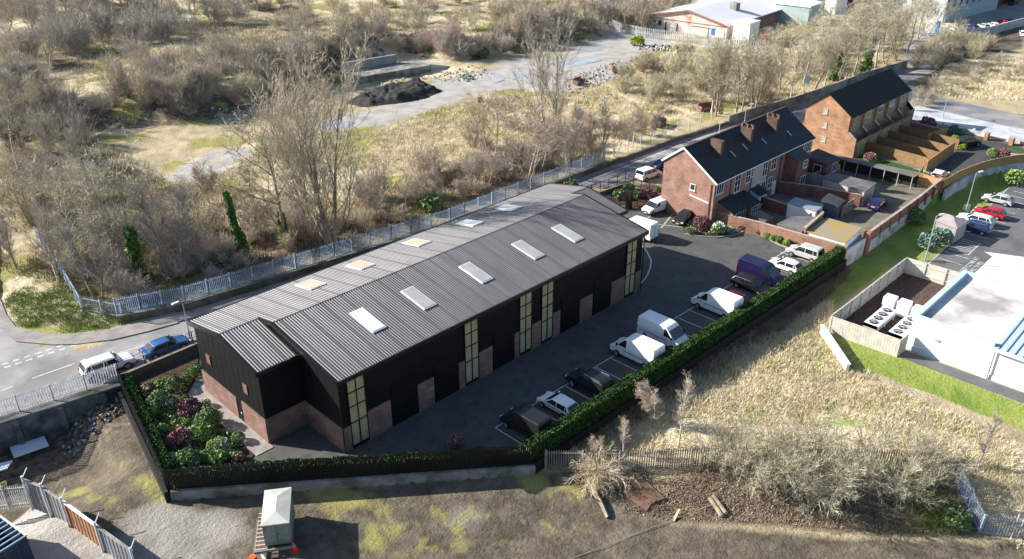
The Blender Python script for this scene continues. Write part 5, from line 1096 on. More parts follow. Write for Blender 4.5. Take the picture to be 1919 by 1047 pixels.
for k, (u, v, vt) in enumerate([(15,60,-30),(60,70,-20),(110,60,-30),(160,50,-30),(210,45,-40),(260,40,-35),(310,45,-30),(360,40,-30),(400,48,-20),(440,38,-25),(130,95,20),(200,90,10),(30,120,40),(90,130,50),(480,20,-40),(180,70,0),(50,20,-60),(240,25,-60),(330,20,-60),(420,15,-60),(130,20,-60)]): tree(u, v, vt, ('spread_b','poplar_b','slim_g')[k%3], 'bare grey tree of the far wood at the top left corner', 'bare trees of the far left wood', w_=1.3)
for k, (u, v, vt) in enumerate([(1170,55,-20),(1200,50,-20),(1230,45,-25),(1260,30,-40),(1130,50,-10),(1290,20,-40),(1150,35,-30),(1100,40,-10),(1330,8,-40)]): tree(u, v, vt, ('spread_b','slim_g','poplar_a')[k%3], 'bare tree behind the old white factory gable', 'bare trees behind the old factory')
# front: birches, coppice and blond willow
tree(1272,838,700,'slim_a','slender white birch standing at the palisade in the rough grass',w_=.8)
tree(1168,852,782,'slim_a','small white birch with arching branches above the blond willow clump')
tree(1105,868,815,'slim_r','small many stemmed birch between railing corner and willow clump')
tree(1832,880,768,'slim_a','thin leaning birch behind the kinked palisade at lower right')
tree(1905,985,850,'slim_r','straggly pale tree at the lower right edge')
tree(1225,790,700,'slim_r','reddish bare sapling in the straw grass behind the hedge')
# ---- bushes: shared meshes, each bush its own object
def bush_arr(seed, H=2.6, R=1.7, stems=16, tw=5, twl=.7, tww=.036):
    g = Grow(seed); P = dict(n=[4,3], wig=[.14,.2], up=[.10,.08], tap=[.8,.9], max=1, kids=[6], **{'from':[.2]}, ang=[.6], lr=[.5], tw=tw, tws=.38, twu=.45, twl=twl)
    for k in range(stems):
        a = g.r.random()*6.283; t_ = (g.r.random()**.6)*R/H*1.05; d = np.array([math.cos(a)*t_, math.sin(a)*t_, 1.]); d /= np.linalg.norm(d); rr = .35*g.r.random()
        g.branch(np.array([math.cos(a)*rr, math.sin(a)*rr, -.15]), d, H*(.7+.35*g.r.random()), .028, 0, P)
    g.seg = g.tr+g.seg; g.tr = []; return g.meshes('b', tww, None, None)[1:]
BV = [bush_arr(20+i, *a) for i, a in enumerate([(2.6,1.7,18),(3.2,1.6,18),(2.2,2.0,20),(3.6,1.9,22),(1.6,1.6,18,5,.6)])]
BM = {}
for i, (a, b2_) in enumerate(BV):
    for nm, tm in (('beige',tw_b),('reddish',tw_r),('olive',tw_o),('grey',tw_g)):
        BM[(i,nm)] = None
def bmesh_(i, nm):
    if BM[(i,nm)] is None:
        (V2,F2),(V3,F3) = BV[i]; BM[(i,nm)] = fastmesh('bush', np.concatenate([V2,V3]), np.concatenate([F2,F3+len(V2)]), [bark,{'beige':tw_b,'reddish':tw_r,'olive':tw_o,'grey':tw_g}[nm]], np.concatenate([np.zeros(len(F2)),np.ones(len(F3))]))
    return BM[(i,nm)]
far_v, far_f, far_n = [], [], 0
def scatter_px(poly, n, rg, z=0.):
    us = [p[0] for p in poly]; vs = [p[1] for p in poly]; out = []
    while len(out) < n:
        u = rg.uniform(min(us), max(us)); v = rg.uniform(min(vs), max(vs))
        if sdist(poly, np.array([u]), np.array([v]))[0] > 0: out.append((u, v))
    return out
def bushes(poly, n, cols, s0, s1, label, group, seed, far=False, vars_=(0,1,2,3,4)):
    global far_n
    rg = np.random.default_rng(seed)
    for u, v in scatter_px(poly, n, rg):
        p = GT(u, v); i = vars_[rg.integers(len(vars_))]; s = rg.uniform(s0, s1); c = cols[rg.integers(len(cols))]
        if far:
            (V2,F2),(V3,F3) = BV[i]; a = rg.random()*6.28; Rm = np.array([[math.cos(a),-math.sin(a),0],[math.sin(a),math.cos(a),0],[0,0,1]])*s
            k = rg.permutation(len(F3))[:int(len(F3)*.55)]; VV = V3.reshape(-1,3,3)[k]; m0 = VV[:,0:1]; VV = (m0+(VV-m0)*np.array(1.25)).reshape(-1,3)@Rm.T+np.array(p)
            far_v.append((c, VV))
        else:
            o = link('bush', bmesh_(i, c), None, p, rg.random()*6.28, (s, s, s*rg.uniform(.8,1.15))); tag(o, label, 'bush', group)
L1 = 'bare brushwood bush in the thicket behind the palisade fence'
bushes([(230,575),(330,545),(640,450),(960,345),(1130,290),(1120,250),(960,290),(800,330),(640,380),(440,440),(300,420),(180,480)], 66, ['grey','beige','reddish','beige'], .8, 1.35, L1, 'bushes behind the palisade', 1)
bushes([(0,130),(100,130),(170,240),(180,350),(230,470),(210,560),(100,450),(0,380)], 40, ['grey','olive','grey'], 1.2, 1.9, 'bare brushwood bush in the dense thicket at the left edge', 'bushes of the left thicket', 2)
bushes([(690,360),(830,300),(960,240),(1130,215),(1250,235),(1130,290),(960,340),(760,390)], 30, ['reddish','beige'], .7, 1.2, 'pale reddish bush on the open ground behind the black unit', 'reddish bushes behind the unit', 3)
bushes([(1130,150),(1200,120),(1310,110),(1340,190),(1240,215),(1150,190)], 22, ['olive','beige'], 1., 1.7, 'round olive-brown bush on the wasteland behind the terrace street', 'bushes behind the terrace street', 4)
bushes([(170,215),(330,215),(480,190),(620,150),(640,100),(500,120),(300,120),(170,150)], 40, ['grey','beige','grey'], 1.2, 1.9, 'bare bush on the shady bank of the wasteland', 'bushes on the wasteland bank', 5)
bushes([(440,200),(640,150),(660,110),(760,100),(640,60),(480,100)], 20, ['olive','grey','reddish'], 1.0, 1.7, 'bare bush on the bank left of the loading dock', 'bushes beside the dock', 6)
bushes([(1330,190),(1480,130),(1600,60),(1700,60),(1560,140),(1400,205)], 26, ['olive','beige'], .9, 1.6, 'low olive bush between the trees of the street belt', 'bushes of the street belt', 7)
bushes([(1700,130),(1760,75),(1840,60),(1900,95),(1800,120),(1720,170)], 22, ['beige','reddish','olive'], 1.0, 1.7, 'tawny bush on the rough ground right of the far street', 'bushes right of the far street', 8)
bushes([(0,0),(500,0),(480,45),(200,100),(0,130)], 60, ['grey'], 1.5, 2.6, '', '', 9, True)
bushes([(170,120),(640,60),(960,20),(1150,60),(1020,85),(860,110),(760,100),(560,130),(330,215)], 85, ['grey','beige'], .9, 1.7, '', '', 10, True)
bushes([(480,0),(1150,0),(1100,50),(900,90),(640,80),(500,50)], 80, ['beige','beige','reddish'], .9, 1.7, '', '', 11, True)
bushes([(830,120),(960,95),(1140,55),(1100,30),(900,60),(800,90)], 40, ['reddish','grey'], 1.1, 1.9, '', '', 12, True)
bushes([(1100,40),(1300,0),(1250,50),(1190,60)], 30, ['grey','beige'], 1.5, 2.4, '', '', 13, True)
bushes([(1700,215),(1740,150),(1919,100),(1919,140),(1780,180)], 20, ['beige'], .5, .9, '', '', 14, True)
for c, tm in (('grey',tw_g),('beige',tw_b),('reddish',tw_r)):
    A = [v for cc, v in far_v if cc == c]
    if A: A = np.concatenate(A); o = link('scrub', fastmesh('scrub', A, np.arange(len(A)).reshape(-1,3), tm)); o['kind'] = 'stuff'
# big coppice in the foreground
cop = Grow(77)
Pc_ = dict(n=[7,5,4], wig=[.12,.17,.2], up=[-.015,.03,.02], tap=[.8,.85,.9], max=2, kids=[8,5], **{'from':[.25,.2]}, ang=[.6,.7], lr=[.5,.5], tw=3, tws=.35, twu=.15, twl=.6)
for k in range(17):
    a = cop.r.random()*6.283; t_ = .25+1.1*cop.r.random(); d = np.array([math.cos(a)*t_, math.sin(a)*t_, 1.]); d /= np.linalg.norm(d); cop.branch(np.array([math.cos(a)*.3, math.sin(a)*.3, -.2]), d, 5.6*(.6+.5*cop.r.random()), .07, 0, Pc_)
ctr, ccr = cop.mk('coppice', .035, M('bark_lichen', (.40,.37,.28), (.28,.255,.19), 3, 4, .9), M('twigs_lichen', (.48,.44,.32), (.33,.30,.215), .5, 3, .9))
for u, v, s, l in ((1405,890,.85,'leftmost of the big bare coppiced shrubs over the lower palisade'),(1475,915,.9,'big bare coppiced shrub behind the weathered log'),(1560,925,1.0,'widest bare coppiced shrub at the middle of the lower palisade'),(1655,910,.95,'big bare coppiced shrub left of the mossy green bank'),(1720,890,.7,'rightmost bare coppiced shrub by the kink of the palisade'),(1330,860,.6,'small bare coppiced shrub at the timber post of the palisade')):
    t = thing('coppiced_shrub', l, 'shrub', GT(u, v), u); t.scale = (s,s,s*1.2); link('trunk', ctr, t); link('crown', ccr, t)
# dry grass and brush: nobody could count it
def tufts(name, poly, n, z, h, wd, mat, seed, dens=None, k=7, spread=.25):
    rg = np.random.default_rng(seed); P = PX(poly, z); xs_ = [p[0] for p in P]; ys_ = [p[1] for p in P]
    x = rg.uniform(min(xs_), max(xs_), n*3); y = rg.uniform(min(ys_), max(ys_), n*3); ok = sdist(P, x, y) > 0
    nn = fbm(x/3.5, y/3.5, 3, seed); ok &= (nn > .38+.25*rg.random(len(x))-.12); ok &= TRK(x, y) < .3
    x, y = x[ok][:n], y[ok][:n]; zz = zt(x, y); m = len(x)
    X_ = np.repeat(x, k)+rg.normal(size=m*k)*spread; Y_ = np.repeat(y, k)+rg.normal(size=m*k)*spread; Z_ = np.repeat(zz, k)-.03; hh = np.repeat(h*(.5+rg.random(m)), k)*(.6+.6*rg.random(m*k)); a = rg.random(m*k)*6.283
    lean = rg.normal(size=(m*k,2))*hh[:,None]*.45; dx, dy = np.cos(a)*wd, np.sin(a)*wd
    V_ = np.stack([np.stack([X_-dx,Y_-dy,Z_],-1), np.stack([X_+dx,Y_+dy,Z_],-1), np.stack([X_+lean[:,0],Y_+lean[:,1],Z_+hh],-1)], 1).reshape(-1,3)
    o = link(name, fastmesh(name, V_, np.arange(len(V_)).reshape(-1,3), mat)); o['kind'] = 'stuff'
straw_m = M('dry_straw', (.70,.62,.45), (.56,.48,.33), .3, 4, .9, c3=(.56,.50,.30), s3=.25)
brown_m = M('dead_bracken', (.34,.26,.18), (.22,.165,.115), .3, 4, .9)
grn_m = M('fresh_grass', (.14,.21,.035), (.24,.28,.07), .3, 4, .9)
tufts('dry_grass', [(1050,860),(1330,685),(1560,560),(1560,640),(1650,720),(1919,835),(1919,1040),(1780,880),(1600,860),(1300,850)], 9000, -1.1, .42, .03, straw_m, 1)
tufts('dry_grass', [(300,330),(560,230),(960,180),(1300,120),(1350,200),(1130,280),(640,430),(440,400)], 9000, 0, .5, .045, straw_m, 2, spread=.4)
tufts('dry_grass', [(100,60),(640,30),(1150,20),(1150,60),(640,110),(170,240)], 5000, 2, .6, .07, straw_m, 3, spread=.5)
tufts('undergrowth', [(150,560),(230,600),(640,465),(960,350),(1140,290),(1100,240),(640,380),(300,330),(0,150),(0,500)], 9000, 0, .9, .04, brown_m, 4, spread=.5)
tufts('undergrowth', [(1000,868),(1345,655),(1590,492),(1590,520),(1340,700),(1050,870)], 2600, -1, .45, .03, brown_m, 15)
tufts('undergrowth', [(1050,880),(1300,870),(1760,850),(1860,1010),(1500,990),(1180,960)], 4000, -1, .22, .03, brown_m, 5)
tufts('fresh_grass', [(10,570),(40,612),(130,624),(245,604),(200,560),(60,480)], 2500, 0, .3, .03, grn_m, 6)
tufts('fresh_grass', [(1690,880),(1760,880),(1820,990),(1740,1000)], 900, -1, .3, .03, grn_m, 7)
tufts('undergrowth', [(1360,190),(1480,130),(1700,90),(1560,160),(1420,200)], 2500, 0, .6, .05, straw_m, 8, spread=.4)
tufts('undergrowth', [(1740,180),(1919,190),(1919,110),(1780,120)], 2500, 0, .5, .06, straw_m, 9, spread=.4)
# ================================================================ LEAFY PLANTS
g_dk = leafmat('leaf_green', (.11,.175,.07), (.20,.275,.11)); g_lm = leafmat('leaf_lime', (.15,.24,.06), (.26,.36,.12)); g_pu = leafmat('leaf_purple', (.15,.065,.08), (.24,.11,.125)); g_pk = leafmat('leaf_pink', (.24,.10,.115), (.33,.18,.175)); g_bl = leafmat('leaf_blue_green', (.09,.16,.12), (.16,.24,.2)); g_wh = leafmat('petal_white', (.75,.75,.70), (.65,.66,.55)); g_vi = leafmat('petal_violet', (.20,.16,.45), (.3,.22,.5)); g_cr = leafmat('plume_cream', (.55,.47,.33), (.42,.33,.22)); g_bn = leafmat('leaf_brown', (.16,.10,.06), (.24,.16,.10)); g_ye = leafmat('leaf_yellow', (.36,.40,.04), (.28,.34,.05))
def ball(n, seed, size, squash=.9):
    def smp(r, n):
        d = r.normal(size=(n,3)); d /= np.linalg.norm(d,axis=1)[:,None]; d[:,2] = np.where(d[:,2] < -.45, -d[:,2], d[:,2]); lump = .78+.42*vnoise(d[:,0]*2.2+7+seed, d[:,1]*2.2+d[:,2]*1.7+9, seed)
        return d*(lump*(.80+.2*r.random(n)))[:,None]*np.array([1,1,squash])+np.array([0,0,.62])
    return leaf_cloud(n, smp, size, seed)
BALLS = [ball(1300, s, .085) for s in (1,2,3)]; LOOSE = [ball(520, s, .13, .75) for s in (4,5)]
_bm = {}
def plant(u, v, rpx, mat, label, loose=False, flower=None, z=.1, name='garden_shrub', cat='shrub', squash=1.):
    p = G(u, v, z); R = rpx*np.linalg.norm(p-CAMP)/FOC; p = p+0
    R *= .93; t = thing(name, label, cat, (p[0], p[1], z-.02), (u*3.7) % 6.28); t.scale = (R,R,R*squash)
    i = int(u) % (2 if loose else 3); key = (i, loose, mat.name)
    if key not in _bm: V_, F_ = (LOOSE if loose else BALLS)[i]; _bm[key] = fastmesh('foliage', V_, F_, mat)
    link('foliage', _bm[key], t)
    b = MB(); 
    for k in range(5): a = k*1.25; b.bar((0,0,-.02),(.35*math.cos(a),.35*math.sin(a),.6),.05)
    b.build('stems', bark, t, local=True)
    if flower:
        key = ('f', i, flower.name)
        if key not in _bm:
            V_, F_ = ball(170, 9+i, .12); _bm[key] = fastmesh('flowers', V_*np.array([1.02,1.02,1.05]), F_, flower)
        link('flowers', _bm[key], t)
    return t
for a in [(331,728,17,g_dk,'dark green ball shrub at the back of the left garden, nearest the mesh fence'),(298,763,21,g_dk,'large dark green ball shrub beside the narrow hedge in the left garden'),(276,740,15,g_bn,'brown leafed shrub with cream plumes at the back left garden corner',True,g_cr),(357,774,21,g_pu,'purple leafed shrub halfway along the left garden, nearer the road',True),(391,795,22,g_dk,'large dark green ball shrub beside the paved path'),(342,832,23,g_pu,'purple leafed shrub nearer the railings in the left garden',True),(351,796,9,g_lm,'small lime ball between the two purple shrubs'),(378,822,22,g_lm,'wide lime leaved plant in the middle of the left garden',True),(399,842,13,g_lm,'lime mound left of the white flowering shrub'),(417,842,17,g_lm,'shrub covered in white flowers near the path end',False,g_wh),(446,826,13,g_dk,'neat green ball with long leaves by the path end'),(355,872,23,g_dk,'large dark green shrub right behind the front hedge in the left garden'),(323,866,13,g_bl,'blue green leafy plant in the front left garden corner',True,g_wh),(305,815,16,g_dk,'grassy green clump beside the narrow hedge',True),(313,836,9,g_bl,'low violet flowering plant beside the narrow hedge',False,g_vi),(446,862,12,g_bn,'cream flowered plant at the end of the paved path',True,g_cr),(408,868,18,g_lm,'low leafy green plant behind the front hedge',True),(369,706,15,g_lm,'lime round shrub against the left gable corner'),(350,716,11,g_lm,'lime small shrub between the dark ball and the left gable'),(321,762,11,g_lm,'white flowering plant between the dark ball and the purple shrub',True,g_wh),(386,760,10,g_lm,'white flowering plant by the path beside the purple shrub',True,g_wh),(283,782,14,g_lm,'light green leafy plant against the narrow hedge',True),(385,862,15,g_dk,'dark low leafy plant in the front of the left garden',True),(430,856,11,g_dk,'small leafy plant in front of the neat green ball',True),(366,798,8,g_bl,'tiny blue flowering plant between lime and purple plants',True,g_vi),
          (853,834,17,g_pk,'bright pink flowering shrub alone behind the front railings',True),
          (1176,362,14,g_dk,'round green tree-like shrub in the planted corner by the gate'),(1210,369,14,g_pk,'dusty pink shrub against the pale mesh fence',True),(1158,372,13,g_dk,'dark leafy shrub at the low corner wall',True),(1222,374,12,g_pu,'purple shrub behind the small white van',True),(1192,370,10,g_lm,'lime fern-like plant between round green and pink shrubs',True),(1240,362,9,g_lm,'lime fern-like plant at the terrace corner',True),
          (1259,389,10,g_lm,'lime fern-like plant left of the first marker post',True),(1282,396,11,g_lm,'lime fern-like plant between the two marker posts',True),(1303,402,11,g_lm,'lime fern-like plant right of the second marker post',True),(1322,408,12,g_lm,'bright leafy plant against the terrace gable',True),(1341,410,14,g_bn,'brown shrub with pale plumes by the tan boundary wall',True,g_cr),(1314,428,17,g_pu,'large purple shrub beside the black car'),(1367,420,15,g_dk,'round dark green shrub by the tan boundary wall'),(1345,436,15,g_lm,'wide low leafy plant at the kerb of the round bed',True,g_wh),(1368,436,8,g_bl,'blue green plant at the kerb of the round bed',True,g_wh),(1294,437,9,g_dk,'small dark leafy plant at the kerb tip of the round bed',True),(1391,430,11,g_bn,'brown green shrub at the narrow part of the wall bed',True),(1408,432,11,g_dk,'dark green shrub in the narrow wall bed',True),(1422,438,9,g_bn,'small brown shrub in the narrow wall bed',True),(1437,446,8,g_lm,'first lime ball of the row by the tan wall'),(1449,450,8,g_lm,'second lime ball of the row by the tan wall'),(1459,453,8,g_lm,'third lime ball of the row by the tan wall'),(1474,459,8,g_lm,'last lime ball of the row by the tan wall'),(1491,458,9,g_dk,'leafy plant behind the nose of the silver people carrier',True),(1558,474,10,g_dk,'leafy bush filling the corner between hedge and tan wall',True),
          (1736,239,14,g_pk,'pink flowering shrub in the far townhouse garden',True),(1630,301,11,g_pk,'pink shrub in the grassed end garden',True),(1879,294,11,g_pk,'pink shrub behind the curved timber fence',True),(1858,293,9,g_lm,'bright green ball behind the curved timber fence'),(1787,266,8,g_ye,'yellow green shrub left of the dark car on the drive'),(1802,279,7,g_ye,'small yellow green shrub in front of the dark car on the drive'),(1788,250,11,g_bl,'grey green shrub behind the dark car on the drive',True),(1757,347,13,g_pk,'pink red sapling against the bend of the tan fence',True),(1729,338,11,g_lm,'light green climber on the tan fence near its bend',True),
          (1218,58,7,g_dk,'evergreen bush beside the pale track'),(905,108,13,g_dk,'bright evergreen bush at the foot of the bank',True),(1194,85,13,g_ye,'yellow green gorse mound on the pale yard',True),(1445,30,9,g_dk,'dark evergreen by the far white warehouse'),
          (408,495,22,g_dk,'dark glossy laurel behind the palisade fence',True),(1068,362,20,g_dk,'ivy heap on the street side of the far palisade',True),(808,395,26,g_dk,'dark evergreen bush behind the palisade at mid fence',True),(1610,345,2,g_dk,'tiny dark plant by the timber fence'),
          (1736,466,20,g_bl,'grey green low shrub beside the first lamp post',True),(1760,452,18,g_bl,'grey green shrub in front of the grey kiosk',True),(1712,418,20,g_dk,'dark green low shrub at the foot of the brick and white wall',True),(1900,345,18,g_lm,'tawny low shrubs at the end of the parking bays',True),(1790,985,24,g_dk,'dark bramble heap at the foot of the kinked palisade',True)]:
    zz = RZ if a[0] > 1690 and 400 < a[1] < 470 or a[0] == 1900 else (-1. if a[0] == 1790 else .08)
    plant(*a[:5], loose=a[5] if len(a) > 5 else False, flower=a[6] if len(a) > 6 else None, z=zz)

for key, poly, n, m_, sd in (('a', [(262,722),(375,690),(470,835),(448,862),(330,880),(300,850)], 2600, g_lm, 61), ('b', [(262,722),(375,690),(470,835),(448,862),(330,880),(300,850)], 2200, g_dk, 62)):
    def smp(r, n, poly=poly, sd=sd):
        P = PX(poly); x = r.uniform(min(p[0] for p in P), max(p[0] for p in P), n*2); y = r.uniform(min(p[1] for p in P), max(p[1] for p in P), n*2); ok = (sdist(P, x, y) > .2)&(x < -5.8)&(vnoise(x*1.1, y*1.1, sd) > .42); x, y = x[ok], y[ok]
        return np.stack([x, y, .12+.35*r.random(len(x))*vnoise(x*1.1, y*1.1, sd)], 1)
    V_, F_ = leaf_cloud(n, smp, .13, sd); o = link('ground_cover', fastmesh('ground_cover', V_, F_, m_)); o['kind'] = 'stuff'
def smp2(r, n):
    P = BED2; x = r.uniform(min(p[0] for p in P), max(p[0] for p in P), n*3); y = r.uniform(min(p[1] for p in P), max(p[1] for p in P), n*3); ok = (sdist(P, x, y) > .15)&(vnoise(x*1.2, y*1.2, 5) > .4); x, y = x[ok], y[ok]; return np.stack([x, y, .14+.3*r.random(len(x))], 1)
V_, F_ = leaf_cloud(2500, smp2, .13, 63); o = link('ground_cover', fastmesh('ground_cover', V_, F_, g_dk)); o['kind'] = 'stuff'
# ================================================================ PALISADES AND WALLS
pal = M('palisade_blue_grey', (.44,.53,.64), (.34,.43,.54), 2, 3, .5, metal=0, spec=.4)
pal_g = M('palisade_galvanised', (.62,.64,.66), (.50,.52,.55), 2, 3, .5, metal=0)
pal_t = M('palisade_weathered', (.42,.39,.34), (.30,.28,.25), 2, 3, .7)
def palis(label, P, z0, h, mat, step=.2, wd=.095, z=None, name='palisade_fence'):
    t = thing(name, label, 'fence', (*P[0], z0 if not hasattr(z0, '__len__') else z0[0])); b = MB(); r = MB()
    for i, (p, q) in enumerate(zip(P, P[1:])):
        p = np.array(p, float); q = np.array(q, float); L = np.linalg.norm(q-p); d = (q-p)/L; n = np.array([-d[1], d[0]])
        za, zb = (z0[i], z0[i+1]) if hasattr(z0, '__len__') else (z0, z0)
        for k in range(int(L/step)):
            x = p+d*(k+.5)*step; zz = za+(zb-za)*k*step/L; a = d*wd/2; jj = .02*math.sin(k*1.7)
            b.add([(x[0]-a[0],x[1]-a[1],zz),(x[0]+n[0]*.03,x[1]+n[1]*.03,zz),(x[0]+a[0],x[1]+a[1],zz),(x[0]-a[0],x[1]-a[1],zz+h-.12+jj),(x[0]+n[0]*.03,x[1]+n[1]*.03,zz+h+.05+jj),(x[0]+a[0],x[1]+a[1],zz+h-.12+jj)], [(0,1,4,3),(1,2,5,4),(4,1,0,3),(5,2,1,4)])
        for f in (.15,.85): r.bar((*(p+n*.07),za+h*f),(*(q+n*.07),zb+h*f),.05)
        m = max(1, round(L/2.75))
        for k in range(m+1 if i == len(P)-2 else m): x = p+d*L*k/m+n*.12; g = MB(); g.cbox(x[0],x[1],za+(zb-za)*k/m-.2,.1,.1,h+.15,base=True); g.build('post', mat, t)
    b.build('pales', mat, t); r.build('rails', mat, t); return t
old_w = M('old_masonry', (.24,.20,.17), (.16,.135,.115), .9, 7, .95, .4, 6, c3=(.09,.10,.05), s3=.4)
wall('retaining_wall', 'old mossy masonry wall along the road under the blue grey palisade', [(-4.4,35.0),(2,32.5),(15,30.75),(25,29.6),(37,28.15),(53,28.5),(70,28.6)], 0, .85, .45, old_w, cpm=conc_m)
palis('long blue grey palisade fence on the mossy wall behind the black unit', [(-4.4,35.4),(2,32.85),(15,31.1),(25,29.95),(37,28.5),(53,28.85),(70,28.95)], .8, 2.0, pal)
palis('palisade fence running back from the street corner beside the leaning ivy trees', PX([(232,597),(157,583),(120,520),(73,450)]), 0, 2.0, pal, .24)
wall('low_wall', 'low stone wall along the street between palisade end and concrete panels', [(70.5,28.6),(88,28.2),(102.7,27.1)], 0, .7, .5, old_w, cp=False)
wall('concrete_wall', 'long mossy concrete panel wall opposite the terraces and townhouses', [(103.0,26.9),(112.3,26.0),(121.5,24.85),(136.1,23.9),(151.7,23.5),(169.3,21.6)], 0, 1.7, .3, conc_m)
t = thing('wire_fence', 'sparse chain link fence with pale posts beside the low stone wall', 'fence', (80,32.5,0))
for k in range(9): x = 74.5+3.4*k; g = MB(); g.cyl((x,30.6-.09*k*1.2,0),(x,30.6-.09*k*1.2,2.3),.07,n=6); g.build('post', M('post_pale', (.5,.5,.47), rough=.8), t)
g = MB()
for z in (.6,1.3,2.1): g.bar((74.5,30.6,z),(101.7,29.7,z),.03)
g.build('wire', pal_g, t)
t = thing('retaining_wall', 'stained concrete retaining wall dropping from the road to the lower yard', 'wall', (-20,25,-3.3))
b = MB(); P = [(-8.95,23.1),(-20.2,25.05),(-80,36.6)]
for p, q in zip(P, P[1:]): b.bar((*p,-1.75),(*q,-1.75),.45,3.7)
b.build('stained_wall', M('concrete_stained', (.16,.17,.18), (.07,.075,.08), .5, 8, .95, .3, 6, c3=(.03,.035,.04), s3=.25), t); b = MB(); b.bar((-8.95,23.5,.16),(-20.2,25.5,.16),1.2,.12); b.bar((-20.2,25.5,.157),(-80,37.0,.157),1.2,.12); b.build('coping', conc_m, t)
b = MB()
for k in range(3): x = -11-3.6*k; y = 23.1+(x+8.95)*-.178; b.cbox(x,y-.3,-3.4,.45,.5,3.4,-.17,base=True)
b.build('buttress', MATS['concrete_stained'], t)
palis('pale palisade fence along the road edge above the concrete retaining wall', [(-9.1,24.0),(-20.2,26.0),(-40,29.8)], .22, 1.85, pal_g, .22, .12)
lowz = [float(zt(np.array([x]), np.array([y]))[0]) for x, y in PX([(1022,880),(1160,882),(1363,870),(1560,874),(1745,884),(1834,1003),(1919,1015),(1960,1020)], -1)]
palis('weathered palisade fence across the lower ground behind the coppiced shrubs', PX([(1022,880),(1160,882),(1363,870),(1560,874),(1745,884),(1788,905)], -1), -1.05, 2.1, pal_t, .2, .1)
palis('blue grey palisade fence kinking down the slope at the lower right', PX([(1788,905),(1834,1003),(1919,1015),(1980,1022)], -1), -1.05, 2.1, pal, .2, .1)
palis('distant pale palisade fence curving in front of the old factory', PX([(1073,32),(1105,38),(1133,48),(1160,60),(1207,70),(1294,82),(1361,92),(1440,98)]), 0, 2.6, pal_g, .55, .3)
t = thing('boundary_wall', 'graffitied pale wall enclosing the far yard of parked cars', 'wall', (*g2(1808,72),0)); b = MB(); Pq = PX([(1808,70),(1850,66),(1890,55),(1940,42)])
for p, q in zip(Pq, Pq[1:]): b.bar((*p,1.1),(*q,1.1),.4,2.2)
b.build('panels', M('pale_blockwork', (.40,.42,.44), (.28,.33,.38), .35, 5, .9), t)
t = thing('boundary_wall', 'white end wall at the mouth of the far track beside the street', 'wall', (*g2(1752,110),0)); b = MB(); Pq = PX([(1753,111),(1760,92),(1785,84)])
for p, q in zip(Pq, Pq[1:]): b.bar((*p,.8),(*q,.8),.4,1.6)
b.build('panels', white_w, t)
bluep = M('blue_gate_paint', (.05,.16,.42), rough=.5)
for (u, v, l) in ((1754,64,'blue gate leaf and post on the left of the far street end'),(1795,66,'blue gate post on the right of the far street end')):
    x, y = g2(u, v); t = thing('gate', l, 'gate', (x,y,0)); b = MB(); b.cbox(x,y,0,.8,.8,3.4,base=True); b.build('post', bluep, t)
    if u < 1780:
        b = MB(); x2, y2 = g2(1733,62)
        for z in (.4,1.6,2.8): b.bar((x,y,z),(x2,y2,z),.18)
        for k in range(10): b.bar((x+(x2-x)*k/9,y+(y2-y)*k/9,.3),(x+(x2-x)*k/9,y+(y2-y)*k/9,2.8),.12)
        b.build('gate_leaf', alu, t)
# ================================================================ FAR BUILDINGS
A_ = np.array(g2(1209.7,54)); B_ = np.array(g2(1360,76)); hA = hgt(1209.7,54,29); u_ = (B_-A_)/np.linalg.norm(B_-A_); LW = np.linalg.norm(B_-A_); n_ = np.array([-u_[1],u_[0]]); n_ = n_ if n_@(A_-CAMP[:2]) > 0 else -n_
Fh, Fr, FD = hA, hA*1.75, 95.
def FP(a, d): return tuple(A_+u_*a+n_*d)
Fc = thing('old_factory', 'old low factory with patched white gable and long pale sheeted roof', 'factory', (*FP(LW/2,20),0))
rr_ = M('pale_sheet_roof', (.74,.73,.74), (.66,.66,.68), .08, 6, .7); pw_ = M('peeling_white_paint', (.62,.58,.54), (.45,.38,.34), .35, 8, .9, c3=(.36,.18,.13), s3=.3, str3=(.58,.68))
b = MB(); q = [FP(0,0), FP(LW,0), FP(LW,FD), FP(0,FD), FP(LW*.52,0), FP(LW*.52,FD)]
b.add([(*q[0],0),(*q[1],0),(*q[1],Fh),(*q[4],Fr),(*q[0],Fh),(*q[3],0),(*q[2],0),(*q[2],Fh),(*q[5],Fr),(*q[3],Fh)], [(0,1,2,3,4),(9,8,7,6,5),(1,6,7,2),(5,0,4,9)]); b.build('wall', pw_, Fc)
e = .5; b = MB(); q2_ = [FP(-e,-e),FP(LW*.52,-e),FP(LW+e,-e),FP(LW+e,FD),FP(LW*.52,FD),FP(-e,FD)]
b.add([(*q2_[0],Fh+.05),(*q2_[1],Fr+.1),(*q2_[4],Fr+.1),(*q2_[5],Fh+.05),(*q2_[2],Fh+.05),(*q2_[3],Fh+.05)], [(0,1,2,3),(1,4,5,2)]); b.fix = True; b.build('roof', rr_, Fc)
b = MB(); b.bar((*q2_[0],Fh+.05),(*q2_[1],Fr+.15),.3,.35); b.bar((*q2_[1],Fr+.15),(*q2_[2],Fh+.05),.3,.35); b.build('verge_coping', M('rust_coping', (.33,.14,.10), rough=.9), Fc)
def fwin(a0, a1, z0, z1, mat, name): g = MB(); p = np.array(FP(a0,-.06)); q = np.array(FP(a1,-.06)); g.bar((*p,(z0+z1)/2),(*q,(z0+z1)/2),.14,z1-z0); g.build(name, mat, Fc)
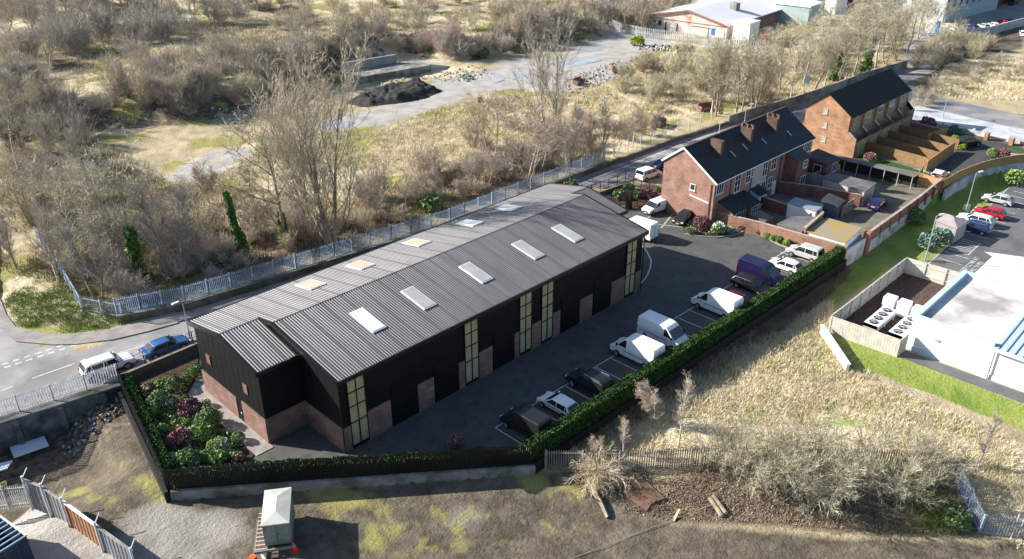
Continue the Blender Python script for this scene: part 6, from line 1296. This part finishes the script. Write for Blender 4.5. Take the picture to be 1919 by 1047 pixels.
dkf = M('dark_opening', (.05,.045,.05), rough=.8); fwin(LW*.09,LW*.125,Fh*.45,Fh*.8,dkf,'window'); fwin(LW*.16,LW*.20,Fh*.45,Fh*.8,dkf,'window'); fwin(LW*.25,LW*.265,.0,Fh*.75,dkf,'door'); fwin(LW*.395,LW*.405,.6,Fh*.75,dkf,'door'); fwin(LW*.6,LW*.78,.1,Fh*.66,M('roller_pink', (.55,.42,.38), (.6,.55,.5), .5, 4, .8),'roller_door'); fwin(LW*.82,LW*.865,Fh*.3,Fh*.75,bluep,'door'); fwin(LW*.58,LW*.80,Fh*.68,Fh*.74,MATS['rust_coping'],'lintel'); fwin(LW*.0,LW*.99,Fh*.93,Fh*.97,MATS['rust_coping'],'brick_band'); fwin(LW*.87,LW*.97,Fh*.1,Fh*.7,alu,'door')
b = MB(); b.cbox(*FP(LW*.75,16), Fr-.6, 2,2,2.4); b.build('roof_vent', conc_m, Fc)
b = MB(); p = np.array(FP(LW+.08,6)); q = np.array(FP(LW+.08,FD)); b.bar((*p,1.6),(*q,1.6),.2,3.2); b.build('brick_side', brick_o, Fc)
b = MB(); b.bar((*p,Fh*.76),(*q,Fh*.76),.2,Fh*.4); b.build('blue_cladding', M('faded_blue_sheet', (.30,.42,.46), (.38,.44,.44), .2, 4, .7), Fc)
x, y = g2(1395,80); t = thing('annexe', 'white boarded box annexe at the corner of the old factory', 'annexe', (x,y,0)); a_ = math.atan2(u_[1],u_[0]); b = MB(); b.cbox(x,y,0,4.5,5.5,5.2,a_,base=True); b.build('wall', alu, t); b = MB(); b.cbox(x,y,5.2,4.8,5.8,.3,a_,base=True); b.build('roof', rr_, t); b = MB(); b.cbox(x-2.3*math.cos(a_),y-2.3*math.sin(a_),0,.2,2.0,2.6,a_,base=True); b.build('door', dkf, t)
x, y = g2(1492,40); t = thing('annexe', 'pale lean-to annexe with white roof on the long side of the old factory', 'annexe', (x,y,0)); b = MB(); b.cbox(x,y,0,10,9,5,a_,base=True); b.build('wall', MATS['faded_blue_sheet'], t); b = MB(); b.cbox(x,y,5,10.6,9.6,.4,a_,base=True); b.build('roof', wb_, t); b = MB(); b.cbox(x-5.1*math.cos(a_),y-5.1*math.sin(a_),0,.3,3,3.6,a_,base=True); b.build('door', dkf, t)
P0 = np.array(g2(1765.8,43)); P1 = np.array(g2(1865,17)); P2 = np.array(g2(1735,24)); d1 = (P1-P0)/np.linalg.norm(P1-P0); n1_ = np.array([-d1[1],d1[0]]); n1_ = n1_ if n1_@(P0-CAMP[:2]) > 0 else -n1_
t = thing('warehouse', 'tall grey far warehouse with blue streaked cladding at the top right', 'warehouse', (*P0,0)); b = MB(); Lw = np.linalg.norm(P1-P0)
b.prism([tuple(P0),tuple(P0+d1*Lw),tuple(P0+d1*Lw+n1_*60),tuple(P0+n1_*60)],0,24); b.build('wall', M('far_grey_cladding', (.30,.36,.40), (.42,.46,.47), .12, 5, .7, scl=(1,1,.15)), t)
b = MB()
for k in range(int(Lw/4)): p = P0+d1*(k*4+1)-n1_*.1; b.cbox(p[0],p[1],4,.5,.5,18,math.atan2(d1[1],d1[0]),base=True)
b.build('cladding_ribs', M('far_dark_rib', (.12,.15,.19), rough=.7), t)
b = MB(); p = P0+d1*Lw/2-n1_*.15; b.cbox(p[0],p[1],0,Lw-.4,.4,3.5,math.atan2(d1[1],d1[0]),base=True); b.build('base_panels', M('far_teal', (.33,.42,.44), rough=.7), t)
b = MB(); b.prism([tuple(P0+d1*-1-n1_),tuple(P0+d1*(Lw+1)-n1_),tuple(P0+d1*(Lw+1)+n1_*61),tuple(P0-d1+n1_*61)],24,24.6); b.build('roof', rr_, t)
for (u, v, l, w_, d_, h_, m_) in ((1632,12,'far white warehouse wall just above the street trees',42,30,14,wb_),(1570,14,'far white low shed at the top edge beside the factory',26,30,9,wb_),(1895,4,'dark far building at the top right corner',40,30,14,M('far_dark', (.05,.06,.09), (.12,.06,.07), .1, 4, .8))):
    x, y = g2(u, v); t = thing('warehouse', l, 'warehouse', (x,y,0)); b = MB(); b.cbox(x+n1_[0]*d_/2, y+n1_[1]*d_/2, 0, w_, d_, h_, math.atan2(d1[1],d1[0]), base=True); b.build('wall', m_, t)
    b = MB(); b.cbox(x+n1_[0]*d_/2, y+n1_[1]*d_/2, h_, w_+1, d_+1, .5, math.atan2(d1[1],d1[0]), base=True); b.build('roof', rr_, t)
    b = MB()
    for k in (-1,0,1): p = np.array((x,y))+d1*k*w_*.3-n1_*.1; b.cbox(p[0],p[1],0,4,.4,4,math.atan2(d1[1],d1[0]),base=True)
    b.build('loading_door', dkf, t)
struct(sheet_('far_yard', PX([(1700,62),(1735,66),(1800,66),(1850,62),(1960,35),(1960,-5),(1860,16),(1766,44),(1700,40)]), .03, M('pale_far_tarmac', (.30,.28,.27), (.24,.235,.24), .1, 5, .9)))
struct(sheet_('far_yard', PX([(1365,90),(1440,100),(1530,60),(1560,20),(1700,20),(1700,60),(1600,70)]), .03, M('pale_grey_yard', (.26,.28,.31), (.34,.34,.35), .1, 5, .9)))
# ================================================================ LOADING DOCK, HEAPS, LITTER
D0 = np.array(g2(671,158)); D1 = np.array(g2(808,134)); dd = (D1-D0)/np.linalg.norm(D1-D0); dn = np.array([-dd[1],dd[0]]); dn = dn if dn@(D0-CAMP[:2]) > 0 else -dn; DL = np.linalg.norm(D1-D0)
t = thing('loading_dock', 'derelict concrete loading dock with back wall cut into the bank', 'loading dock', (*D0,0))
b = MB(); b.prism([tuple(D0),tuple(D1),tuple(D1+dn*6.5),tuple(D0+dn*6.5)],-.2,1.5); b.build('platform', conc_m, t)
b = MB(); b.prism([tuple(D0+dn*6.5),tuple(D1-dd*5+dn*6.5),tuple(D1-dd*5+dn*7.1),tuple(D0+dn*7.1)],-.2,3.3); b.build('back_wall', M('dock_wall_concrete', (.33,.34,.33), (.22,.24,.24), .5, 6, .9), t)
b = MB(); b.prism([tuple(D1+dn*1.5),tuple(D1+dd*6+dn*1.5),tuple(D1+dd*6+dn*6),tuple(D1+dn*6)],-.2,[1.45,.1,.1,1.45]); b.build('ramp', M('ramp_pale', (.50,.44,.35), rough=.9), t)
def heap(name, label, cat, px, h, mat, seed, z=0., kind=None, lump=.8):
    P = PX(px, z); x0, x1 = min(p[0] for p in P), max(p[0] for p in P); y0, y1 = min(p[1] for p in P), max(p[1] for p in P); st = max((x1-x0), (y1-y0))/60
    xx, yy = np.meshgrid(np.arange(x0-st, x1+2*st, st), np.arange(y0-st, y1+2*st, st)); s = sdist(P, xx, yy); f = sstep(-st, 2.2, s)
    zz = zt(xx, yy)-.1+f*h*(.25+1.2*fbm(xx/2.2, yy/2.2, 3, seed)-.0)+f*lump*(fbm(xx/.6, yy/.6, 3, seed+5)-.5); ny_, nx_ = xx.shape; ii = np.arange(nx_*ny_).reshape(ny_, nx_)
    keep = (f[:-1,:-1] > 0)|(f[1:,1:] > 0)|(f[:-1,1:] > 0)|(f[1:,:-1] > 0); F_ = np.stack([ii[:-1,:-1],ii[:-1,1:],ii[1:,1:],ii[1:,:-1]],-1)[keep]
    o = link(name, fastmesh(name, np.stack([xx,yy,zz],-1).reshape(-1,3), F_, mat, smooth=True))
    if kind: o['kind'] = kind
    else: tag(o, label, cat)
    return o
heap('spoil_heap', 'lumpy black spoil heap in front of the derelict loading dock', 'heap', [(644,192),(690,172),(730,160),(790,152),(832,170),(800,185),(740,196),(690,200)], 1.3, M('black_spoil', (.025,.024,.024), (.05,.048,.045), 1.2, 5, .95, .8, 6), 3)
def litter(name, px, n, sz, cols, seed, z=0.):
    rg = np.random.default_rng(seed); V_, F_, mi = [], [], []
    for u, v in scatter_px(px, n, rg):
        x, y = g2(u, v, z); zz = zi(x, y); s = sz*rg.uniform(.4,1.3,3); s[2] *= .5; R3 = np.linalg.qr(rg.normal(size=(3,3)))[0]
        c = np.array([(a,b_,c_) for a in (-1,1) for b_ in (-1,1) for c_ in (-1,1)])*s/2; c = c+c*rg.uniform(-.3,.3,c.shape); c = c@R3.T+np.array([x,y,zz+s[2]*.4]); o_ = len(V_); V_ += list(c); k = rg.integers(len(cols))
        for f in ((0,1,3,2),(4,6,7,5),(0,4,5,1),(2,3,7,6),(0,2,6,4),(1,5,7,3)): F_.append([o_+i for i in f]); mi.append(k)
    o = link(name, fastmesh(name, V_, F_, cols, mi)); o['kind'] = 'stuff'
lw = M('litter_white', (.38,.37,.355), rough=.7); lr = M('litter_red', (.20,.10,.09), rough=.7); lg = M('litter_green', (.17,.23,.19), rough=.7); lk = M('litter_dark', (.05,.05,.055), rough=.8); lb = M('litter_brown', (.25,.18,.12), rough=.9); lbl = M('litter_blue', (.25,.31,.38), rough=.7)
litter('rubble', [(1060,150),(1110,128),(1190,108),(1230,118),(1180,135),(1110,165),(1070,178)], 300, .38, [lw,lr,lk,lb,lb,lw,lbl,lb,lw], 1)
litter('rubble', [(690,158),(800,140),(900,120),(930,140),(860,155),(780,152),(720,162)], 170, .32, [lw,lk,lb,lw,lbl,lb], 2)
litter('rubble', [(860,142),(875,138),(890,148),(870,155)], 26, .6, [lg], 3)
litter('rubble', [(110,842),(130,805),(235,765),(240,800),(200,830),(130,850)], 130, .3, [lk,lk,lw,lb,lbl], 4, -2.8)
litter('rubble', [(1180,82),(1300,88),(1310,98),(1200,95)], 60, .7, [lw,lb,lw,lk], 5)
litter('rubble', [(960,240),(1200,180),(1100,170),(860,230)], 60, .45, [lw,lb,lr,lk], 6)
litter('rubble', [(400,210),(460,215),(460,240),(400,230)], 30, .5, [lw,lw], 7)
litter('rubble', [(1060,880),(1280,890),(1500,900),(1760,880),(1800,950),(1500,975),(1200,975),(1080,900)], 160, .16, [lw,lb,lb,lbl,lr], 8, -1)
litter('leaf_litter', [(1150,905),(1300,900),(1500,930),(1500,985),(1250,975),(1180,960)], 1400, .1, [lb,M('litter_mauve', (.26,.18,.17), rough=.9)], 9, -1)
def sofa(label, u, v, a, col, s=1.):
    x, y, z = GT(u, v); t = thing('dumped_sofa', label, 'sofa', (x,y,z), a); t.scale = (s,s,s); b = MB(); b.box(-1,-.4,.1,1,.4,.5); b.build('seat', col, t, local=True, bevel=.08); b = MB(); b.box(-1,.3,.3,1,.55,1.05); b.build('backrest', col, t, local=True, bevel=.08)
    for sx in (-1,.8): b = MB(); b.box(sx,-.4,.3,sx+.2,.5,.75); b.build('armrest', col, t, local=True, bevel=.05)
sofa('red sofa dumped by the low stone wall of the street, nearer the palisade end', 1237,236,.3,lr,1.6); sofa('dark red sofa dumped at the foot of the first street tree', 1322,208,-.3,lr,1.5); sofa('red sofa on the rubble strip of the pale yard', 1152,135,.8,lr,1.4); sofa('red sofa on the left end of the rubble strip', 1085,158,.1,lr,1.4)
for (u, v, l, c) in ((1280,104,'black round water tank lying in the olive bushes',lk),(900,192,'small dark barrel beside the grassy track',lk)):
    x, y, z = GT(u, v); t = thing('tank', l, 'tank', (x,y,z)); b = MB(); b.cyl((x-1.3,y,z+1),(x+1.3,y,z+1.1),1.1,n=18) if u > 1000 else b.cyl((x,y,z),(x,y,z+1),.5,n=14); b.build('shell', c, t); b = MB(); b.cyl((x-.25,y,z+1.8) if u > 1000 else (x,y,z+1),(x-.25,y,z+2.4) if u > 1000 else (x,y,z+1.1),.25,n=10); b.build('lid', lk, t)
x, y = g2(1507,176); t = thing('sign', 'small blue sign board on a post beyond the concrete wall', 'sign', (x,y,0)); b = MB(); b.cyl((x,y,0),(x,y,3),.08,n=8); b.build('post', pal_g, t); b = MB(); b.cbox(x,y-.1,2.9,1.6,.1,1.5,-.4); b.build('board', M('sign_blue', (.30,.50,.62), rough=.4), t)
# ================================================================ LOWER YARD, FOREGROUND
hb_ = [np.array(g2(u, v, -1.3)) for u, v in ((62,948),(96,962),(133,989),(196,1036),(262,1085))]
t = thing('hoarding', 'patched sheet metal hoarding running out of the bottom left of the yard', 'fence', (*hb_[0],-1.5))
hg = M('hoarding_grey', (.26,.27,.29), (.19,.20,.215), .8, 5, .7, .2, 8); ho = M('hoarding_rust_brown', (.42,.22,.12), (.32,.17,.10), 1.5, 6, .9, .3, 8)
for k, (p, q) in enumerate(zip(hb_, hb_[1:])):
    b = MB(); L = np.linalg.norm(q-p); d = (q-p)/L; m = int(L/.25); n = np.array([-d[1],d[0]])
    for j in range(m):
        a, c = p+d*L*j/m+n*.04*(j%2), p+d*L*(j+1)/m+n*.04*(j%2); h = 2.75+.12*math.sin(k*2.1); b.prism([tuple(a),tuple(c),tuple(c+n*.04),tuple(a+n*.04)],-1.6,-1.6+h+.25)
    b.build('panel', ho if k == 2 else hg, t)
    b = MB(); b.bar((*p,1.42),(*q,1.42),.22,.08); b.build('cap_rail', alu if k == 2 else conc_m, t)
for p in hb_: b = MB(); b.cbox(p[0]-.1,p[1]-.12,-1.6,.14,.14,3.5,base=True); b.bar((p[0],p[1],1.7),(p[0]+.5,p[1]+.3,2.15),.06); b.build('post', pal_g, t)
palis('grey palisade panel with a small yellow notice at the left edge of the lower yard', PX([(-40,955),(66,945)], -1.3), -1.5, 2.3, pal_g, .16, .07)
x, y = g2(14,932,-1.3); t = thing('notice', 'small yellow notice wired to the left palisade panel', 'sign', (x,y,.2)); b = MB(); b.cbox(x,y-.25,.25,.5,.03,.4); b.build('board', M('notice_yellow', (.55,.45,.12), rough=.6), t); b = MB(); b.cbox(x,y-.272,.3,.3,.012,.06); b.cbox(x,y-.272,.18,.36,.012,.04); b.build('lettering_bars', lk, t)
# open framed dark container
zt_c = 1.9; c0 = np.array(g2(49,1003,zt_c)); e1 = np.array(g2(0,967,zt_c))-c0; e1 /= np.linalg.norm(e1); e2 = np.array(g2(10,1022,zt_c))-c0; e2 = e2-e1*(e1@e2); e2 /= np.linalg.norm(e2)
t = thing('open_container', 'dark blue open topped container with white rail and cross bars at the bottom left corner', 'container', (*c0,-1.2))
nb = M('container_navy', (.02,.028,.05), (.035,.045,.075), 1.2, 4, .5); wl_ = 6.; ww = 2.5
def cc(a, c): return tuple(c0+e1*a+e2*c)
for (a0, a1, c0_, c1_) in ((0,wl_,0,.08),(0,wl_,ww-.08,ww),(0,.08,.08,ww-.08),(wl_-.08,wl_,.08,ww-.08)): b = MB(); b.prism([cc(a0,c0_),cc(a1,c0_),cc(a1,c1_),cc(a0,c1_)],-1.2,zt_c-.05); b.build('side_panel', nb, t)
b = MB(); b.prism([cc(.08,.08),cc(wl_-.08,.08),cc(wl_-.08,ww-.08),cc(.08,ww-.08)],-1.2,-.6); b.build('floor', nb, t)
b = MB(); b.bar((*cc(0,0),zt_c),(*cc(wl_,0),zt_c),.12); b.bar((*cc(0,ww),zt_c),(*cc(wl_,ww),zt_c),.12); b.build('top_rail', alu, t)
b = MB()
for k in range(12): b.bar((*cc(.02+k*.54,.06),zt_c-.02),(*cc(.02+k*.54,ww-.06),zt_c-.02),.1)
b.build('cross_bars', M('bar_blue_grey', (.22,.32,.42), rough=.5), t)
b = MB(); 
for z in (-.5,.3,1.1): b.bar((*cc(-.03,.05),z),(*cc(-.03,ww),z),.04)
for c_ in (.8,1.6): b.bar((*cc(-.03,c_),-1.1),(*cc(-.03,c_),1.85),.04)
b.build('end_ribs', M('rib_blue', (.06,.09,.14), rough=.5), t)
x, y = g2(84,1050,-1.2); t = thing('white_sheet', 'white sheet lying beside the dark open container', 'sheet', (x,y,-1.2)); b = MB(); b.prism(PX([(66,1022),(98,1050),(90,1080),(60,1040)],-1.2),-1.1,-1.02); b.build('panel', alu, t)
z_ = -2.9; t = thing('loose_panel', 'large clean white panel lying against the shaded retaining wall', 'panel', (*g2(50,832,z_),z_)); b = MB(); b.prism(PX([(15,831),(79,809),(91,834),(26,857)],z_+.4),z_+.3,[z_+.55]*2+[z_+.4]*2); b.build('sheet', M('panel_pale_blue', (.72,.76,.80), rough=.5), t); b = MB()
for q in PX([(27,850),(84,832),(60,822)],z_+.3): b.cbox(q[0],q[1],z_-.1,.2,.2,.45,base=True)
b.build('support_block', lb, t)
for (pts, l) in (([(0,872),(22,868),(22,874),(0,880)],'stack of pale boards at the left edge below the white panel'),):
    t = thing('board_stack', l, 'boards', (*g2(10,874,-2.2),-2.2))
    for k in range(4): b = MB(); b.bar((*g2(-10,874+k*4,-2.2),-2.1),(*g2(24-k*3,866+k*4,-2.2),-2.1),.2,.1); b.build('board', MATS['panel_pale_blue'], t)
t = thing('scrap_rack', 'tangled wire rack leaning outside the left garden railings', 'rack', (*g2(262,790,-1.5),-1.5)); b = MB()
Q = PX([(243,742),(250,765),(257,790),(266,815),(272,828)],-1.0); Q2 = PX([(252,738),(259,762),(266,788),(274,812),(279,826)],-1.0)
for p, q in zip(Q, Q[1:]): b.bar((*p,-.6),(*q,-.6),.05)
for p, q in zip(Q2, Q2[1:]): b.bar((*p,-.6),(*q,-.6),.05)
for p, q in zip(Q, Q2): b.bar((*p,-.6),(*q,-.6),.05); b.bar((*p,-.6),(*p,-1.9),.05)
b.build('frame', pal_g, t)
# box body on a flatbed trailer
zb = -.35; cA = np.array(g2(497.5,1023.3,zb)); cB = np.array(g2(546.7,1016.7,zb)); hB = hgt(497.5,1023.3,984,zb); ux = (cB-cA); W_ = np.linalg.norm(ux); ux /= W_; uy = np.array([-ux[1],ux[0]]); uy = uy if uy@(cA-CAMP[:2]) > 0 else -uy
Lb = np.linalg.norm(np.array(g2(493.3,919,zb+hB))-np.array(g2(485.8,984,zb+hB)))
def bp_(a, c): return tuple(cA+ux*a+uy*c)
t = thing('container_box', 'grey green weathered box cabin with hipped white roof standing on the trailer', 'container', (*cA,zb)); bm_ = M('box_grey_green', (.26,.29,.28), (.20,.23,.21), .8, 6, .7, c3=(.16,.18,.10), s3=.9)
b = MB(); b.prism([bp_(0,0),bp_(W_,0),bp_(W_,Lb),bp_(0,Lb)],zb,zb+hB-.12); b.build('wall', bm_, t)
b = MB(); o_ = .07; rc = [bp_(-o_,-o_),bp_(W_+o_,-o_),bp_(W_+o_,Lb+o_),bp_(-o_,Lb+o_)]; zt2 = zb+hB-.12; rd = [bp_(W_/2,Lb*.28),bp_(W_/2,Lb*.72)]
b.add([(*p,zt2) for p in rc]+[(*p,zt2+.1) for p in rc]+[(*p,zt2+.34) for p in rd], [(3,2,1,0),(0,1,5,4),(1,2,6,5),(2,3,7,6),(3,0,4,7),(4,5,8),(5,6,9,8),(6,7,9),(7,4,8,9)]); b.fix = True; b.build('roof', M('box_roof_pale', (.50,.49,.44), (.40,.40,.36), .9, 5, .7), t)
b = MB()
for a in (.03,W_*.5-.01,W_-.08): p = bp_(a,-.02); b.cbox(p[0],p[1],zb+.05,.05,.04,hB-.3,base=True)
p = bp_(W_*.5+.12,-.05); b.cbox(p[0],p[1],zb+hB*.5,.18,.06,.1); b.build('door_frame', M('box_frame', (.16,.18,.18), rough=.6), t)
b = MB()
for a in (.38,.52,.76): p = bp_(W_*a,-.03); b.cbox(p[0],p[1],zb+hB*.72,.09,.03,.09)
b.build('stickers', lw, t)
t = thing('flatbed_trailer', 'rusty slatted flatbed trailer with orange end board under the box cabin', 'trailer', (*cA,-1)); rust = M('rust_steel', (.30,.15,.10), (.38,.27,.2), 2, 5, .8)
b = MB(); b.bar((*bp_(-.75,-.45),zb-.12),(*bp_(-.75,Lb*.8),zb-.12),.1,.14); b.bar((*bp_(W_+.02,-.3),zb-.12),(*bp_(W_+.02,Lb),zb-.12),.1,.14); b.bar((*bp_(.1,-.45),zb-.12),(*bp_(.1,Lb),zb-.12),.1,.14); b.bar((*bp_(-.75,-.4),zb-.12),(*bp_(W_,-.3),zb-.12),.12,.2); b.build('chassis', M('chassis_grey', (.22,.21,.2), rough=.7), t)
b = MB()
for k in range(10): b.bar((*bp_(-.75,-.2+k*.42),zb-.05),(*bp_(.0,-.2+k*.42),zb-.05),.1,.06)
b.build('deck_slats', M('slat_pale_rust', (.50,.38,.33), rough=.8), t)
b = MB(); p = bp_(-.85,-.75); b.cbox(p[0],p[1],-.75,.35,.5,.7,.2); b.build('end_board', M('orange_panel', (.62,.11,.03), rough=.5), t)
for a, c in ((.2,.9),(W_-.15,.9),(.2,Lb-1),(W_-.15,Lb-1)): p = np.array(bp_(a,c)); b = MB(); b.cyl((*(p-ux*.12),-.72),(*(p+ux*.12),-.72),.32,n=18); wv = b.build('wheel', tyre_m, t); b = MB(); b.cyl((*(p-ux*.13),-.72),(*(p+ux*.13),-.72),.16,n=12); b.build('rim', rim_m, wv)
b = MB(); b.bar((*bp_(-.3,-.5),-.6),(*bp_(.5,-1.9),-.85),.14,.14); b.build('drawbar', alu, t)
def cone(label, u, v, z):
    x, y = g2(u, v, z); t = thing('traffic_cone', label, 'traffic cone', (x,y,z)); og = M('cone_orange', (.70,.07,.03), rough=.5); b = MB(); b.cyl((x,y,z+.05),(x,y,z+.8),.21,.05,16); b.build('cone_body', og, t); b = MB(); b.cyl((x,y,z+.36),(x,y,z+.62),.142,.108,16); b.build('white_band', lw, t); b = MB(); b.cbox(x,y,z,.56,.56,.06,.4,base=True); b.build('base', og, t)
cone('orange and white traffic cone at the right front corner of the trailer', 552,1031,-1.0)
# logs, rusty sheets, fallen trunk, wall stub
t = thing('log', 'weathered sawn log lying in the leaf litter, the one nearer the camera side', 'log', GT(1345,950)); 
def logm(u0, v0, u1, v1, r, t, nm='trunk', zz=-.8):
    p = g2(u0,v0,zz); q = g2(u1,v1,zz); b = MB(); b.cyl((*p,zz),(*q,zz),r,r*.92,12); b.build(nm, M('weathered_log', (.27,.24,.17), (.18,.15,.11), 2, 5, .9, .4, 8), t)
    b = MB(); d = (Vector((*q,zz))-Vector((*p,zz))).normalized(); b.cyl(Vector((*q,zz))+d*.004, Vector((*q,zz))+d*.03, r*.8, r*.8, 12); b.build('cut_end', M('cut_wood', (.5,.38,.22), rough=.9), t)
logm(1331,934,1353,966,.2,t)
t = thing('log', 'weathered sawn log lying beside its twin, the one on the fence side', 'log', GT(1355,950)); logm(1337,930,1360,962,.22,t)
t = thing('fallen_trunk', 'fallen mossy trunk under the blond willow clump', 'tree trunk', GT(1125,940)); g = Grow(5); a = np.array([*g2(1103,905,-.7),-.7]); e_ = np.array([*g2(1143,966,-.85),-.85]); g.branch(a, (e_-a)/np.linalg.norm(e_-a), np.linalg.norm(e_-a), .26, 0, dict(n=[8], wig=[.05], up=[0], tap=[.4], max=0, kids=[0], **{'from':[0]}, ang=[.5], lr=[.5], tw=0, tws=.3, twu=0, twl=.5)); (V1,F1),_, _2 = g.meshes('f', .03, bark, tw_b)
b = MB(); b.add([tuple(v) for v in V1], [tuple(f) for f in F1]); b.build('trunk', MATS['weathered_log'], t)
for k, (ft, l) in enumerate(((.35,''),(.6,''))): p = a+(e_-a)*ft; b = MB(); b.cyl(tuple(p), (p[0]+.5-k,p[1]+.6,p[2]+.5), .07,.03,8); b.build('branch_stub', MATS['weathered_log'], t)
wi = Grow(9); 
for k in range(60):
    aa = wi.r.random()*6.283; t9 = .2+1.0*wi.r.random(); d = np.array([math.cos(aa)*t9, math.sin(aa)*t9, .9]); wi.branch(np.array([0,0,.2])+wi.rd(.25)*np.array([1,1,0]), d/np.linalg.norm(d), 2.6*(.5+.7*wi.r.random()), .02, 0, dict(n=[6,3], wig=[.1,.2], up=[-.22,-.1], tap=[.8,.9], max=1, kids=[6], **{'from':[.3]}, ang=[.5], lr=[.4], tw=5, tws=.3, twu=-.3, twl=.7))
wt, wc = wi.mk('willow', .035, M('blond_bark', (.55,.47,.33), rough=.9), M('blond_twigs', (.60,.52,.38), (.48,.40,.27), .5, 3, .9)); t = thing('willow_clump', 'blond drooping willow clump over the fallen trunk', 'shrub', GT(1120,895)); link('trunk', wt, t); link('crown', wc, t)
rs = M('rusty_sheet', (.20,.11,.07), (.13,.08,.055), 1.5, 6, .85, .3, 5)
for (pp, l, z0) in (([(1172,887),(1192,884),(1246,934),(1225,942),(1186,910)],'rusty brown steel sheet, upper of the two in the leaf litter',-.72),([(1150,909),(1180,904),(1223,942),(1212,957),(1177,933)],'rusty brown steel sheet, lower of the two in the leaf litter',-.85)):
    Q = PX(pp, z0); t = tag(MB().prism(Q, z0, z0+.05).build('steel_sheet', rs), l, 'metal sheet')
t = MB(); p = g2(1312,882,-1); t.cyl((*p,-1.1),(*p,.7),.13,n=8); tag(t.build('timber_post', MATS['weathered_log']), 'dark upright timber post at the left of the coppiced shrubs', 'post')
t = MB(); t.bar((*g2(1262,976,-.9),-.9),(*g2(1273,954,-.7),-.7),.18,.06); tag(t.build('plank', M('plank_pale', (.55,.45,.33), rough=.8)), 'pale plank propped in the leaf litter below the rusty sheets', 'plank')
t = MB(); t.bar((*g2(1075,1046,-.95),-.9),(*g2(1268,972,-.95),-.85),.03); t.bar((*g2(1268,972,-.95),-.85),(*g2(1500,895,-.95),-.3),.025); tag(t.build('cable', M('cable_grey', (.3,.28,.26), rough=.8)), 'thin grey cable running diagonally over the lower ground', 'cable')
